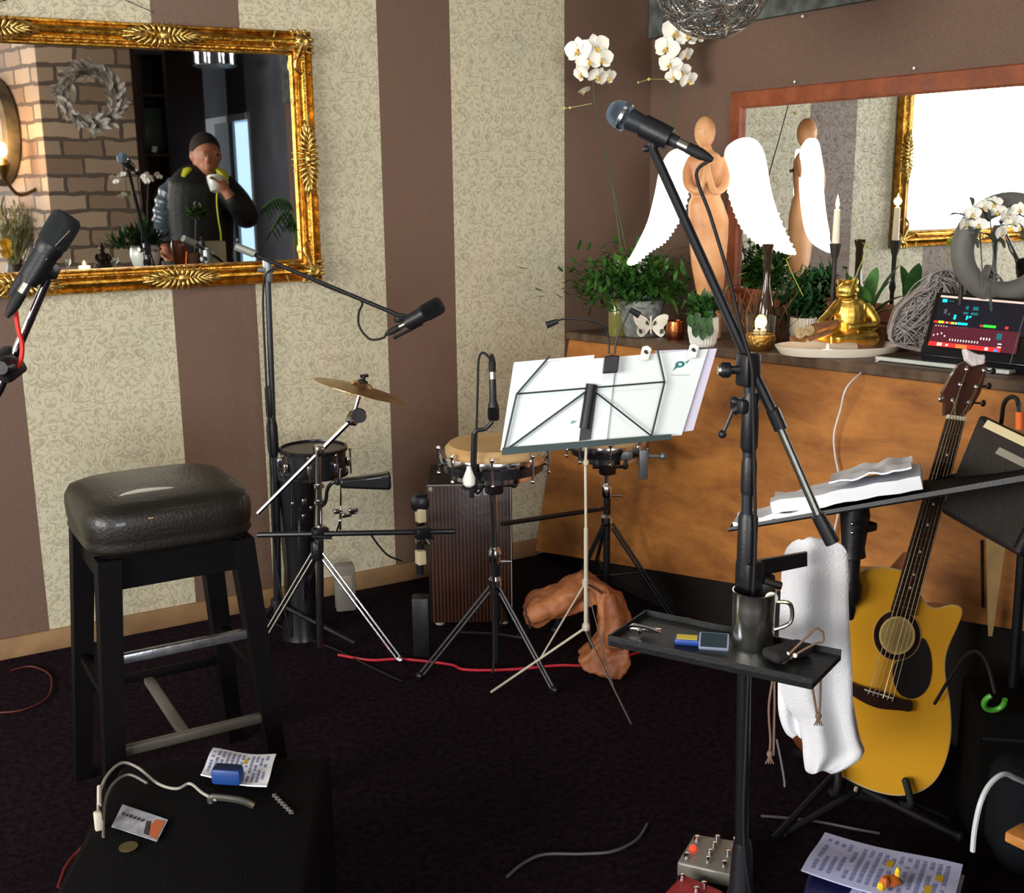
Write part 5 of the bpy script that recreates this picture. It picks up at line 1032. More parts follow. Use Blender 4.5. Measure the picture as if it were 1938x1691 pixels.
def flower(par, p, yaw, tilt, s, roll=0):
    M = fr(p, yaw, tilt, roll) @ Matrix.Scale(s, 4); g = fl_mesh(); g.v = [M @ v for v in g.v]; o = g.build('flower', PET, par, ang=80)
    g = G(M); g.ball((0, -.004, -.001), (.003, .004, .005), 8); g.leaf((0, -.004, -.002), (0, -.012, -.012), .010, (0, 0, 0), 4, .5); g.build('lip', LIP, o); return o
F1_ = [(1094, 96, -25, 0, 1.35), (1128, 90, 10, 5, 1.35), (1115, 116, 0, 0, 1.25), (1138, 112, 15, 10, 1.2), (1130, 145, 30, 40, 1.1), (1100, 140, -50, 30, 1.0), (1150, 148, 40, 30, 1.0), (1105, 172, 60, 60, .85)]
F2_ = [(1280, 62, -10, 0, 1.45), (1300, 68, 10, 0, 1.2), (1322, 66, 40, 10, 1.1), (1262, 92, -25, 0, 1.3), (1298, 105, 40, 30, .9), (1268, 122, -15, 0, 1.15), (1290, 136, 20, 20, 1.0), (1303, 152, 30, 30, 1.0), (1275, 145, -30, 30, .9)]
for x, y, yw, ti, s in F1_: flower(orc, PO(x, y, -.06), yw, ti, s*1.18, rnd.uniform(-20, 20))
for x, y, yw, ti, s in F2_: flower(orc, PO(x, y, .02), yw, ti, s*1.18, rnd.uniform(-20, 20))
g = G()
for x, y, rr in ((1068, 205, .0055), (1079, 204, .005), (1208, 156, .004), (1228, 150, .006)): g.ball(PO(x, y, -.05), rr, 8)
for a, b in (((1068, 205), (1079, 204)), ((1079, 204), (1120, 196)), ((1228, 150), (1208, 156)), ((1228, 150), (1277, 150))): g.tube([PO(*a, -.05), PO(*b, -.05 if b[0] < 1200 else .03)], .001, 5)
g.build('buds', mat('bud_green', 'b9c26a', .5, b=(40, .05)), orc)
g = G(); g.tube([PO(1205, 565), PO(1155, 330)], .0022, 6); g.tube([PO(1225, 565), PO(1270, 200, .03)], .0022, 6); g.build('support_stake', STEM, orc)
# glass vases
vp = SX(1192, .25)
gv = thing('square_glass_vase', vp, 'tall clear square glass vase behind the mottled grey orchid pot', 'vase'); zt = at(1190, 485, (vp-CAM).dot(HD)).z-vp.z
PGL = mat('pale_frosted_glass', 'd6ded0', .35, tr=.55, b=(12, .05))
g = G(fr(vp, 5)); w_ = .062
for s in (-1, 1): g.box((s*w_, 0, zt/2), (.005, w_*2, zt)); g.box((0, s*w_, zt/2), (w_*2, .005, zt))
g.box((0, 0, .006), (w_*2, w_*2, .012)); g.build('body', PGL, gv)
vg = S(1168, 636); gc = thing('green_glass_jar', vg, 'olive green glass jar at the left end of the counter', 'jar')
g = G(); hh = at(1168, 563, (vg-CAM).dot(HD)).z-vg.z; g.lathe([(0, .004), (.030, 0), (.033, .006), (.034, hh*.5), (.032, hh-.004), (.030, hh), (.028, hh*.5), (.028, .01), (0, .009)], vg, 28); g.build('body', mat('olive_glass', 'a9a860', .12, tr=.6, b=(12, .03)), gc)
g = G(); g.lathe([(0, .01), (.027, .01), (.027, hh*.62), (0, hh*.62)], vg, 20); g.build('water', mat('greenish_water', '8f8f48', .2, tr=.3, b=(8, .03)), gc)
# butterfly
bt_ = S(1232, 639); bf = thing('butterfly_ornament', bt_, 'white wooden butterfly ornament leaning against the orchid pot', 'ornament')
tB = (bt_-CAM).dot(HD); wt = mat('whitewashed_wood', 'e8e2d2', .5, n=(30, .12), b=(60, .15)); dkb = mat('dark_wing_mark', '3d3a30', .6)
for s in (-1, 1):
    pts = [(1232, 615), (1232+s*10, 601), (1232+s*24, 595), (1232+s*33, 598), (1232+s*30, 612), (1232+s*24, 620), (1232+s*27, 630), (1232+s*20, 638), (1232+s*11, 634), (1232+s*3, 624)]
    q = crv([at(x, y, tB+abs(x-1232)*-.0006) for x, y in pts], 4, True); g = G(); g.slab(q, HD*.006); w__ = g.build('wing', wt, bf)
    g = G(); m2_ = [at(1232+s*a, y, tB-.012-.0006*a) for a, y in ((17, 625), (23, 622), (22, 630), (17, 633))]; g.slab(m2_, HD*.003); m3_ = [at(1232+s*a, y, tB-.006-.0006*a) for a, y in ((5, 610), (9, 607), (10, 613), (4, 617))]; g.slab(m3_, HD*.003); g.build('wing_mark', dkb, w__)
g = G(); g.tube([at(1232, 603, tB-.004), at(1232, 632, tB-.004)], [.004, .003], 8); g.ball(at(1232, 601, tB-.004), .0055, 8); g.build('body', wt, bf)
# copper votive
cv = S(1278, 643); ct = thing('copper_votive', cv, 'small copper tealight holder beside the butterfly', 'candle holder')
g = G(); g.lathe([(0, 0), (.026, 0), (.031, .01), (.033, .035), (.030, .066), (.028, .068), (.029, .035), (.027, .012), (0, .01)], cv, 28); g.build('body', mat('copper', 'b4683f', .28, 1, b=(50, .15)), ct)
g = G(); g.lathe([(0, .011), (.018, .011), (.018, .024), (0, .024)], cv, 16); g.build('tealight', mat('wax', 'ece3cc', .5, sss=.3, b=(20, .03)), ct)
# ribbed white pots
def ribbed(x, y, r, h, label): 
    c = S(x, y); return c, potm('ribbed_pot', c, [(0, 0), (r*.72, 0), (r*.85, .01), (r, h*.5), (r*.98, h-.006), (r*.94, h), (r*.88, h-.004)], WCER, label, n=56, rib=.05)
c, t = ribbed(1330, 655, .052, .10, 'small white ribbed plant pot with dark ivy in front of the angel figure')
g = G(); r = random.Random(11); tt_ = (c-CAM).dot(HD)
foliage(g, c+UZ*.12, .075, 170, .032, r, .5, .75); 
for i in range(14): a = at(r.uniform(1305, 1345), r.uniform(598, 640), tt_-.055); g.leaf(a+UZ*.03, a-UZ*.012+HD*-.01, .028, (0, 0, 0), 4)
g.build('ivy_leaves', LEAFM, t)
g = G()
for q in ([(1325, 600), (1350, 565), (1372, 545), (1395, 522)], [(1320, 590), (1345, 560), (1378, 558)]): g.tube(crv([at(x, y, tt_) for x, y in q], 4), .0012, 5)
g.build('vine', STEM, t); g = G(); g.leaf(at(1393, 524, tt_), at(1415, 516, tt_), .018, (0, 0, 0), 4); g.leaf(at(1375, 548, tt_), at(1385, 530, tt_), .014, (0, 0, 0), 4); g.build('young_leaf', LEAFL, t)
c, t = ribbed(1519, 650, .046, .088, 'second white ribbed plant pot with a bushy fern, left of the gold frog')
c2_ = c; g = G(); r = random.Random(5); tF = (c-CAM).dot(HD)
for i in range(1300):
    x, y = r.gauss(1545, 32), r.gauss(572, 27)
    if y < 508 or y > 622: continue
    a = at(x, y, tF+r.uniform(.0, .10)); d = V((r.gauss(0, 1), r.gauss(0, 1), r.gauss(.1, .8))).normalized(); g.leaf(a, a+d*.04, .016, (0, 0, -.003), 3)
g.tube([c+UZ*.07, at(1540, 590, tF+.05)], .006, 6)
g.clampw(); g.build('fern_fronds', mat('deep_fern_green', '2c5a2c', .5, col2='16361a', n=(25, .4)), t)
# leafy plant with broad leaves
c = SX(1648, .275); t = potm('leafy_plant', c, [(0, 0), (.035, 0), (.045, .05), (.046, .08), (.04, .075)], mat('brown_clay_pot', '6b4630', .7, b=(50, .2)), 'leafy green plant with long pointed leaves behind the gold frog', cat='plant')
tL = (c-CAM).dot(HD); g = G(); 
for a, b, wd in (((1650, 590), (1705, 500), .05), ((1640, 590), (1660, 505), .05), ((1650, 600), (1715, 560), .05), ((1630, 590), (1605, 520), .045), ((1635, 600), (1590, 560), .04), ((1655, 600), (1700, 590), .04), ((1645, 590), (1690, 530), .04), ((1640, 595), (1625, 540), .045)): g.leaf(at(*a, tL), at(*b, tL+rnd.uniform(-.08, .05)), wd, (0, 0, .012), 8)
g.clampw(); g.build('broad_leaves', mat('mid_green_leaf', '4f8040', .4, col2='2c5a28', n=(12, .3)), t)
g = G(); g.tube(crv([at(1605, 560, tL-.1), at(1625, 510, tL-.1), at(1642, 470, tL-.1)], 4), .0012, 5)
for i in range(6): g.leaf(at(1642, 470, tL-.1), at(1642+rnd.uniform(-14, 16), 470+rnd.uniform(-18, 12), tL-.1), .014, (0, 0, 0), 4)
for i in range(5): g.leaf(at(1488, 492, tL+.1), at(1488+rnd.uniform(-12, 20), 492+rnd.uniform(-18, 14), tL+.1), .012, (0, 0, 0), 4)
g.tube(crv([at(1520, 560, tL+.05), at(1500, 520, tL+.08), at(1488, 492, tL+.1)], 4), .0012, 5); g.clampw(); g.build('yellow_green_sprigs', mat('yellow_green_leaf', 'a6b83a', .5, b=(40, .05)), t)
# dark bottle, twig basket, glass candle
wb = SX(1430, .20); tk = thing('twig_bundle', wb, 'loose bundle of brown dry twigs behind the glass candle bowl', 'decoration'); tW = (wb-CAM).dot(HD)
g = G(); r = random.Random(21)
for i in range(110):
    a = r.uniform(0, 2*PI); rr = .085*(r.random()**.5); p = wb+V((math.cos(a)*rr, math.sin(a)*rr, .003)); q = p+V((r.gauss(0, .045), r.gauss(0, .045), r.uniform(.06, .20))); m_ = (p+q)/2+V((r.gauss(0, .02), r.gauss(0, .02), 0)); g.tube(crv([p, m_, q], 3), .0014, 4)
g.clampw(); g.build('twigs', mat('dry_twig', '7a5236', .8, b=(80, .2)), tk)
bb = SX(1447, .145); tb_ = (bb-CAM).dot(HD); H = at(1446, 462, tb_).z-bb.z
bo = thing('glass_bottle', bb, 'dark smoky glass bottle with a long neck behind the candle bowl', 'bottle')
g = G(); g.lathe([(0, 0), (.030, 0), (.034, .02), (.033, H*.30), (.024, H*.45), (.012, H*.62), (.0115, H*.80), (.0135, H*.86), (.012, H*.9), (.018, H*.97), (.019, H), (.015, H), (.010, H*.9), (.009, H*.6), (.02, H*.42), (.028, H*.28), (.028, .02), (0, .015)], bb, 32); g.build('body', mat('smoky_glass', '5a4638', .08, tr=.75, b=(10, .03)), bo)
gbp = SX(1439, .06); gl = thing('candle_bowl', gbp, 'glass bowl with a gold base and several burning tealight flames', 'candle holder')
g = G(); g.lathe([(.0, .0), (.028, .0), (.042, .012), (.049, .035), (.047, .05), (.043, .052), (.043, .035), (.03, .012), (0, .012)], gbp, 36); g.build('gold_base', mat('hammered_gold', 'c99b4e', .35, .9, b=(110, .6)), gl)
g = G(); g.lathe([(.044, .048), (.046, .09), (.047, .112), (.0455, .112), (.0445, .09), (.0425, .05)], gbp, 36); g.build('glass_wall', GLASS, gl)
FLM = mat('candle_flame', 'ffd79a', .5, e=('ffc56a', 18)); WAX = mat('wax', 'ece3cc')
for dx, dy in ((-.018, .0), (.0, -.012), (.016, .004)):
    g = G(); g.lathe([(0, .052), (.009, .052), (.009, .066), (0, .066)], gbp+V((dx, dy, 0)), 12); wx = g.build('tealight', WAX, gl)
    g = G(); g.lathe([(0, .066), (.0028, .070), (.0032, .075), (.0014, .084), (0, .088)], gbp+V((dx, dy, 0)), 10); g.build('flame', FLM, wx)
point('candle_bowl_light', gbp+UZ*.09, .25, (1, .6, .25), .02)
# taper candle
ch = SX(1572, .22); tC = (ch-CAM).dot(HD); zc_ = at(1573, 462, tC).z-ch.z; zf = at(1573, 397, tC).z-ch.z
cs_ = thing('candlestick', ch, 'slim dark iron candlestick with ivy-green tendrils behind the frog', 'candle holder')
g = G(); g.lathe([(0, 0), (.045, 0), (.046, .006), (.012, .014), (.008, .03), (.007, zc_*.5), (.012, zc_*.55), (.007, zc_*.62), (.008, zc_-.05), (.013, zc_-.03), (.018, zc_), (.013, zc_+.002), (0, zc_)], ch, 24); g.build('stem', mat('dark_iron', '3a3632', .55, .6, b=(60, .2)), cs_)
tpc = thing('taper_candle', ch+UZ*zc_, 'burning cream taper candle in the dark iron candlestick', 'candle')
g = G(); g.lathe([(0, zc_), (.0115, zc_), (.0095, zf), (.004, zf+.002), (0, zf)], ch, 20); g.build('wax', WAX, tpc)
g = G(); g.lathe([(0, zf), (.004, zf+.006), (.0062, zf+.016), (.004, zf+.03), (.0012, zf+.042), (0, zf+.046)], ch, 14); g.build('flame', FLM, tpc)
point('candle_light', ch+UZ*(zf+.02)-RV*.0, .7, (1, .55, .2), .012)
# ---------------- angel figure
an_ = SX(1343, .15); tG = (an_-CAM).dot(HD); ang_ = thing('angel_figure', an_, 'carved wooden praying angel figure with large white wings given an added glow', 'statue')
WDN = mat('waxed_beech', 'dba878', .45, col2='bd7f50', n=(7, .3), b=(20, .08))
k_ = tG/2230; zc2 = lambda y: at(1338, y, tG).z-an_.z
base = at(1343, 560, tG); ax_ = V((base.x, base.y, an_.z))
def W2(y): return ax_.z+(zc2(y)-0)
prof2 = [(640, 22), (600, 22), (565, 22), (545, 27), (500, 33), (450, 37), (415, 38), (385, 33), (372, 27), (352, 31), (330, 35), (305, 34), (292, 24), (284, 12), (278, 11)]
vs = []; n = 28; g = G()
for y, w in prof2:
    cxx = at(1343 if y > 500 else 1341 if y > 400 else 1336, y, tG)
    for q in range(n): a = 2*PI*q/n; vs.append(V((cxx.x, cxx.y, cxx.z))+RV*(w*k_*math.cos(a))+HD*(w*k_*.62*math.sin(a)))
m = len(prof2); g.add(vs, [(i*n+q, i*n+(q+1) % n, (i+1)*n+(q+1) % n, (i+1)*n+q) for i in range(m-1) for q in range(n)]+[list(range(n)), list(range((m-1)*n, m*n))])
g.ball(at(1334, 250, tG), (20*k_, 20*k_, 29*k_), 16, Matrix(((RV.x, HD.x, 0), (RV.y, HD.y, 0), (0, 0, 1))))
for s in (-1, 1):
    g.tube(crv([at(1337+s*26, 300, tG), at(1337+s*36, 325, tG-.01), at(1337+s*33, 352, tG-.035), at(1337+s*15, 362, tG-.055), at(1337+s*5, 335, tG-.06), at(1337+s*2, 312, tG-.055)], 5), [.017, .018, .016, .013, .011, .008], 10)
g.build('body', WDN, ang_, mods=remesh(.0035, 2))
g = G(); g.ball(at(1334, 250, tG-.034), (.0035, .006, .008), 8); 
for s in (-1, 1): g.tube([at(1334+s*9-3, 244, tG-.031), at(1334+s*9+3, 244, tG-.031)], .0013, 5)
g.tube([at(1330, 264, tG-.031), at(1338, 264, tG-.031)], .0013, 5); g.build('face_carving', WDN, ang_)
WNG = mat('white_lacquer_added_glow', 'ffffff', .25, coat=.6, b=(60, .1), e=('fff6ec', 1.5))  # emission added to the wing lacquer in place of strong light on it
def wing(outl, toff, sgn):
    Pn = crv([at(x, y, tG+toff-(x-1338)*(.0013 if x > 1338 else .0002)) for x, y in outl], 4, True); g = G(); c0 = sum(Pn, V())/len(Pn); nn = len(Pn)
    fr_ = [c0+(p-c0)*.7-HD*.012 for p in Pn]; g.add([p for p in Pn]+fr_+[p+HD*.012 for p in Pn], [(i, (i+1) % nn, nn+(i+1) % nn, nn+i) for i in range(nn)]+[(i, (i+1) % nn, 2*nn+(i+1) % nn, 2*nn+i) for i in range(nn)]+[list(range(nn, 2*nn)), list(range(2*nn, 3*nn))])
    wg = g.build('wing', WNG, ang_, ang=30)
    g = G()   # scalloped feather tips along the inner edge
    i0, i1 = int(nn*.45), nn-2
    for i in range(i0, i1): g.ball(Pn[i], (.0055, .006, .0055), 6)
    g.build('feather_tips', WNG, wg)
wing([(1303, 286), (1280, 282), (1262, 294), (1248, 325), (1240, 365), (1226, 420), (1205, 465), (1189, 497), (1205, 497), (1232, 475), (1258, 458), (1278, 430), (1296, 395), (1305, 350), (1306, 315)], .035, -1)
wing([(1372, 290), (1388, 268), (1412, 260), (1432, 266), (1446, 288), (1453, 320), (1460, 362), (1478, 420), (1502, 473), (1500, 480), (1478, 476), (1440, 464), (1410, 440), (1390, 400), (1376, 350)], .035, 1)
g = G(); g.tube([at(1310, 320, tG+.03), at(1372, 325, tG+.03)], .006, 8); g.build('wing_bracket', DMET, ang_)
# ---------------- plate with frog
pp = SX(1588, .145); tP = (pp-CAM).dot(HD); pl = thing('oval_plate', pp, 'large cream oval plate carrying the gold frog', 'plate')
k_ = tP/2230; MP = fr(pp, 3)
g = G(MP); vs = []; n = 48; prof = [(0, .004), (.8, .004), (.9, .010), (1.0, .030), (1.03, .031), (1.02, .026), (.93, .004), (.82, 0), (0, 0)]
for q, z in prof:
    for i in range(n): a = 2*PI*i/n; vs.append((q*.192*math.cos(a), q*.105*math.sin(a), z))
g.add(vs, [(i*n+q, i*n+(q+1) % n, (i+1)*n+(q+1) % n, (i+1)*n+q) for i in range(len(prof)-1) for q in range(n)]); g.build('plate', mat('cream_enamel', 'e9dfcf', .35, b=(20, .04)), pl)
fc = MP @ V((.035, .015, .006)); frg = thing('gold_frog', fc, 'gold sitting frog figurine meditating on the cream oval plate', 'figurine'); tQ = (fc-CAM).dot(HD); FQ = lambda x, y, o=0: at(x, y, tQ+o)
BR = Matrix(((RV.x, HD.x, 0), (RV.y, HD.y, 0), (0, 0, 1)))
g = G(); k_ = tQ/2230
g.ball(FQ(1610, 602), (.052, .040, .072), 16, BR); g.ball(FQ(1614, 585), (.043, .036, .04), 14, BR); g.ball(FQ(1604, 549, -.01), (.036, .036, .031), 16, BR); g.ball(FQ(1602, 558, -.022), (.033, .028, .016), 14, BR)
g.ball(FQ(1590, 534, -.015), (.013, .013, .011), 10, BR); g.ball(FQ(1618, 533, -.01), (.013, .013, .011), 10, BR)
g.tube(crv([FQ(1588, 575), FQ(1566, 598, -.03), FQ(1552, 612, -.05), FQ(1570, 622, -.06)], 5), [.018, .014, .011, .010], 10); g.tube(crv([FQ(1636, 578), FQ(1655, 602, -.02), FQ(1655, 617, -.035), FQ(1625, 620, -.06), FQ(1605, 618, -.065)], 5), [.018, .015, .012, .011, .01], 10)
g.tube(crv([FQ(1590, 635), FQ(1560, 636, -.03), FQ(1540, 632, -.05), FQ(1555, 622, -.06)], 5), [.026, .022, .014, .01], 10); g.tube(crv([FQ(1625, 636), FQ(1650, 640, -.03), FQ(1640, 640, -.06), FQ(1605, 640, -.075), FQ(1585, 643, -.08)], 5), [.028, .024, .018, .014, .012], 10)
for s in (-6, 0, 6): g.tube([FQ(1588, 643+s*.4, -.08), FQ(1572, 643+s, -.085)], .005, 6)
g.build('body', GOLD, frg, mods=remesh(.0035, 2))
g = G(); 
for x in (1590, 1617): g.ball(FQ(x, 534, -.026), (.006, .004, .006), 8, BR)
g.tube(crv([FQ(1585, 560, -.05), FQ(1602, 563, -.056), FQ(1620, 558, -.05)], 5), .0018, 6); g.build('face_carving', mat('dark_gold', '7a5a1c', .4, .9, b=(60, .1)), frg)
dw = thing('driftwood', MP @ V((-.09, -.01, .006)), 'brown driftwood piece with pale cut slices on the oval plate', 'wood')
g = G(); g.tube(crv([FQ(1512, 640, -.06), FQ(1535, 625, -.06), FQ(1560, 618, -.06), FQ(1585, 612, -.05)], 5), [.012, .018, .016, .012], 9); g.tube([FQ(1530, 642, -.08), FQ(1572, 628, -.09)], .009, 8); g.tube([FQ(1495, 641, -.03), FQ(1525, 640, -.05)], [.008, .014], 8); g.build('branch', mat('driftwood_brown', '8a5d35', .75, col2='5e3c20', n=(30, .4), b=(40, .5)), dw)
g = G(); 
for x, y in ((1514, 631), (1530, 626)): g.lathe([(0, 0), (.017, 0), (.017, .006), (0, .006)], FQ(x, y, -.075), 14, -HD+UZ*.3)
g.build('cut_slices', mat('pale_wood_slice', 'c6b083', .6, col2='8d7348', n=(60, .3), b=(40, .1)), dw)
tlc = MP @ V((-.055, -.062, .006)); tl = thing('tealight', tlc, 'glowing tealight at the front edge of the oval plate', 'candle')
g = G(); g.lathe([(0, 0), (.017, 0), (.018, .018), (0, .018)], tlc, 18); g.build('wax', mat('glowing_wax', 'ffe6cf', .5, e=('ffdcb8', 2.2)), tl)
g = G(); g.lathe([(0, .018), (.003, .022), (.0035, .028), (0, .038)], tlc, 10); g.build('flame', FLM, tl); point('tealight_light', tlc+UZ*.05, .12, (1, .6, .25), .015)
# ---------------- grey wicker heart
hc_ = SX(1738, .21); ht = thing('wicker_ornament', hc_, 'grey woven wicker ornament leaning behind the tablet', 'ornament'); tH = (hc_-CAM).dot(HD)
hp = [(1690, 650), (1692, 600), (1712, 570), (1750, 540), (1762, 518), (1795, 510), (1822, 540), (1815, 600), (1790, 660)]
g = G(); r = random.Random(2); xs = [at(x, y, tH) for x, y in hp]; cH = sum(xs, V())/len(xs)
body = crv(xs, 4, True); g2 = G(); g2.slab([cH+(p-cH)*.93+HD*.02 for p in body], HD*.03); g2.build('core', mat('grey_bark', '6f6764', .85, b=(50, .5)), ht)
nb_ = len(body)
for i in range(170):
    a = body[r.randrange(nb_)]; b = body[r.randrange(nb_)]
    if (a-b).length < .05: continue
    m_ = (a+b)/2-HD*r.uniform(.0, .03); g.tube(crv([a, m_+V((r.gauss(0, .01), r.gauss(0, .01), r.gauss(0, .01))), b], 4), .0018, 4)
for q in range(4): g.tube([p-HD*.004*q for p in body], .004, 6, closed=True)
g.clampw(.325); g.build('woven_twigs', mat('grey_twig', 'a39a97', .8, b=(80, .3), n=(60, .25)), ht)
# ---------------- grey ring ornament
rg = thing('ring_vase', SX(1905, .285), 'large matt grey ring-shaped vase standing by the wall mirror behind the tablet', 'vase')
rc_ = rg.location; rc_.z = sz(rc_.y); tR = (V(rc_)-CAM).dot(HD); g = G(); cR = at(1905, 470, tR); R0 = 80*tR/2230
cR = V((cR.x, cR.y, cR.z)); g.tube([cR+RV*(R0*1.05*math.cos(a))+UZ*(R0*1.05*math.sin(a)) for a in [2*PI*i/40 for i in range(40)]], .030, 16, closed=True, flat=1); g.lathe([(.06, 0), (.065, .01), (.05, .04), (.035, .09)], V((cR.x, cR.y, rc_.z)), 24); g.build('body', mat('matt_grey_ceramic', '66645f', .6, n=(10, .1), b=(30, .08)), rg, ang=60)
fo = thing('orchid_arrangement', V((cR.x, cR.y, cR.z+R0*.6)), 'dark-leaved white flowers rising from the grey ring-shaped vase', 'flowers'); fo.location = V((cR.x-.02, cR.y+.02, rc_.z))
g = G(); r = random.Random(8)
tf = tR-.05
for x, y in ((1850, 470), (1880, 460), (1860, 400), (1895, 430), (1925, 410), (1835, 440), (1900, 470), (1845, 420), (1825, 410), (1870, 420), (1910, 395), (1935, 450), (1885, 395), (1840, 390)):
    a = at(x, y, tf); g.leaf(a, at(x+r.uniform(-30, 30), y-r.uniform(-10, 30), tf), .035, (0, 0, .006), 5)
for q in ([(1860, 545), (1857, 480), (1852, 420)], [(1882, 545), (1880, 480), (1872, 400)]): g.tube(crv([at(x, y, tf) for x, y in q], 4), .002, 5)
g.tube([at(1872, 545, tf), V((cR.x-.04, cR.y-.03, rc_.z+.02))], .004, 6)
g.build('leaves', mat('dark_sage_leaf', '49524a', .5, n=(20, .3)), fo)
for x, y in ((1840, 405), (1862, 392), (1905, 408), (1930, 398), (1826, 425), (1888, 400), (1915, 420), (1895, 442), (1880, 385), (1852, 425), (1932, 430)): flower(fo, at(x, y, tf-.01), r.uniform(-40, 40), r.uniform(-10, 30), .75)
# second small candle/spout beside ring
sk = SX(1812, .2); t5 = (sk-CAM).dot(HD); s5 = thing('small_candlestick', sk, 'small dark candlestick with a pale top between the wicker ornament and the ring vase', 'candle holder')
h5 = at(1812, 500, t5).z-sk.z; g = G(); g.lathe([(0, 0), (.02, 0), (.008, .02), (.006, h5-.03), (.012, h5), (0, h5)], sk, 16); g.build('stem', mat('dark_iron', '3a3632'), s5); g = G(); g.lathe([(0, h5), (.012, h5), (.012, h5+.018), (0, h5+.018)], sk, 14); g.build('wax_stub', WAX, s5)
# ---------------- tablet on the counter
A0 = at(1742, 664, 3.22)
tt5 = (A0-CAM).dot(HD); B0 = at(1990, 690, tt5-.30); C0 = at(2010, 572, tt5-.20); D0_ = at(1772, 552, tt5+.10)
tbn = (B0-A0).cross(D0_-A0).normalized(); tbn = tbn if tbn.dot(HD) > 0 else -tbn
tb2 = thing('tablet_computer', V(((A0.x+B0.x)/2, (A0.y+B0.y)/2, sz(A0.y))), 'tilted tablet showing a dark music app with cyan, green and red blocks', 'tablet')
TQ = lambda u, v, o=0: (A0*(1-u)+B0*u)*(1-v)+(D0_*(1-u)+C0*u)*v-tbn*o
g = G(); g.slab([A0-UZ*.012, B0-UZ*.012, C0, D0_], tbn*.009); o = g.build('housing', mat('black_bezel', '15120f', .25, coat=.4, b=(20, .01)), tb2); b = o.modifiers.new('bevel', 'BEVEL'); b.width = .004; b.segments = 2
def em(n, c, s=.75): return mat('screen_'+n, '050506', .25, e=(c, s))
g = G(); q1_ = [V((p.x, p.y, 0))+UZ*(sz(p.y)+.001) for p in (A0+tbn*.02, B0+tbn*.02, B0+tbn*.11, A0+tbn*.11)]; q2_ = [A0-UZ*.004, B0-UZ*.004, TQ(1, .5, -.012), TQ(0, .5, -.012)]; g.hexa(q1_+q2_); g.build('stand', BLK, tb2)
g = G(); cells = []
ms_ = [em('dark', '1c1a22', .8), em('maroon', '55202c', .9), em('bar', 'dcbcae', 1), em('cyan', '18c8dc', 1.2), em('green', '38c83a', 1.1), em('yellow', 'c8d830', 1.1), em('red', 'e0302a', 1.1), em('orange', 'e87838', 1.1), em('white', 'e8ded8', 1), em('teal', '1f6a70', .9), em('grey', '56525c', .9), em('blue', '4a80d8', 1.1)]
def q_(mi, u0, u1, v0, v1, o=.0006): g.mi = mi; g.add([TQ(u0, v0, o), TQ(u1, v0, o), TQ(u1, v1, o), TQ(u0, v1, o)], [(0, 1, 2, 3)])
q_(0, .05, .95, .38, .95, .0004); q_(1, .05, .74, .10, .45, .0005); q_(2, .05, .95, .91, .945); q_(3, .075, .115, .83, .885); q_(9, .13, .17, .85, .865)
for u, h in ((.22, .05), (.28, .05), (.30, .05)): q_(9, u+.06, u+.085, .74, .80); q_(9, u+.05, u+.09, .66, .70)
q_(10, .11, .135, .64, .72); q_(10, .15, .165, .62, .66); q_(3, .20, .22, .56, .64)
for u in (.30, .325): q_(3, u, u+.018, .56, .64)
for u in (.385, .41): q_(3, u, u+.016, .555, .605)
q_(6, .045, .08, .48, .515); q_(5, .085, .13, .478, .52); q_(6, .13, .145, .48, .515); q_(8, .15, .165, .485, .51); q_(6, .17, .19, .48, .515); q_(5, .19, .22, .48, .515); q_(8, .225, .24, .48, .515); q_(3, .245, .325, .48, .52); q_(6, .425, .445, .48, .515); q_(4, .45, .55, .478, .522); q_(6, .62, .645, .478, .525)
for i in range(5): q_(8, .07+i*.022, .077+i*.022, .425, .445, .0008)
for i in range(4): q_(10, .25+i*.025, .256+i*.025, .42, .45, .0008)
for i in range(4): q_(8, .07+i*.03, .08+i*.03, .26+.02*(i % 3), .29+.02*(i % 3), .0008)
for i in range(11): q_(8, .21+i*.022, .219+i*.022, .205, .24, .0008)
for i in range(4): q_(8, .45+i*.022, .46+i*.022, .27, .31, .0008)
q_(6, .05, .62, .10, .17, .0007); q_(7, .27, .36, .10, .16, .0008); q_(8, .12, .16, .11, .16, .0009); q_(8, .19, .21, .115, .15, .0009); q_(8, .50, .525, .11, .16, .0009); q_(11, .57, .60, .10, .14, .0009); q_(9, .57, .61, .30, .40, .0009); q_(8, .59, .62, .22, .24, .0009); q_(8, .59, .62, .17, .19, .0009)
g.build('screen', ms_, tb2, ang=0)
g = G(); g.tube([at(1938, 598, tt5-.34), at(1911, 690, tt5-.36)], .0015, 5); tag(g.build('thin_rod', mat('grey_steel_tube', '6b6b66')), 'thin grey rod leaning in front of the right part of the tablet', 'rod')
# silver slim laptop base
la, lb2 = S(1652, 684), S(1905, 712)
lpt = thing('slim_laptop', (la+lb2)/2, 'closed slim silver laptop at the front edge of the counter', 'laptop')
dd_ = V((.10, .02, 0)); g = G(); pz_ = lambda p: V((p.x+.008, p.y, sz(p.y)+.002)); L0, L1 = pz_(la), pz_(lb2)
g.slab([L0, L1, pz_(lb2+dd_), pz_(la+dd_)], UZ*.012); o = g.build('body', mat('silver_aluminium', 'd9e2dd', .3, .4, b=(40, .02)), lpt); b = o.modifiers.new('bevel', 'BEVEL'); b.width = .003; b.segments = 2
g = G(); g.slab([pz_(la+dd_*.1)+UZ*.0122, pz_(lb2+dd_*.1)+UZ*.0122, pz_(lb2+dd_)+UZ*.0122, pz_(la+dd_)+UZ*.0122], UZ*.001); g.build('lid', mat('dark_lid', '2a2826', .4, b=(40, .03)), lpt)
nn_ = (pb1-pb0).cross(t0-pb0).normalized(); PW = lambda x, y, o=.012: onpl(x, y, pb0, nn_)-V((o, 0, 0))
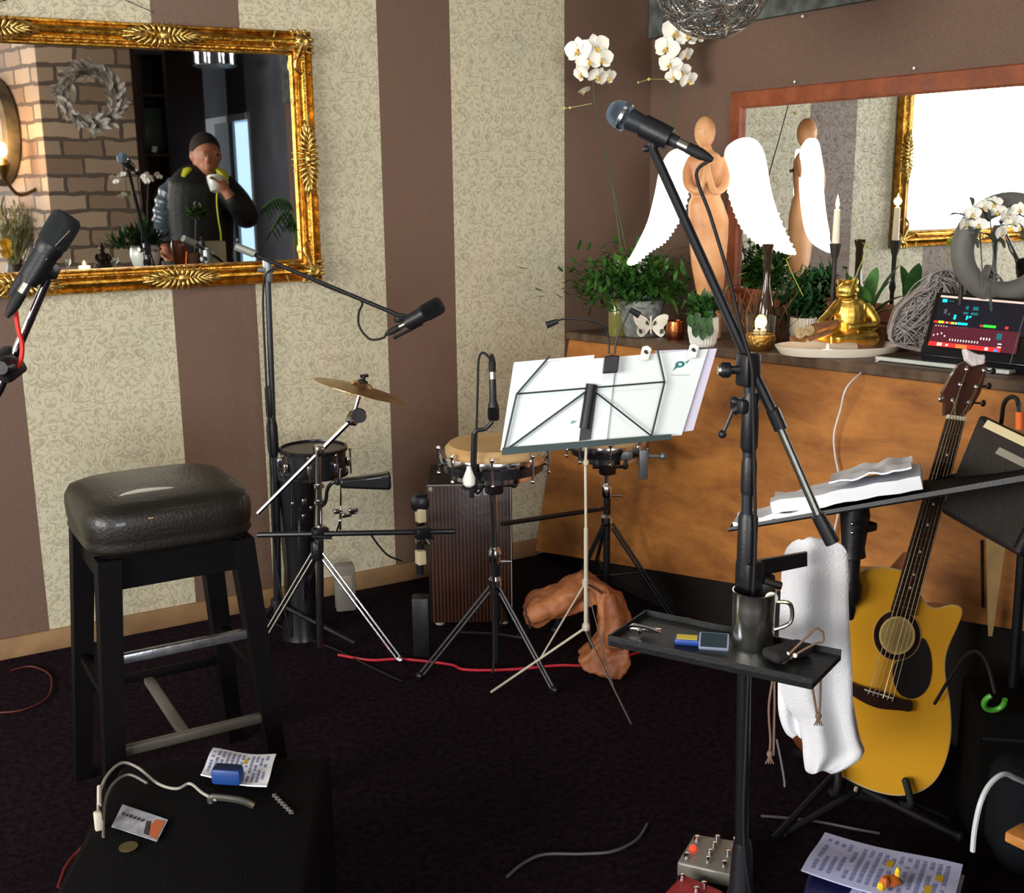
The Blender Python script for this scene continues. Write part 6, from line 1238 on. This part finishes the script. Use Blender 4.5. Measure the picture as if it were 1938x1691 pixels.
g = G(); e0 = V((la.x-.004, la.y-.01, la.z+.006)); g.tube(crv([la+V((.02, -.02, .012)), at(1645, 694, (la-CAM).dot(HD)-.02), PW(1618, 730, .03), PW(1600, 775, .02), PW(1588, 820, .02), PW(1590, 860, .02), PW(1597, 900, .02), PW(1597, 960, .02), PW(1588, 1010, .02), PW(1580, 1100, .02), PW(1590, 1150, .02)], 6), .0028, 7); tag(g.build('charging_cable', mat('white_cable', 'd3d6dc')), 'thin white cable hanging down the oak panel from the laptop', 'cable')
# white head pins on the right wall
for x, y in ((1520, 31), (1505, 155), (1731, 129)):
    p = hit(x, y, 0, .352 if y < 40 else .366 if x != 1505 and x != 1731 else .366); g = G(); g.lathe([(.0035, 0), (.0045, .004), (0, .007)], p, 10, (-1, 0, 0)); tag(g.build('wall_pin', WHT), {1520: 'tiny white pin on the grey frieze right of the twig ball', 1505: 'tiny white pin just above the left part of the wall mirror frame', 1731: 'tiny white pin above the bright part of the wall mirror'}[x], 'pin', 'white pins on the right wall')
# ---------------- twig ball pendant
tb3 = 3.25; pcn = at(1350, -48, tb3); rb = 112*tb3/2230; pend = thing('pendant_lamp', pcn, 'round pendant lamp of tangled silvery wire hanging above the orchid', 'lamp')
def wirs(m, n0, seed, nm):
    g = G(); r = random.Random(seed)
    for i in range(n0):
        nx = V((r.gauss(0, 1), r.gauss(0, 1), r.gauss(0, 1))).normalized(); x, y = basis(nx); a0 = r.uniform(0, 2*PI); ln = r.uniform(1.2, 4); rr = rb*r.uniform(.86, 1.0); off = nx*rr*r.uniform(-.55, .55); rc2 = math.sqrt(max(rr*rr-off.length**2, 0))
        g.tube([pcn+off+(x*math.cos(a0+ln*k/14)+y*math.sin(a0+ln*k/14))*rc2 for k in range(15)], .0013, 4)
    g.build(nm, m, pend)
wirs(mat('silver_wire', 'd9dbdc', .2, 1, b=(30, .02)), 170, 4, 'silver_wires'); wirs(mat('dark_wire', '4a4744', .5, .5, b=(30, .1)), 50, 6, 'dark_wires')
g = G(); g.tube([pcn+UZ*rb, V((pcn.x, pcn.y, 2.7))], .003, 6); g.build('cord', RUB, pend)
# ================================================================ THE ROOM BEHIND, SEEN IN THE GILDED MIRROR
def brick(name, c1_, c2_, mo, sc_=1.):
    M = bpy.data.materials.new(name); M.use_nodes = True; nt = M.node_tree; N = nt.nodes; L = nt.links; B = N['Principled BSDF']
    tc = N.new('ShaderNodeUVMap'); bk = N.new('ShaderNodeTexBrick'); bk.inputs['Scale'].default_value = 1
    bk.inputs['Brick Width'].default_value = .25*sc_; bk.inputs['Row Height'].default_value = .115*sc_; bk.inputs['Mortar Size'].default_value = .013; bk.inputs['Mortar Smooth'].default_value = .3
    ns = N.new('ShaderNodeTexNoise'); ns.inputs['Scale'].default_value = 9; L.new(tc.outputs[0], ns.inputs['Vector'])
    mp = N.new('ShaderNodeMix'); mp.data_type = 'VECTOR'; mp.inputs[0].default_value = .04; L.new(tc.outputs[0], mp.inputs[4]); L.new(ns.outputs['Color'], mp.inputs[5]); L.new(mp.outputs[1], bk.inputs['Vector'])
    for i, q in enumerate((c1_, c2_, mo)): bk.inputs[1+i].default_value = (*lin(q), 1)
    L.new(bk.outputs[0], B.inputs['Base Color']); B.inputs['Roughness'].default_value = .85
    bp = N.new('ShaderNodeBump'); bp.inputs['Strength'].default_value = .6; bp.inputs['Distance'].default_value = .02; bp.invert = True; L.new(bk.outputs['Fac'], bp.inputs['Height']); L.new(bp.outputs[0], B.inputs['Normal'])
    return M
BRK = brick('old_brick', 'b39a82', '846a58', '5e4f44')
K0 = mir(88, 300, 8.0); K1 = mir(264, 300, 8.25); K2 = mir(-140, 300, 9.6)
chm = thing('brick_chimney', V((K0.x, K0.y, 0)), 'brick chimney with one bright side seen in the gilded mirror', 'chimney'); chm['kind'] = 'structure'
def bface(a, b, nm):
    me = bpy.data.meshes.new(nm); L_ = ((b-a).xy).length; z1 = 2.7; o0 = V(chm.location); n = V((-(b-a).y, (b-a).x, 0)).normalized(); n = n if n.dot(V((0, 1, 0))-V((.5, 0, 0))) > 0 else -n
    vs = [V((a.x, a.y, 0)), V((b.x, b.y, 0)), V((b.x, b.y, z1)), V((a.x, a.y, z1))]; vs += [p-n*.12 for p in vs]
    me.from_pydata([p-o0 for p in vs], [], [(0, 1, 2, 3), (7, 6, 5, 4), (0, 4, 5, 1), (3, 2, 6, 7), (0, 3, 7, 4), (1, 5, 6, 2)]); uv = me.uv_layers.new(name='UVMap')
    for p in me.polygons:
        for li in p.loop_indices: v = me.vertices[me.loops[li].vertex_index].co+o0; uv.data[li].uv = ((v.xy-a.xy).length, v.z)
    me.materials.append(BRK); o = bpy.data.objects.new(nm, me); C.objects.link(o); o.parent = chm; return n
nA = bface(K0, K1, 'front_face'); nB = bface(K0, K2, 'side_face')
# feather wreath
wc = mir(171, 184, 7.9); wc = wc+nA*.02; wr = thing('feather_wreath', wc, 'pale feather wreath on the brick chimney seen in the gilded mirror', 'wreath')
g = G(); r = random.Random(4); k_ = 8.5/2230; ux = (K1-K0).normalized()
for i in range(230):
    a = r.uniform(0, 2*PI); rr = r.uniform(.13, .20); d = ux*math.cos(a)+UZ*math.sin(a); p = wc+d*rr+nA*r.uniform(0, .04); td = (ux*-math.sin(a)+UZ*math.cos(a)); e = p+(td*r.uniform(.2, 1)+d*r.uniform(-.6, .9)+nA*r.uniform(0, .4)).normalized()*.07; g.leaf(p, e, .028, (0, 0, 0), 4, .3, nrm=nA)
g.build('feathers', mat('pale_feather', 'cfc6bd', .8, n=(30, .35), col2='8b827c'), wr)
g = G(); g.tube([wc+(ux*math.cos(a)+UZ*math.sin(a))*.165+nA*.01 for a in [2*PI*i/30 for i in range(30)]], .03, 8, closed=True); g.build('ring', mat('straw_ring', '6f675f', .9, b=(60, .4)), wr)
# round wooden plaque with wall lamp
pq = mir(22, 258, 8.55); sd_ = (K2-K0).normalized(); pq = K0+sd_*((pq-K0).dot(sd_)); pq.z = 1.5+(345-258)/2258*8.9; pq = pq+nB*.0
rp_ = thing('round_plaque', pq, 'round carved wooden plaque on the bright brick side seen in the gilded mirror', 'plaque')
g = G(); g.lathe([(0, .0), (.36, .0), (.375, .02), (.37, .10), (.33, .12), (.30, .09), (.27, .075), (0, .075)], pq, 44, nB); g.build('rim', mat('weathered_plaque_wood', '6f6350', .7, col2='4b4234', n=(9, .3), b=(30, .2)), rp_)
g = G(); g.lathe([(0, .078), (.26, .078), (.265, .072), (0, .070)], pq, 40, nB); g.tube(crv([pq+nB*.09+sd_*a+UZ*b for a, b in ((-.12, -.1), (-.05, .1), (.03, .16), (.1, .04), (.04, -.1), (.14, -.14))], 5), .014, 8); g.build('centre', mat('warm_plaque_centre', 'a9825a', .6, col2='7a5a38', n=(8, .4), b=(30, .2)), rp_)
lp = mir(4, 283, 8.0); wl = thing('wall_lamp', lp, 'lit candle-style wall lamp in front of the round plaque, seen in the gilded mirror', 'lamp')
g = G(); g.ball(lp, (.035, .035, .05), 12); g.build('bulb', mat('warm_bulb', 'ffd28a', .4, e=('ffc070', 14)), wl)
g = G(); g.lathe([(.02, -.06), (.05, -.10), (.03, -.16), (.012, -.2), (0, -.2)], lp, 16); g.tube(crv([lp-UZ*.18, lp-UZ*.3-nB*.1, lp-UZ*.2-nB*.32], 5), .012, 8); g.build('bracket', mat('antique_brass', '6a4c24', .4, .8, b=(40, .1)), wl)
point('wall_lamp_light', lp+UZ*.0+nB*.05, 16, (1, .62, .28), .05)
# post and dark cupboard
psx, psx2 = mir(256, 300, 8.5), mir(276, 300, 8.5)
g = G(); g.box(((psx.x+psx2.x)/2, psx.y-.06, 1.35), ((psx2.x-psx.x)*1.0, .10, 2.7), bev=.008); pst = g.build('trim_2', mat('red_brown_post', '5a2616', .5, n=(8, .3), b=(30, .1))); struct(pst)
cx0, cx1 = mir(276, 300, 8.7), mir(338, 300, 8.7); cy = cx0.y
cup = thing('dark_cupboard', V(((cx0.x+cx1.x)/2, cy, 0)), 'dark open cupboard beside the brick chimney seen in the gilded mirror', 'cupboard')
DCW = mat('very_dark_wood', '2c1812', .5, n=(8, .3), b=(30, .1)); wd = cx1.x-cx0.x; cxm = (cx0.x+cx1.x)/2
g = G(); g.box((cxm, cy-.32, 1.2), (wd, .02, 2.4)); g.box((cx0.x+.012, cy-.16, 1.2), (.024, .3, 2.4)); g.box((cx1.x-.012, cy-.16, 1.2), (.024, .3, 2.4)); g.box((cxm, cy-.16, .3), (wd-.05, .3, .6)); g.build('carcass', DCW, cup)
for z in (.6, .95, 1.3, 1.68, 2.1, 2.39): g = G(); g.box((cxm, cy-.16, z), (wd-.05, .30, .022)); g.build('shelf', DCW, cup)
g = G(); g.box((cxm, cy-.14, 1.86), (.16, .12, .32), bev=.02); tag(g.build('green_tin', mat('dark_green_tin', '1f3a34', .45, b=(40, .1))), 'dark green tin on a shelf of the dark cupboard seen in the gilded mirror', 'tin')
g = G(); g.box((cxm-.02, cy-.03, 1.72), (.035, .02, .045), rot=(0, 15, 0), bev=.003); tag(g.build('price_card', WHT), 'small white card under the dark green tin in the cupboard', 'card')
g = G(); g.ball((cxm, cy-.12, 1.37), (.06, .06, .05), 10); g.lathe([(0, -.06), (.04, -.06), (.05, -.0), (0, 0)], (cxm, cy-.12, 1.372), 14); tag(g.build('grey_jar', mat('grey_jar', '464c50', .3, b=(40, .1))), 'grey jar on the lower shelf of the dark cupboard', 'jar')
g = G()
bx0, bx1 = mir(338, 300, 9.2), mir(402, 300, 9.4); g.box(((bx0.x+bx1.x)/2, bx0.y-.25, 1.35), (bx1.x-bx0.x, .2, 2.7)); struct(g.build('wall_partition', BRW, ang=0))
# chandelier
chp = mir(410, 128, 8.6); chd = thing('chandelier', chp, 'small crystal chandelier on thin chains seen in the gilded mirror', 'lamp')
g = G(); g.lathe([(0, 0), (.14, .005), (.16, .015), (.15, .02), (0, .022)], chp, 24); g.build('plate', mat('pale_metal', '8d8d88', .4, .6, b=(40, .1)), chd)
g = G(); r = random.Random(9)
for i in range(8):
    a = 2*PI*i/8; p = chp+V((math.cos(a)*.13, math.sin(a)*.13, .03)); g.tube([p, p+UZ*.06], .006, 6); g.ball(p+UZ*.075, (.010, .010, .02), 8)
g.build('crystals', mat('lit_crystal', 'ffffff', .1, e=('f6f4ee', 1.6)), chd)
g = G()
for s in (-.06, .06): g.tube([chp+V((s, 0, .02)), V((chp.x+s, chp.y, 2.7))], .0035, 5)
g.build('chain', CHR, chd)
# sideboard table with plants
T0, T1 = mir(108, 498, 6.75), mir(470, 492, 6.75); ty = -3.30; tzz = .985
X0, X1 = -1.45, -.12
tbl = thing('sideboard', V(((X0+X1)/2, ty, 0)), 'dark wooden sideboard carrying plants, seen in the gilded mirror', 'sideboard')
g = G(); g.box(((X0+X1)/2, ty, tzz-.02), (X1-X0, .24, .035), bev=.006); g.build('top', mat('grey_brown_top', '6d5f56', .4, n=(9, .3), b=(30, .1)), tbl)
g = G(); g.box(((X0+X1)/2+.02, ty-.01, .52), (X1-X0-.06, .20, .93), bev=.006); g.build('body', mat('black_brown_wood', '1a110f', .45, b=(40, .1)), tbl)
for i in range(3):
    x = X0+.22+i*.39; g = G(); g.box((x, ty+.10, .85), (.36, .012, .17), bev=.004); d_ = g.build('drawer', mat('black_brown_wood', '1a110f'), tbl); g = G(); g.tube(crv([(x-.05, ty+.107, .855), (x-.03, ty+.125, .84), (x+.03, ty+.125, .84), (x+.05, ty+.107, .855)], 4), .005, 6); g.build('handle', CHR, d_)
def onT(px, t=None):   # point on the sideboard top under the reflected column px
    d = ray(px, 480); m = V((d.x, -d.y, d.z)); y0 = -.08-CAM.y
    k = (ty-y0)/m.y; return V((CAM.x+m.x*k, ty, tzz))
tM = 7.0
pt = onT(278); pt.z = tzz-.002; kk_ = tM/2230
wp = potm('white_planter', pt, [(0, 0), (.05, 0), (.075, .03), (.088, .08), (.084, .125), (.074, .14), (.068, .13)], WCER, 'round white pot with white orchids on the sideboard seen in the gilded mirror', cat='orchid')
g = G(); r = random.Random(12); foliage(g, pt+UZ*.16, .12, 120, .10, r, .6, .25, -.02); foliage(g, pt+UZ*.15+V((-.12, 0, 0)), .10, 60, .09, r, .4, .25, -.02); g.build('leaves', mat('dark_plant_green', '24401c', .5, n=(20, .3)), wp)
def rm(px, py, o=0): # point above the sideboard seen at px,py
    d = ray(px, py); m = V((d.x, -d.y, d.z)); k = (ty+o+.08+CAM.y)/m.y if False else (ty+o-(-.08-CAM.y))/m.y; return V((CAM.x+m.x*k, ty+o, CAM.z+m.z*k))
for q in ([(268, 470), (258, 420), (245, 370), (240, 340)], [(272, 470), (262, 410), (252, 350), (252, 335)], [(285, 470), (282, 400), (284, 345)]): g = G(); g.tube(crv([rm(*p) for p in q], 5), .0025, 5); g.build('flower_stem', STEM, wp)
def sflower(par, p, s, rr):
    g = G(); M = Matrix.Translation(p) @ Matrix.Rotation(rr.uniform(-.6, .6), 4, 'X') @ Matrix.Rotation(rr.uniform(2.4, 3.9), 4, 'Z') @ Matrix.Scale(s, 4); q = fl_mesh(); q.v = [M @ v for v in q.v]; q.build('flower', PET, par, ang=80)
for x, y in ((216, 336), (222, 344), (228, 332), (235, 330), (232, 340), (250, 328), (230, 372), (238, 368), (256, 366), (274, 334), (280, 330), (286, 336), (281, 344), (290, 340), (300, 330), (305, 335), (278, 340)): sflower(wp, rm(x, y, r.uniform(-.03, .03)), .62, r)
# planter box with ball-shaped plant and cream box
p2_ = onT(372); p2_.z = tzz-.002; bxp = thing('green_topiary', p2_, 'small round leafy plant beside the cream box on the sideboard seen in the gilded mirror', 'plant')
g = G(); g.lathe([(0, 0), (.045, 0), (.05, .05), (.055, .08), (.05, .085), (.0, .08)], p2_, 20); g.build('pot', mat('brown_clay_pot', '6b4630'), bxp)
g = G(); r = random.Random(31); foliage(g, rm(375, 405), .07, 240, .035, r, 0, .6); g.tube([p2_+UZ*.07, rm(375, 415)], .004, 6); g.build('leaves', mat('olive_leaf', '48602c', .5, col2='273a18', n=(20, .3)), bxp)
p3_ = onT(405); g = G(); g.box((p3_.x, p3_.y+.02, tzz+.075), (.14, .10, .15), bev=.006); tag(g.build('cream_box', mat('cream_carton', 'a9a38c', .6, b=(40, .05))), 'cream square box on the sideboard seen in the gilded mirror', 'box')
g = G(); g.tube([p3_+V((-.075, .08, 0)), p3_+V((-.075, .08, .16))], [.022, .012], 10); g.ball(p3_+V((-.075, .08, .17)), .016, 8); tag(g.build('figurine', mat('dark_bronze', '31241e', .4, .6, b=(60, .1))), 'slim dark figurine in front of the cream box seen in the gilded mirror', 'figurine')
p4_ = onT(345); g = G(); g.lathe([(0, 0), (.035, 0), (.04, .04), (.05, .13), (.045, .16), (.04, .13), (0, .02)], V((p4_.x, p4_.y-.02, tzz-.002)), 20); tag(g.build('amber_vase', mat('amber_glass', '9a4a1c', .15, tr=.5, b=(12, .03))), 'amber glass vase left of the cream box seen in the gilded mirror', 'vase')
# buddha figure, tealight, small glasses
p5_ = onT(196); bd = thing('seated_figurine', p5_, 'dark seated meditating figurine on the sideboard seen in the gilded mirror', 'figurine')
DBZ = mat('dark_bronze', '31241e'); g = G(); g.ball(p5_+UZ*.03, (.055, .035, .03), 12); g.ball(p5_+UZ*.075, (.03, .022, .04), 12); g.ball(p5_+UZ*.13, (.018, .018, .022), 12); g.ball(p5_+UZ*.152, (.009, .009, .012), 8)
for s in (-1, 1): g.tube(crv([p5_+V((s*.028, 0, .10)), p5_+V((s*.042, .015, .07)), p5_+V((s*.01, .03, .05))], 4), .009, 8)
g.build('body', DBZ, bd, mods=remesh(.004, 2))
p6_ = onT(160); tl2 = thing('tealight', p6_, 'lit tealight on the sideboard left of the seated figurine, seen in the gilded mirror', 'candle')
g = G(); g.lathe([(0, 0), (.028, 0), (.032, .035), (.028, .036), (0, .02)], p6_, 18); g.build('glass', mat('glowing_wax', 'ffe6cf'), tl2)
g = G(); g.lathe([(0, .03), (.006, .038), (.007, .05), (0, .066)], p6_, 10); g.build('flame', FLM, tl2)
for px, lb in ((129, 'small clear glass at the left end of the sideboard'), (220, 'small clear glass between the figurine and the white pot on the sideboard')):
    p = onT(px); g = G(); g.lathe([(0, 0), (.02, 0), (.012, .01), (.004, .02), (.004, .035), (.018, .05), (.02, .075), (.018, .075), (.016, .05), (0, .04)], p, 18); tag(g.build('small_glass', GLASS), lb, 'glass', 'small glasses on the sideboard')
# dried grasses with yellow flower, further back
dg = mir(34, 520, 8.2); dg.z = 0; vs2 = thing('floor_vase', dg, 'tall dark floor vase of dried grasses and a yellow flower seen in the gilded mirror', 'vase')
g = G(); zt2 = 1.5-(500-345)/2258*8.2; g.lathe([(0, 0), (.10, 0), (.14, .2), (.12, zt2*.7), (.06, zt2), (.05, zt2), (.05, zt2*.7), (0, .1)], dg, 24); g.build('vase', DCW, vs2)
g = G(); r = random.Random(17)
for i in range(150):
    b_ = dg+V((r.gauss(0, .02), r.gauss(0, .02), zt2)); e = dg+V((r.gauss(.03, .09), r.gauss(0, .06), 1.5-(r.uniform(385, 450)-345)/2258*8.2)); g.tube(crv([b_, (b_+e)/2+V((r.gauss(0, .02), 0, 0)), e], 3), .0025, 4); 
    for q in range(2): g.leaf(e, e+V((r.gauss(0, .04), r.gauss(0, .03), r.gauss(0, .04))), .012, (0, 0, 0), 3)
g.build('dried_grass', mat('dry_olive_grass', '8b835c', .8, col2='5c6440', n=(20, .3)), vs2)
yf = mir(12, 462, 8.0); g = G()
for z in (0, -.06):
    for i in range(12): a = 2*PI*i/12; d = V((math.cos(a), .2, math.sin(a))); g.leaf(yf+UZ*z, yf+UZ*z+d*.045, .02, (0, 0, 0), 3, .1, nrm=V((0, 1, 0)))
g.build('yellow_flower', mat('yellow_petal', 'e5a81c', .5, b=(40, .05)), vs2); g = G(); g.tube(crv([yf, yf-UZ*.15+V((.03, 0, 0)), dg+UZ*zt2], 4), .003, 5); g.build('flower_stem', STEM, vs2)
# palm at the right side of the mirror
pmx = mir(600, 520, 8.2); pmx.z = 0; pmx.x = min(pmx.x, .12); pm = thing('potted_palm', pmx, 'arching green palm leaves at the right side of the gilded mirror reflection', 'plant')
g = G(); g.lathe([(0, 0), (.12, 0), (.16, .3), (.15, .32), (0, .28)], pmx, 20); g.build('pot', DCW, pm)
g = G()
for q in ([(585, 520), (570, 440), (545, 400), (515, 440)], [(585, 520), (560, 400), (530, 375), (500, 395)], [(600, 520), (590, 430), (575, 420), (545, 418)], [(605, 520), (620, 400), (640, 380), (670, 420)]):
    c = crv([mir(x, y, 8.2) for x, y in q], 6); g.tube(c, .004, 5)
    for i in range(5, len(c)-1):
        for s in (-1, 1): g.leaf(c[i], c[i]+V((s*.03+.0, .05*s, -.09)), .018, (0, 0, 0), 4)
g.tube([pmx+UZ*.28, V((pmx.x, pmx.y, mir(590, 520, 8.2).z))], .012, 6); g.clampw(.3); g.build('fronds', mat('palm_green', '4d8a35', .45, n=(20, .3)), pm)
# ================================================================ THE MAN DRINKING
tm = 7.45
def mm(px, py, o=0): return mir(px, py, tm+o)
SKIN = mat('skin', 'b87a5c', .5, sss=.15, n=(6, .12), b=(60, .05)); JK = mat('dark_jacket', '0d0e12', .6, n=(20, .3), b=(40, .3)); JS = mat('shiny_blue_grey_sleeve', '4b5560', .3, .2, b=(30, .6)); HR = mat('short_dark_hair', '241a14', .8, b=(300, .8)); YL = mat('yellow_trim', 'c8c630', .6, b=(60, .1))
root = mm(400, 800); root.z = 0; man = thing('person', root, 'person in a dark yellow-trimmed jacket drinking from a white cup in the gilded mirror', 'person')
kM = tm/2230; O = lambda px, py, o=0: mm(px, py, -o)   # o: towards the mirror
g = G(); hd = O(393, 293); E3 = Matrix.Identity(3)
g.ball(hd, (.088, .105, .128), 20); g.ball(O(396, 312, .02), (.068, .08, .085), 16); g.ball(O(397, 302, .10), (.014, .022, .026), 10); g.ball(O(397, 306, .108), (.018, .014, .011), 10)   # skull, jaw, nose
for s in (-1, 1): g.ball(hd+V((s*.088, .0, -.005)), (.014, .022, .034), 10); g.ball(hd+V((s*.036+.01, .085, -.02)), (.028, .018, .014), 10); g.ball(hd+V((s*.036+.01, .097, .015)), (.026, .012, .007), 8)
g.ball(O(399, 320, .105), (.026, .014, .009), 10); g.tube([O(392, 318, -.02), O(390, 350, -.03)], [.058, .066], 14)
g.ball(O(395, 335, .05), (.035, .03, .024), 12)
g.tube(crv([O(388, 332), O(385, 345), O(383, 400), O(385, 450), O(386, 520), O(386, 620)], 4), [.10, .17, .19, .18, .17, .17], 20, flat=.62, up=(0, 1, 0))
zh = 1.02
for s in (-1, 1):
    hp_ = V((root.x+s*.10, root.y, .92)); g.tube(crv([hp_+V((0, 0, .1)), hp_-V((0, -.01, .1)), V((root.x+s*.12, root.y+.01, .5)), V((root.x+s*.12, root.y-.02, .09))], 4), [.11, .10, .065, .045], 12)
    g.ball(V((root.x+s*.12, root.y+.07, .045)), (.05, .13, .045), 12)
# arms: image left hangs down, image right is raised with the cup
g.tube(crv([O(345, 358), O(322, 380, .02), O(314, 425, .02), O(318, 470, .08)], 5), [.06, .055, .05, .035], 12)
g.tube(crv([O(430, 360), O(455, 385, .03), O(470, 412, .06), O(455, 395, .14), O(432, 362, .17)], 5), [.062, .055, .048, .042, .030], 12)
def hand(root_p, toward, curl, s=1):
    d = (toward-root_p).normalized(); x, y = basis(d); g.ball(root_p+d*.035, (.038, .03, .042), 12)
    for i in range(4):
        o = x*(-.027+.018*i); a = root_p+d*.055+o; b = a+d*(.03+.004*(i in (1, 2)))+curl*.012; c = b+d*.012+curl*.028; g.tube([a, b, c, c-d*.012+curl*.014], [.0098, .009, .0085, .007], 8)
    a = root_p+d*.02+x*-.032; g.tube([a, a+d*.03-x*.014+curl*.012, a+d*.05-x*.008+curl*.028], [.012, .0105, .008], 8)
cupc = O(412, 346, .165)
hand(O(433, 362, .17), O(418, 344, .175), V((-.75, .35, .1)).normalized())
hand(O(318, 472, .08), O(322, 490, .14), V((.2, .8, 0)).normalized())
g.build('body', SKIN, man, mods=remesh(.008, 3))
g = G(); g.ball(hd+V((0, -.012, .03)), (.094, .108, .110), 20); g.v = [p for p in g.v]
vs_ = g.v; g.v = [V((p.x, p.y, max(p.z, hd.z-.015+max(0, (p.y-hd.y+.03))*.72))) for p in vs_]; g.build('hair', HR, man)
g = G()
for s in (-1, 1): g.ball(hd+V((s*.036+.01, .098, -.004)), (.012, .006, .006), 8)
g.build('eyes', mat('dark_eye', '1c1410', .2), man)
g = G()
g.tube(crv([O(390, 327, -.01), O(386, 336), O(384, 350), O(383, 390), O(385, 450), O(386, 520), O(386, 590)], 4), [.09, .15, .20, .215, .205, .195, .20], 24, flat=.66, up=(0, 1, 0))
g.tube(crv([O(424, 350), O(455, 383, .03), O(471, 412, .06), O(456, 396, .13), O(440, 372, .16)], 5), [.085, .082, .075, .06, .048], 14)
jk = g.build('jacket', JK, man, mods=remesh(.010, 3))
g = G(); q = crv([O(352, 350), O(328, 366, .02), O(318, 400, .03), O(316, 435, .03), O(320, 466, .07)], 10); g.tube(q, [.078+.006*math.sin(i*1.3) for i in range(len(q))][:len(q)], 14); g.build('puffy_sleeve', JS, jk)
g = G(); g.tube(crv([O(366, 318, .04), O(358, 322, .09), O(350, 334, .13)], 4), [.02, .034, .014], 8, flat=.5); g.tube(crv([O(416, 320, .04), O(424, 326, .09), O(434, 338, .13)], 4), [.02, .034, .014], 8, flat=.5); g.tube(crv([O(415, 358, .15), O(414, 385, .155), O(418, 420, .15), O(422, 445, .15), O(422, 480, .14)], 5), .007, 6, flat=.6); g.build('yellow_trim', YL, jk)
g = G(); g.tube(crv([O(330, 360, .09), O(331, 385, .11), O(336, 420, .12), O(340, 450, .12)], 4), .006, 6); g.build('pale_piping', mat('pale_piping', 'a9a6b0', .5), jk)
g = G(); 
for s in (-1, 1): g.tube(crv([V((root.x+s*.10, root.y, 1.0)), V((root.x+s*.11, root.y, .8)), V((root.x+s*.12, root.y+.01, .5)), V((root.x+s*.12, root.y-.02, .10))], 4), [.13, .12, .085, .07], 14)
g.build('trousers', mat('dark_trousers', '1c1e26', .8, b=(60, .2)), man, mods=remesh(.010, 2))
cu = thing('coffee_cup', cupc, 'white cup held to the mouth of the person in the gilded mirror', 'cup')
g = G(); ax = V((.12, -.35, 1)).normalized(); g.lathe([(0, -.055), (.028, -.055), (.034, -.05), (.048, .0), (.054, .035), (.051, .035), (.045, 0), (.03, -.045), (0, -.048)], cupc, 28, ax); g.build('body', WCER, cu)
g = G(); g.tube(crv([cupc+V((.048, 0, .02)), cupc+V((.075, 0, .01)), cupc+V((.07, 0, -.02)), cupc+V((.038, 0, -.03))], 4), .005, 8); g.build('handle', WCER, cu)
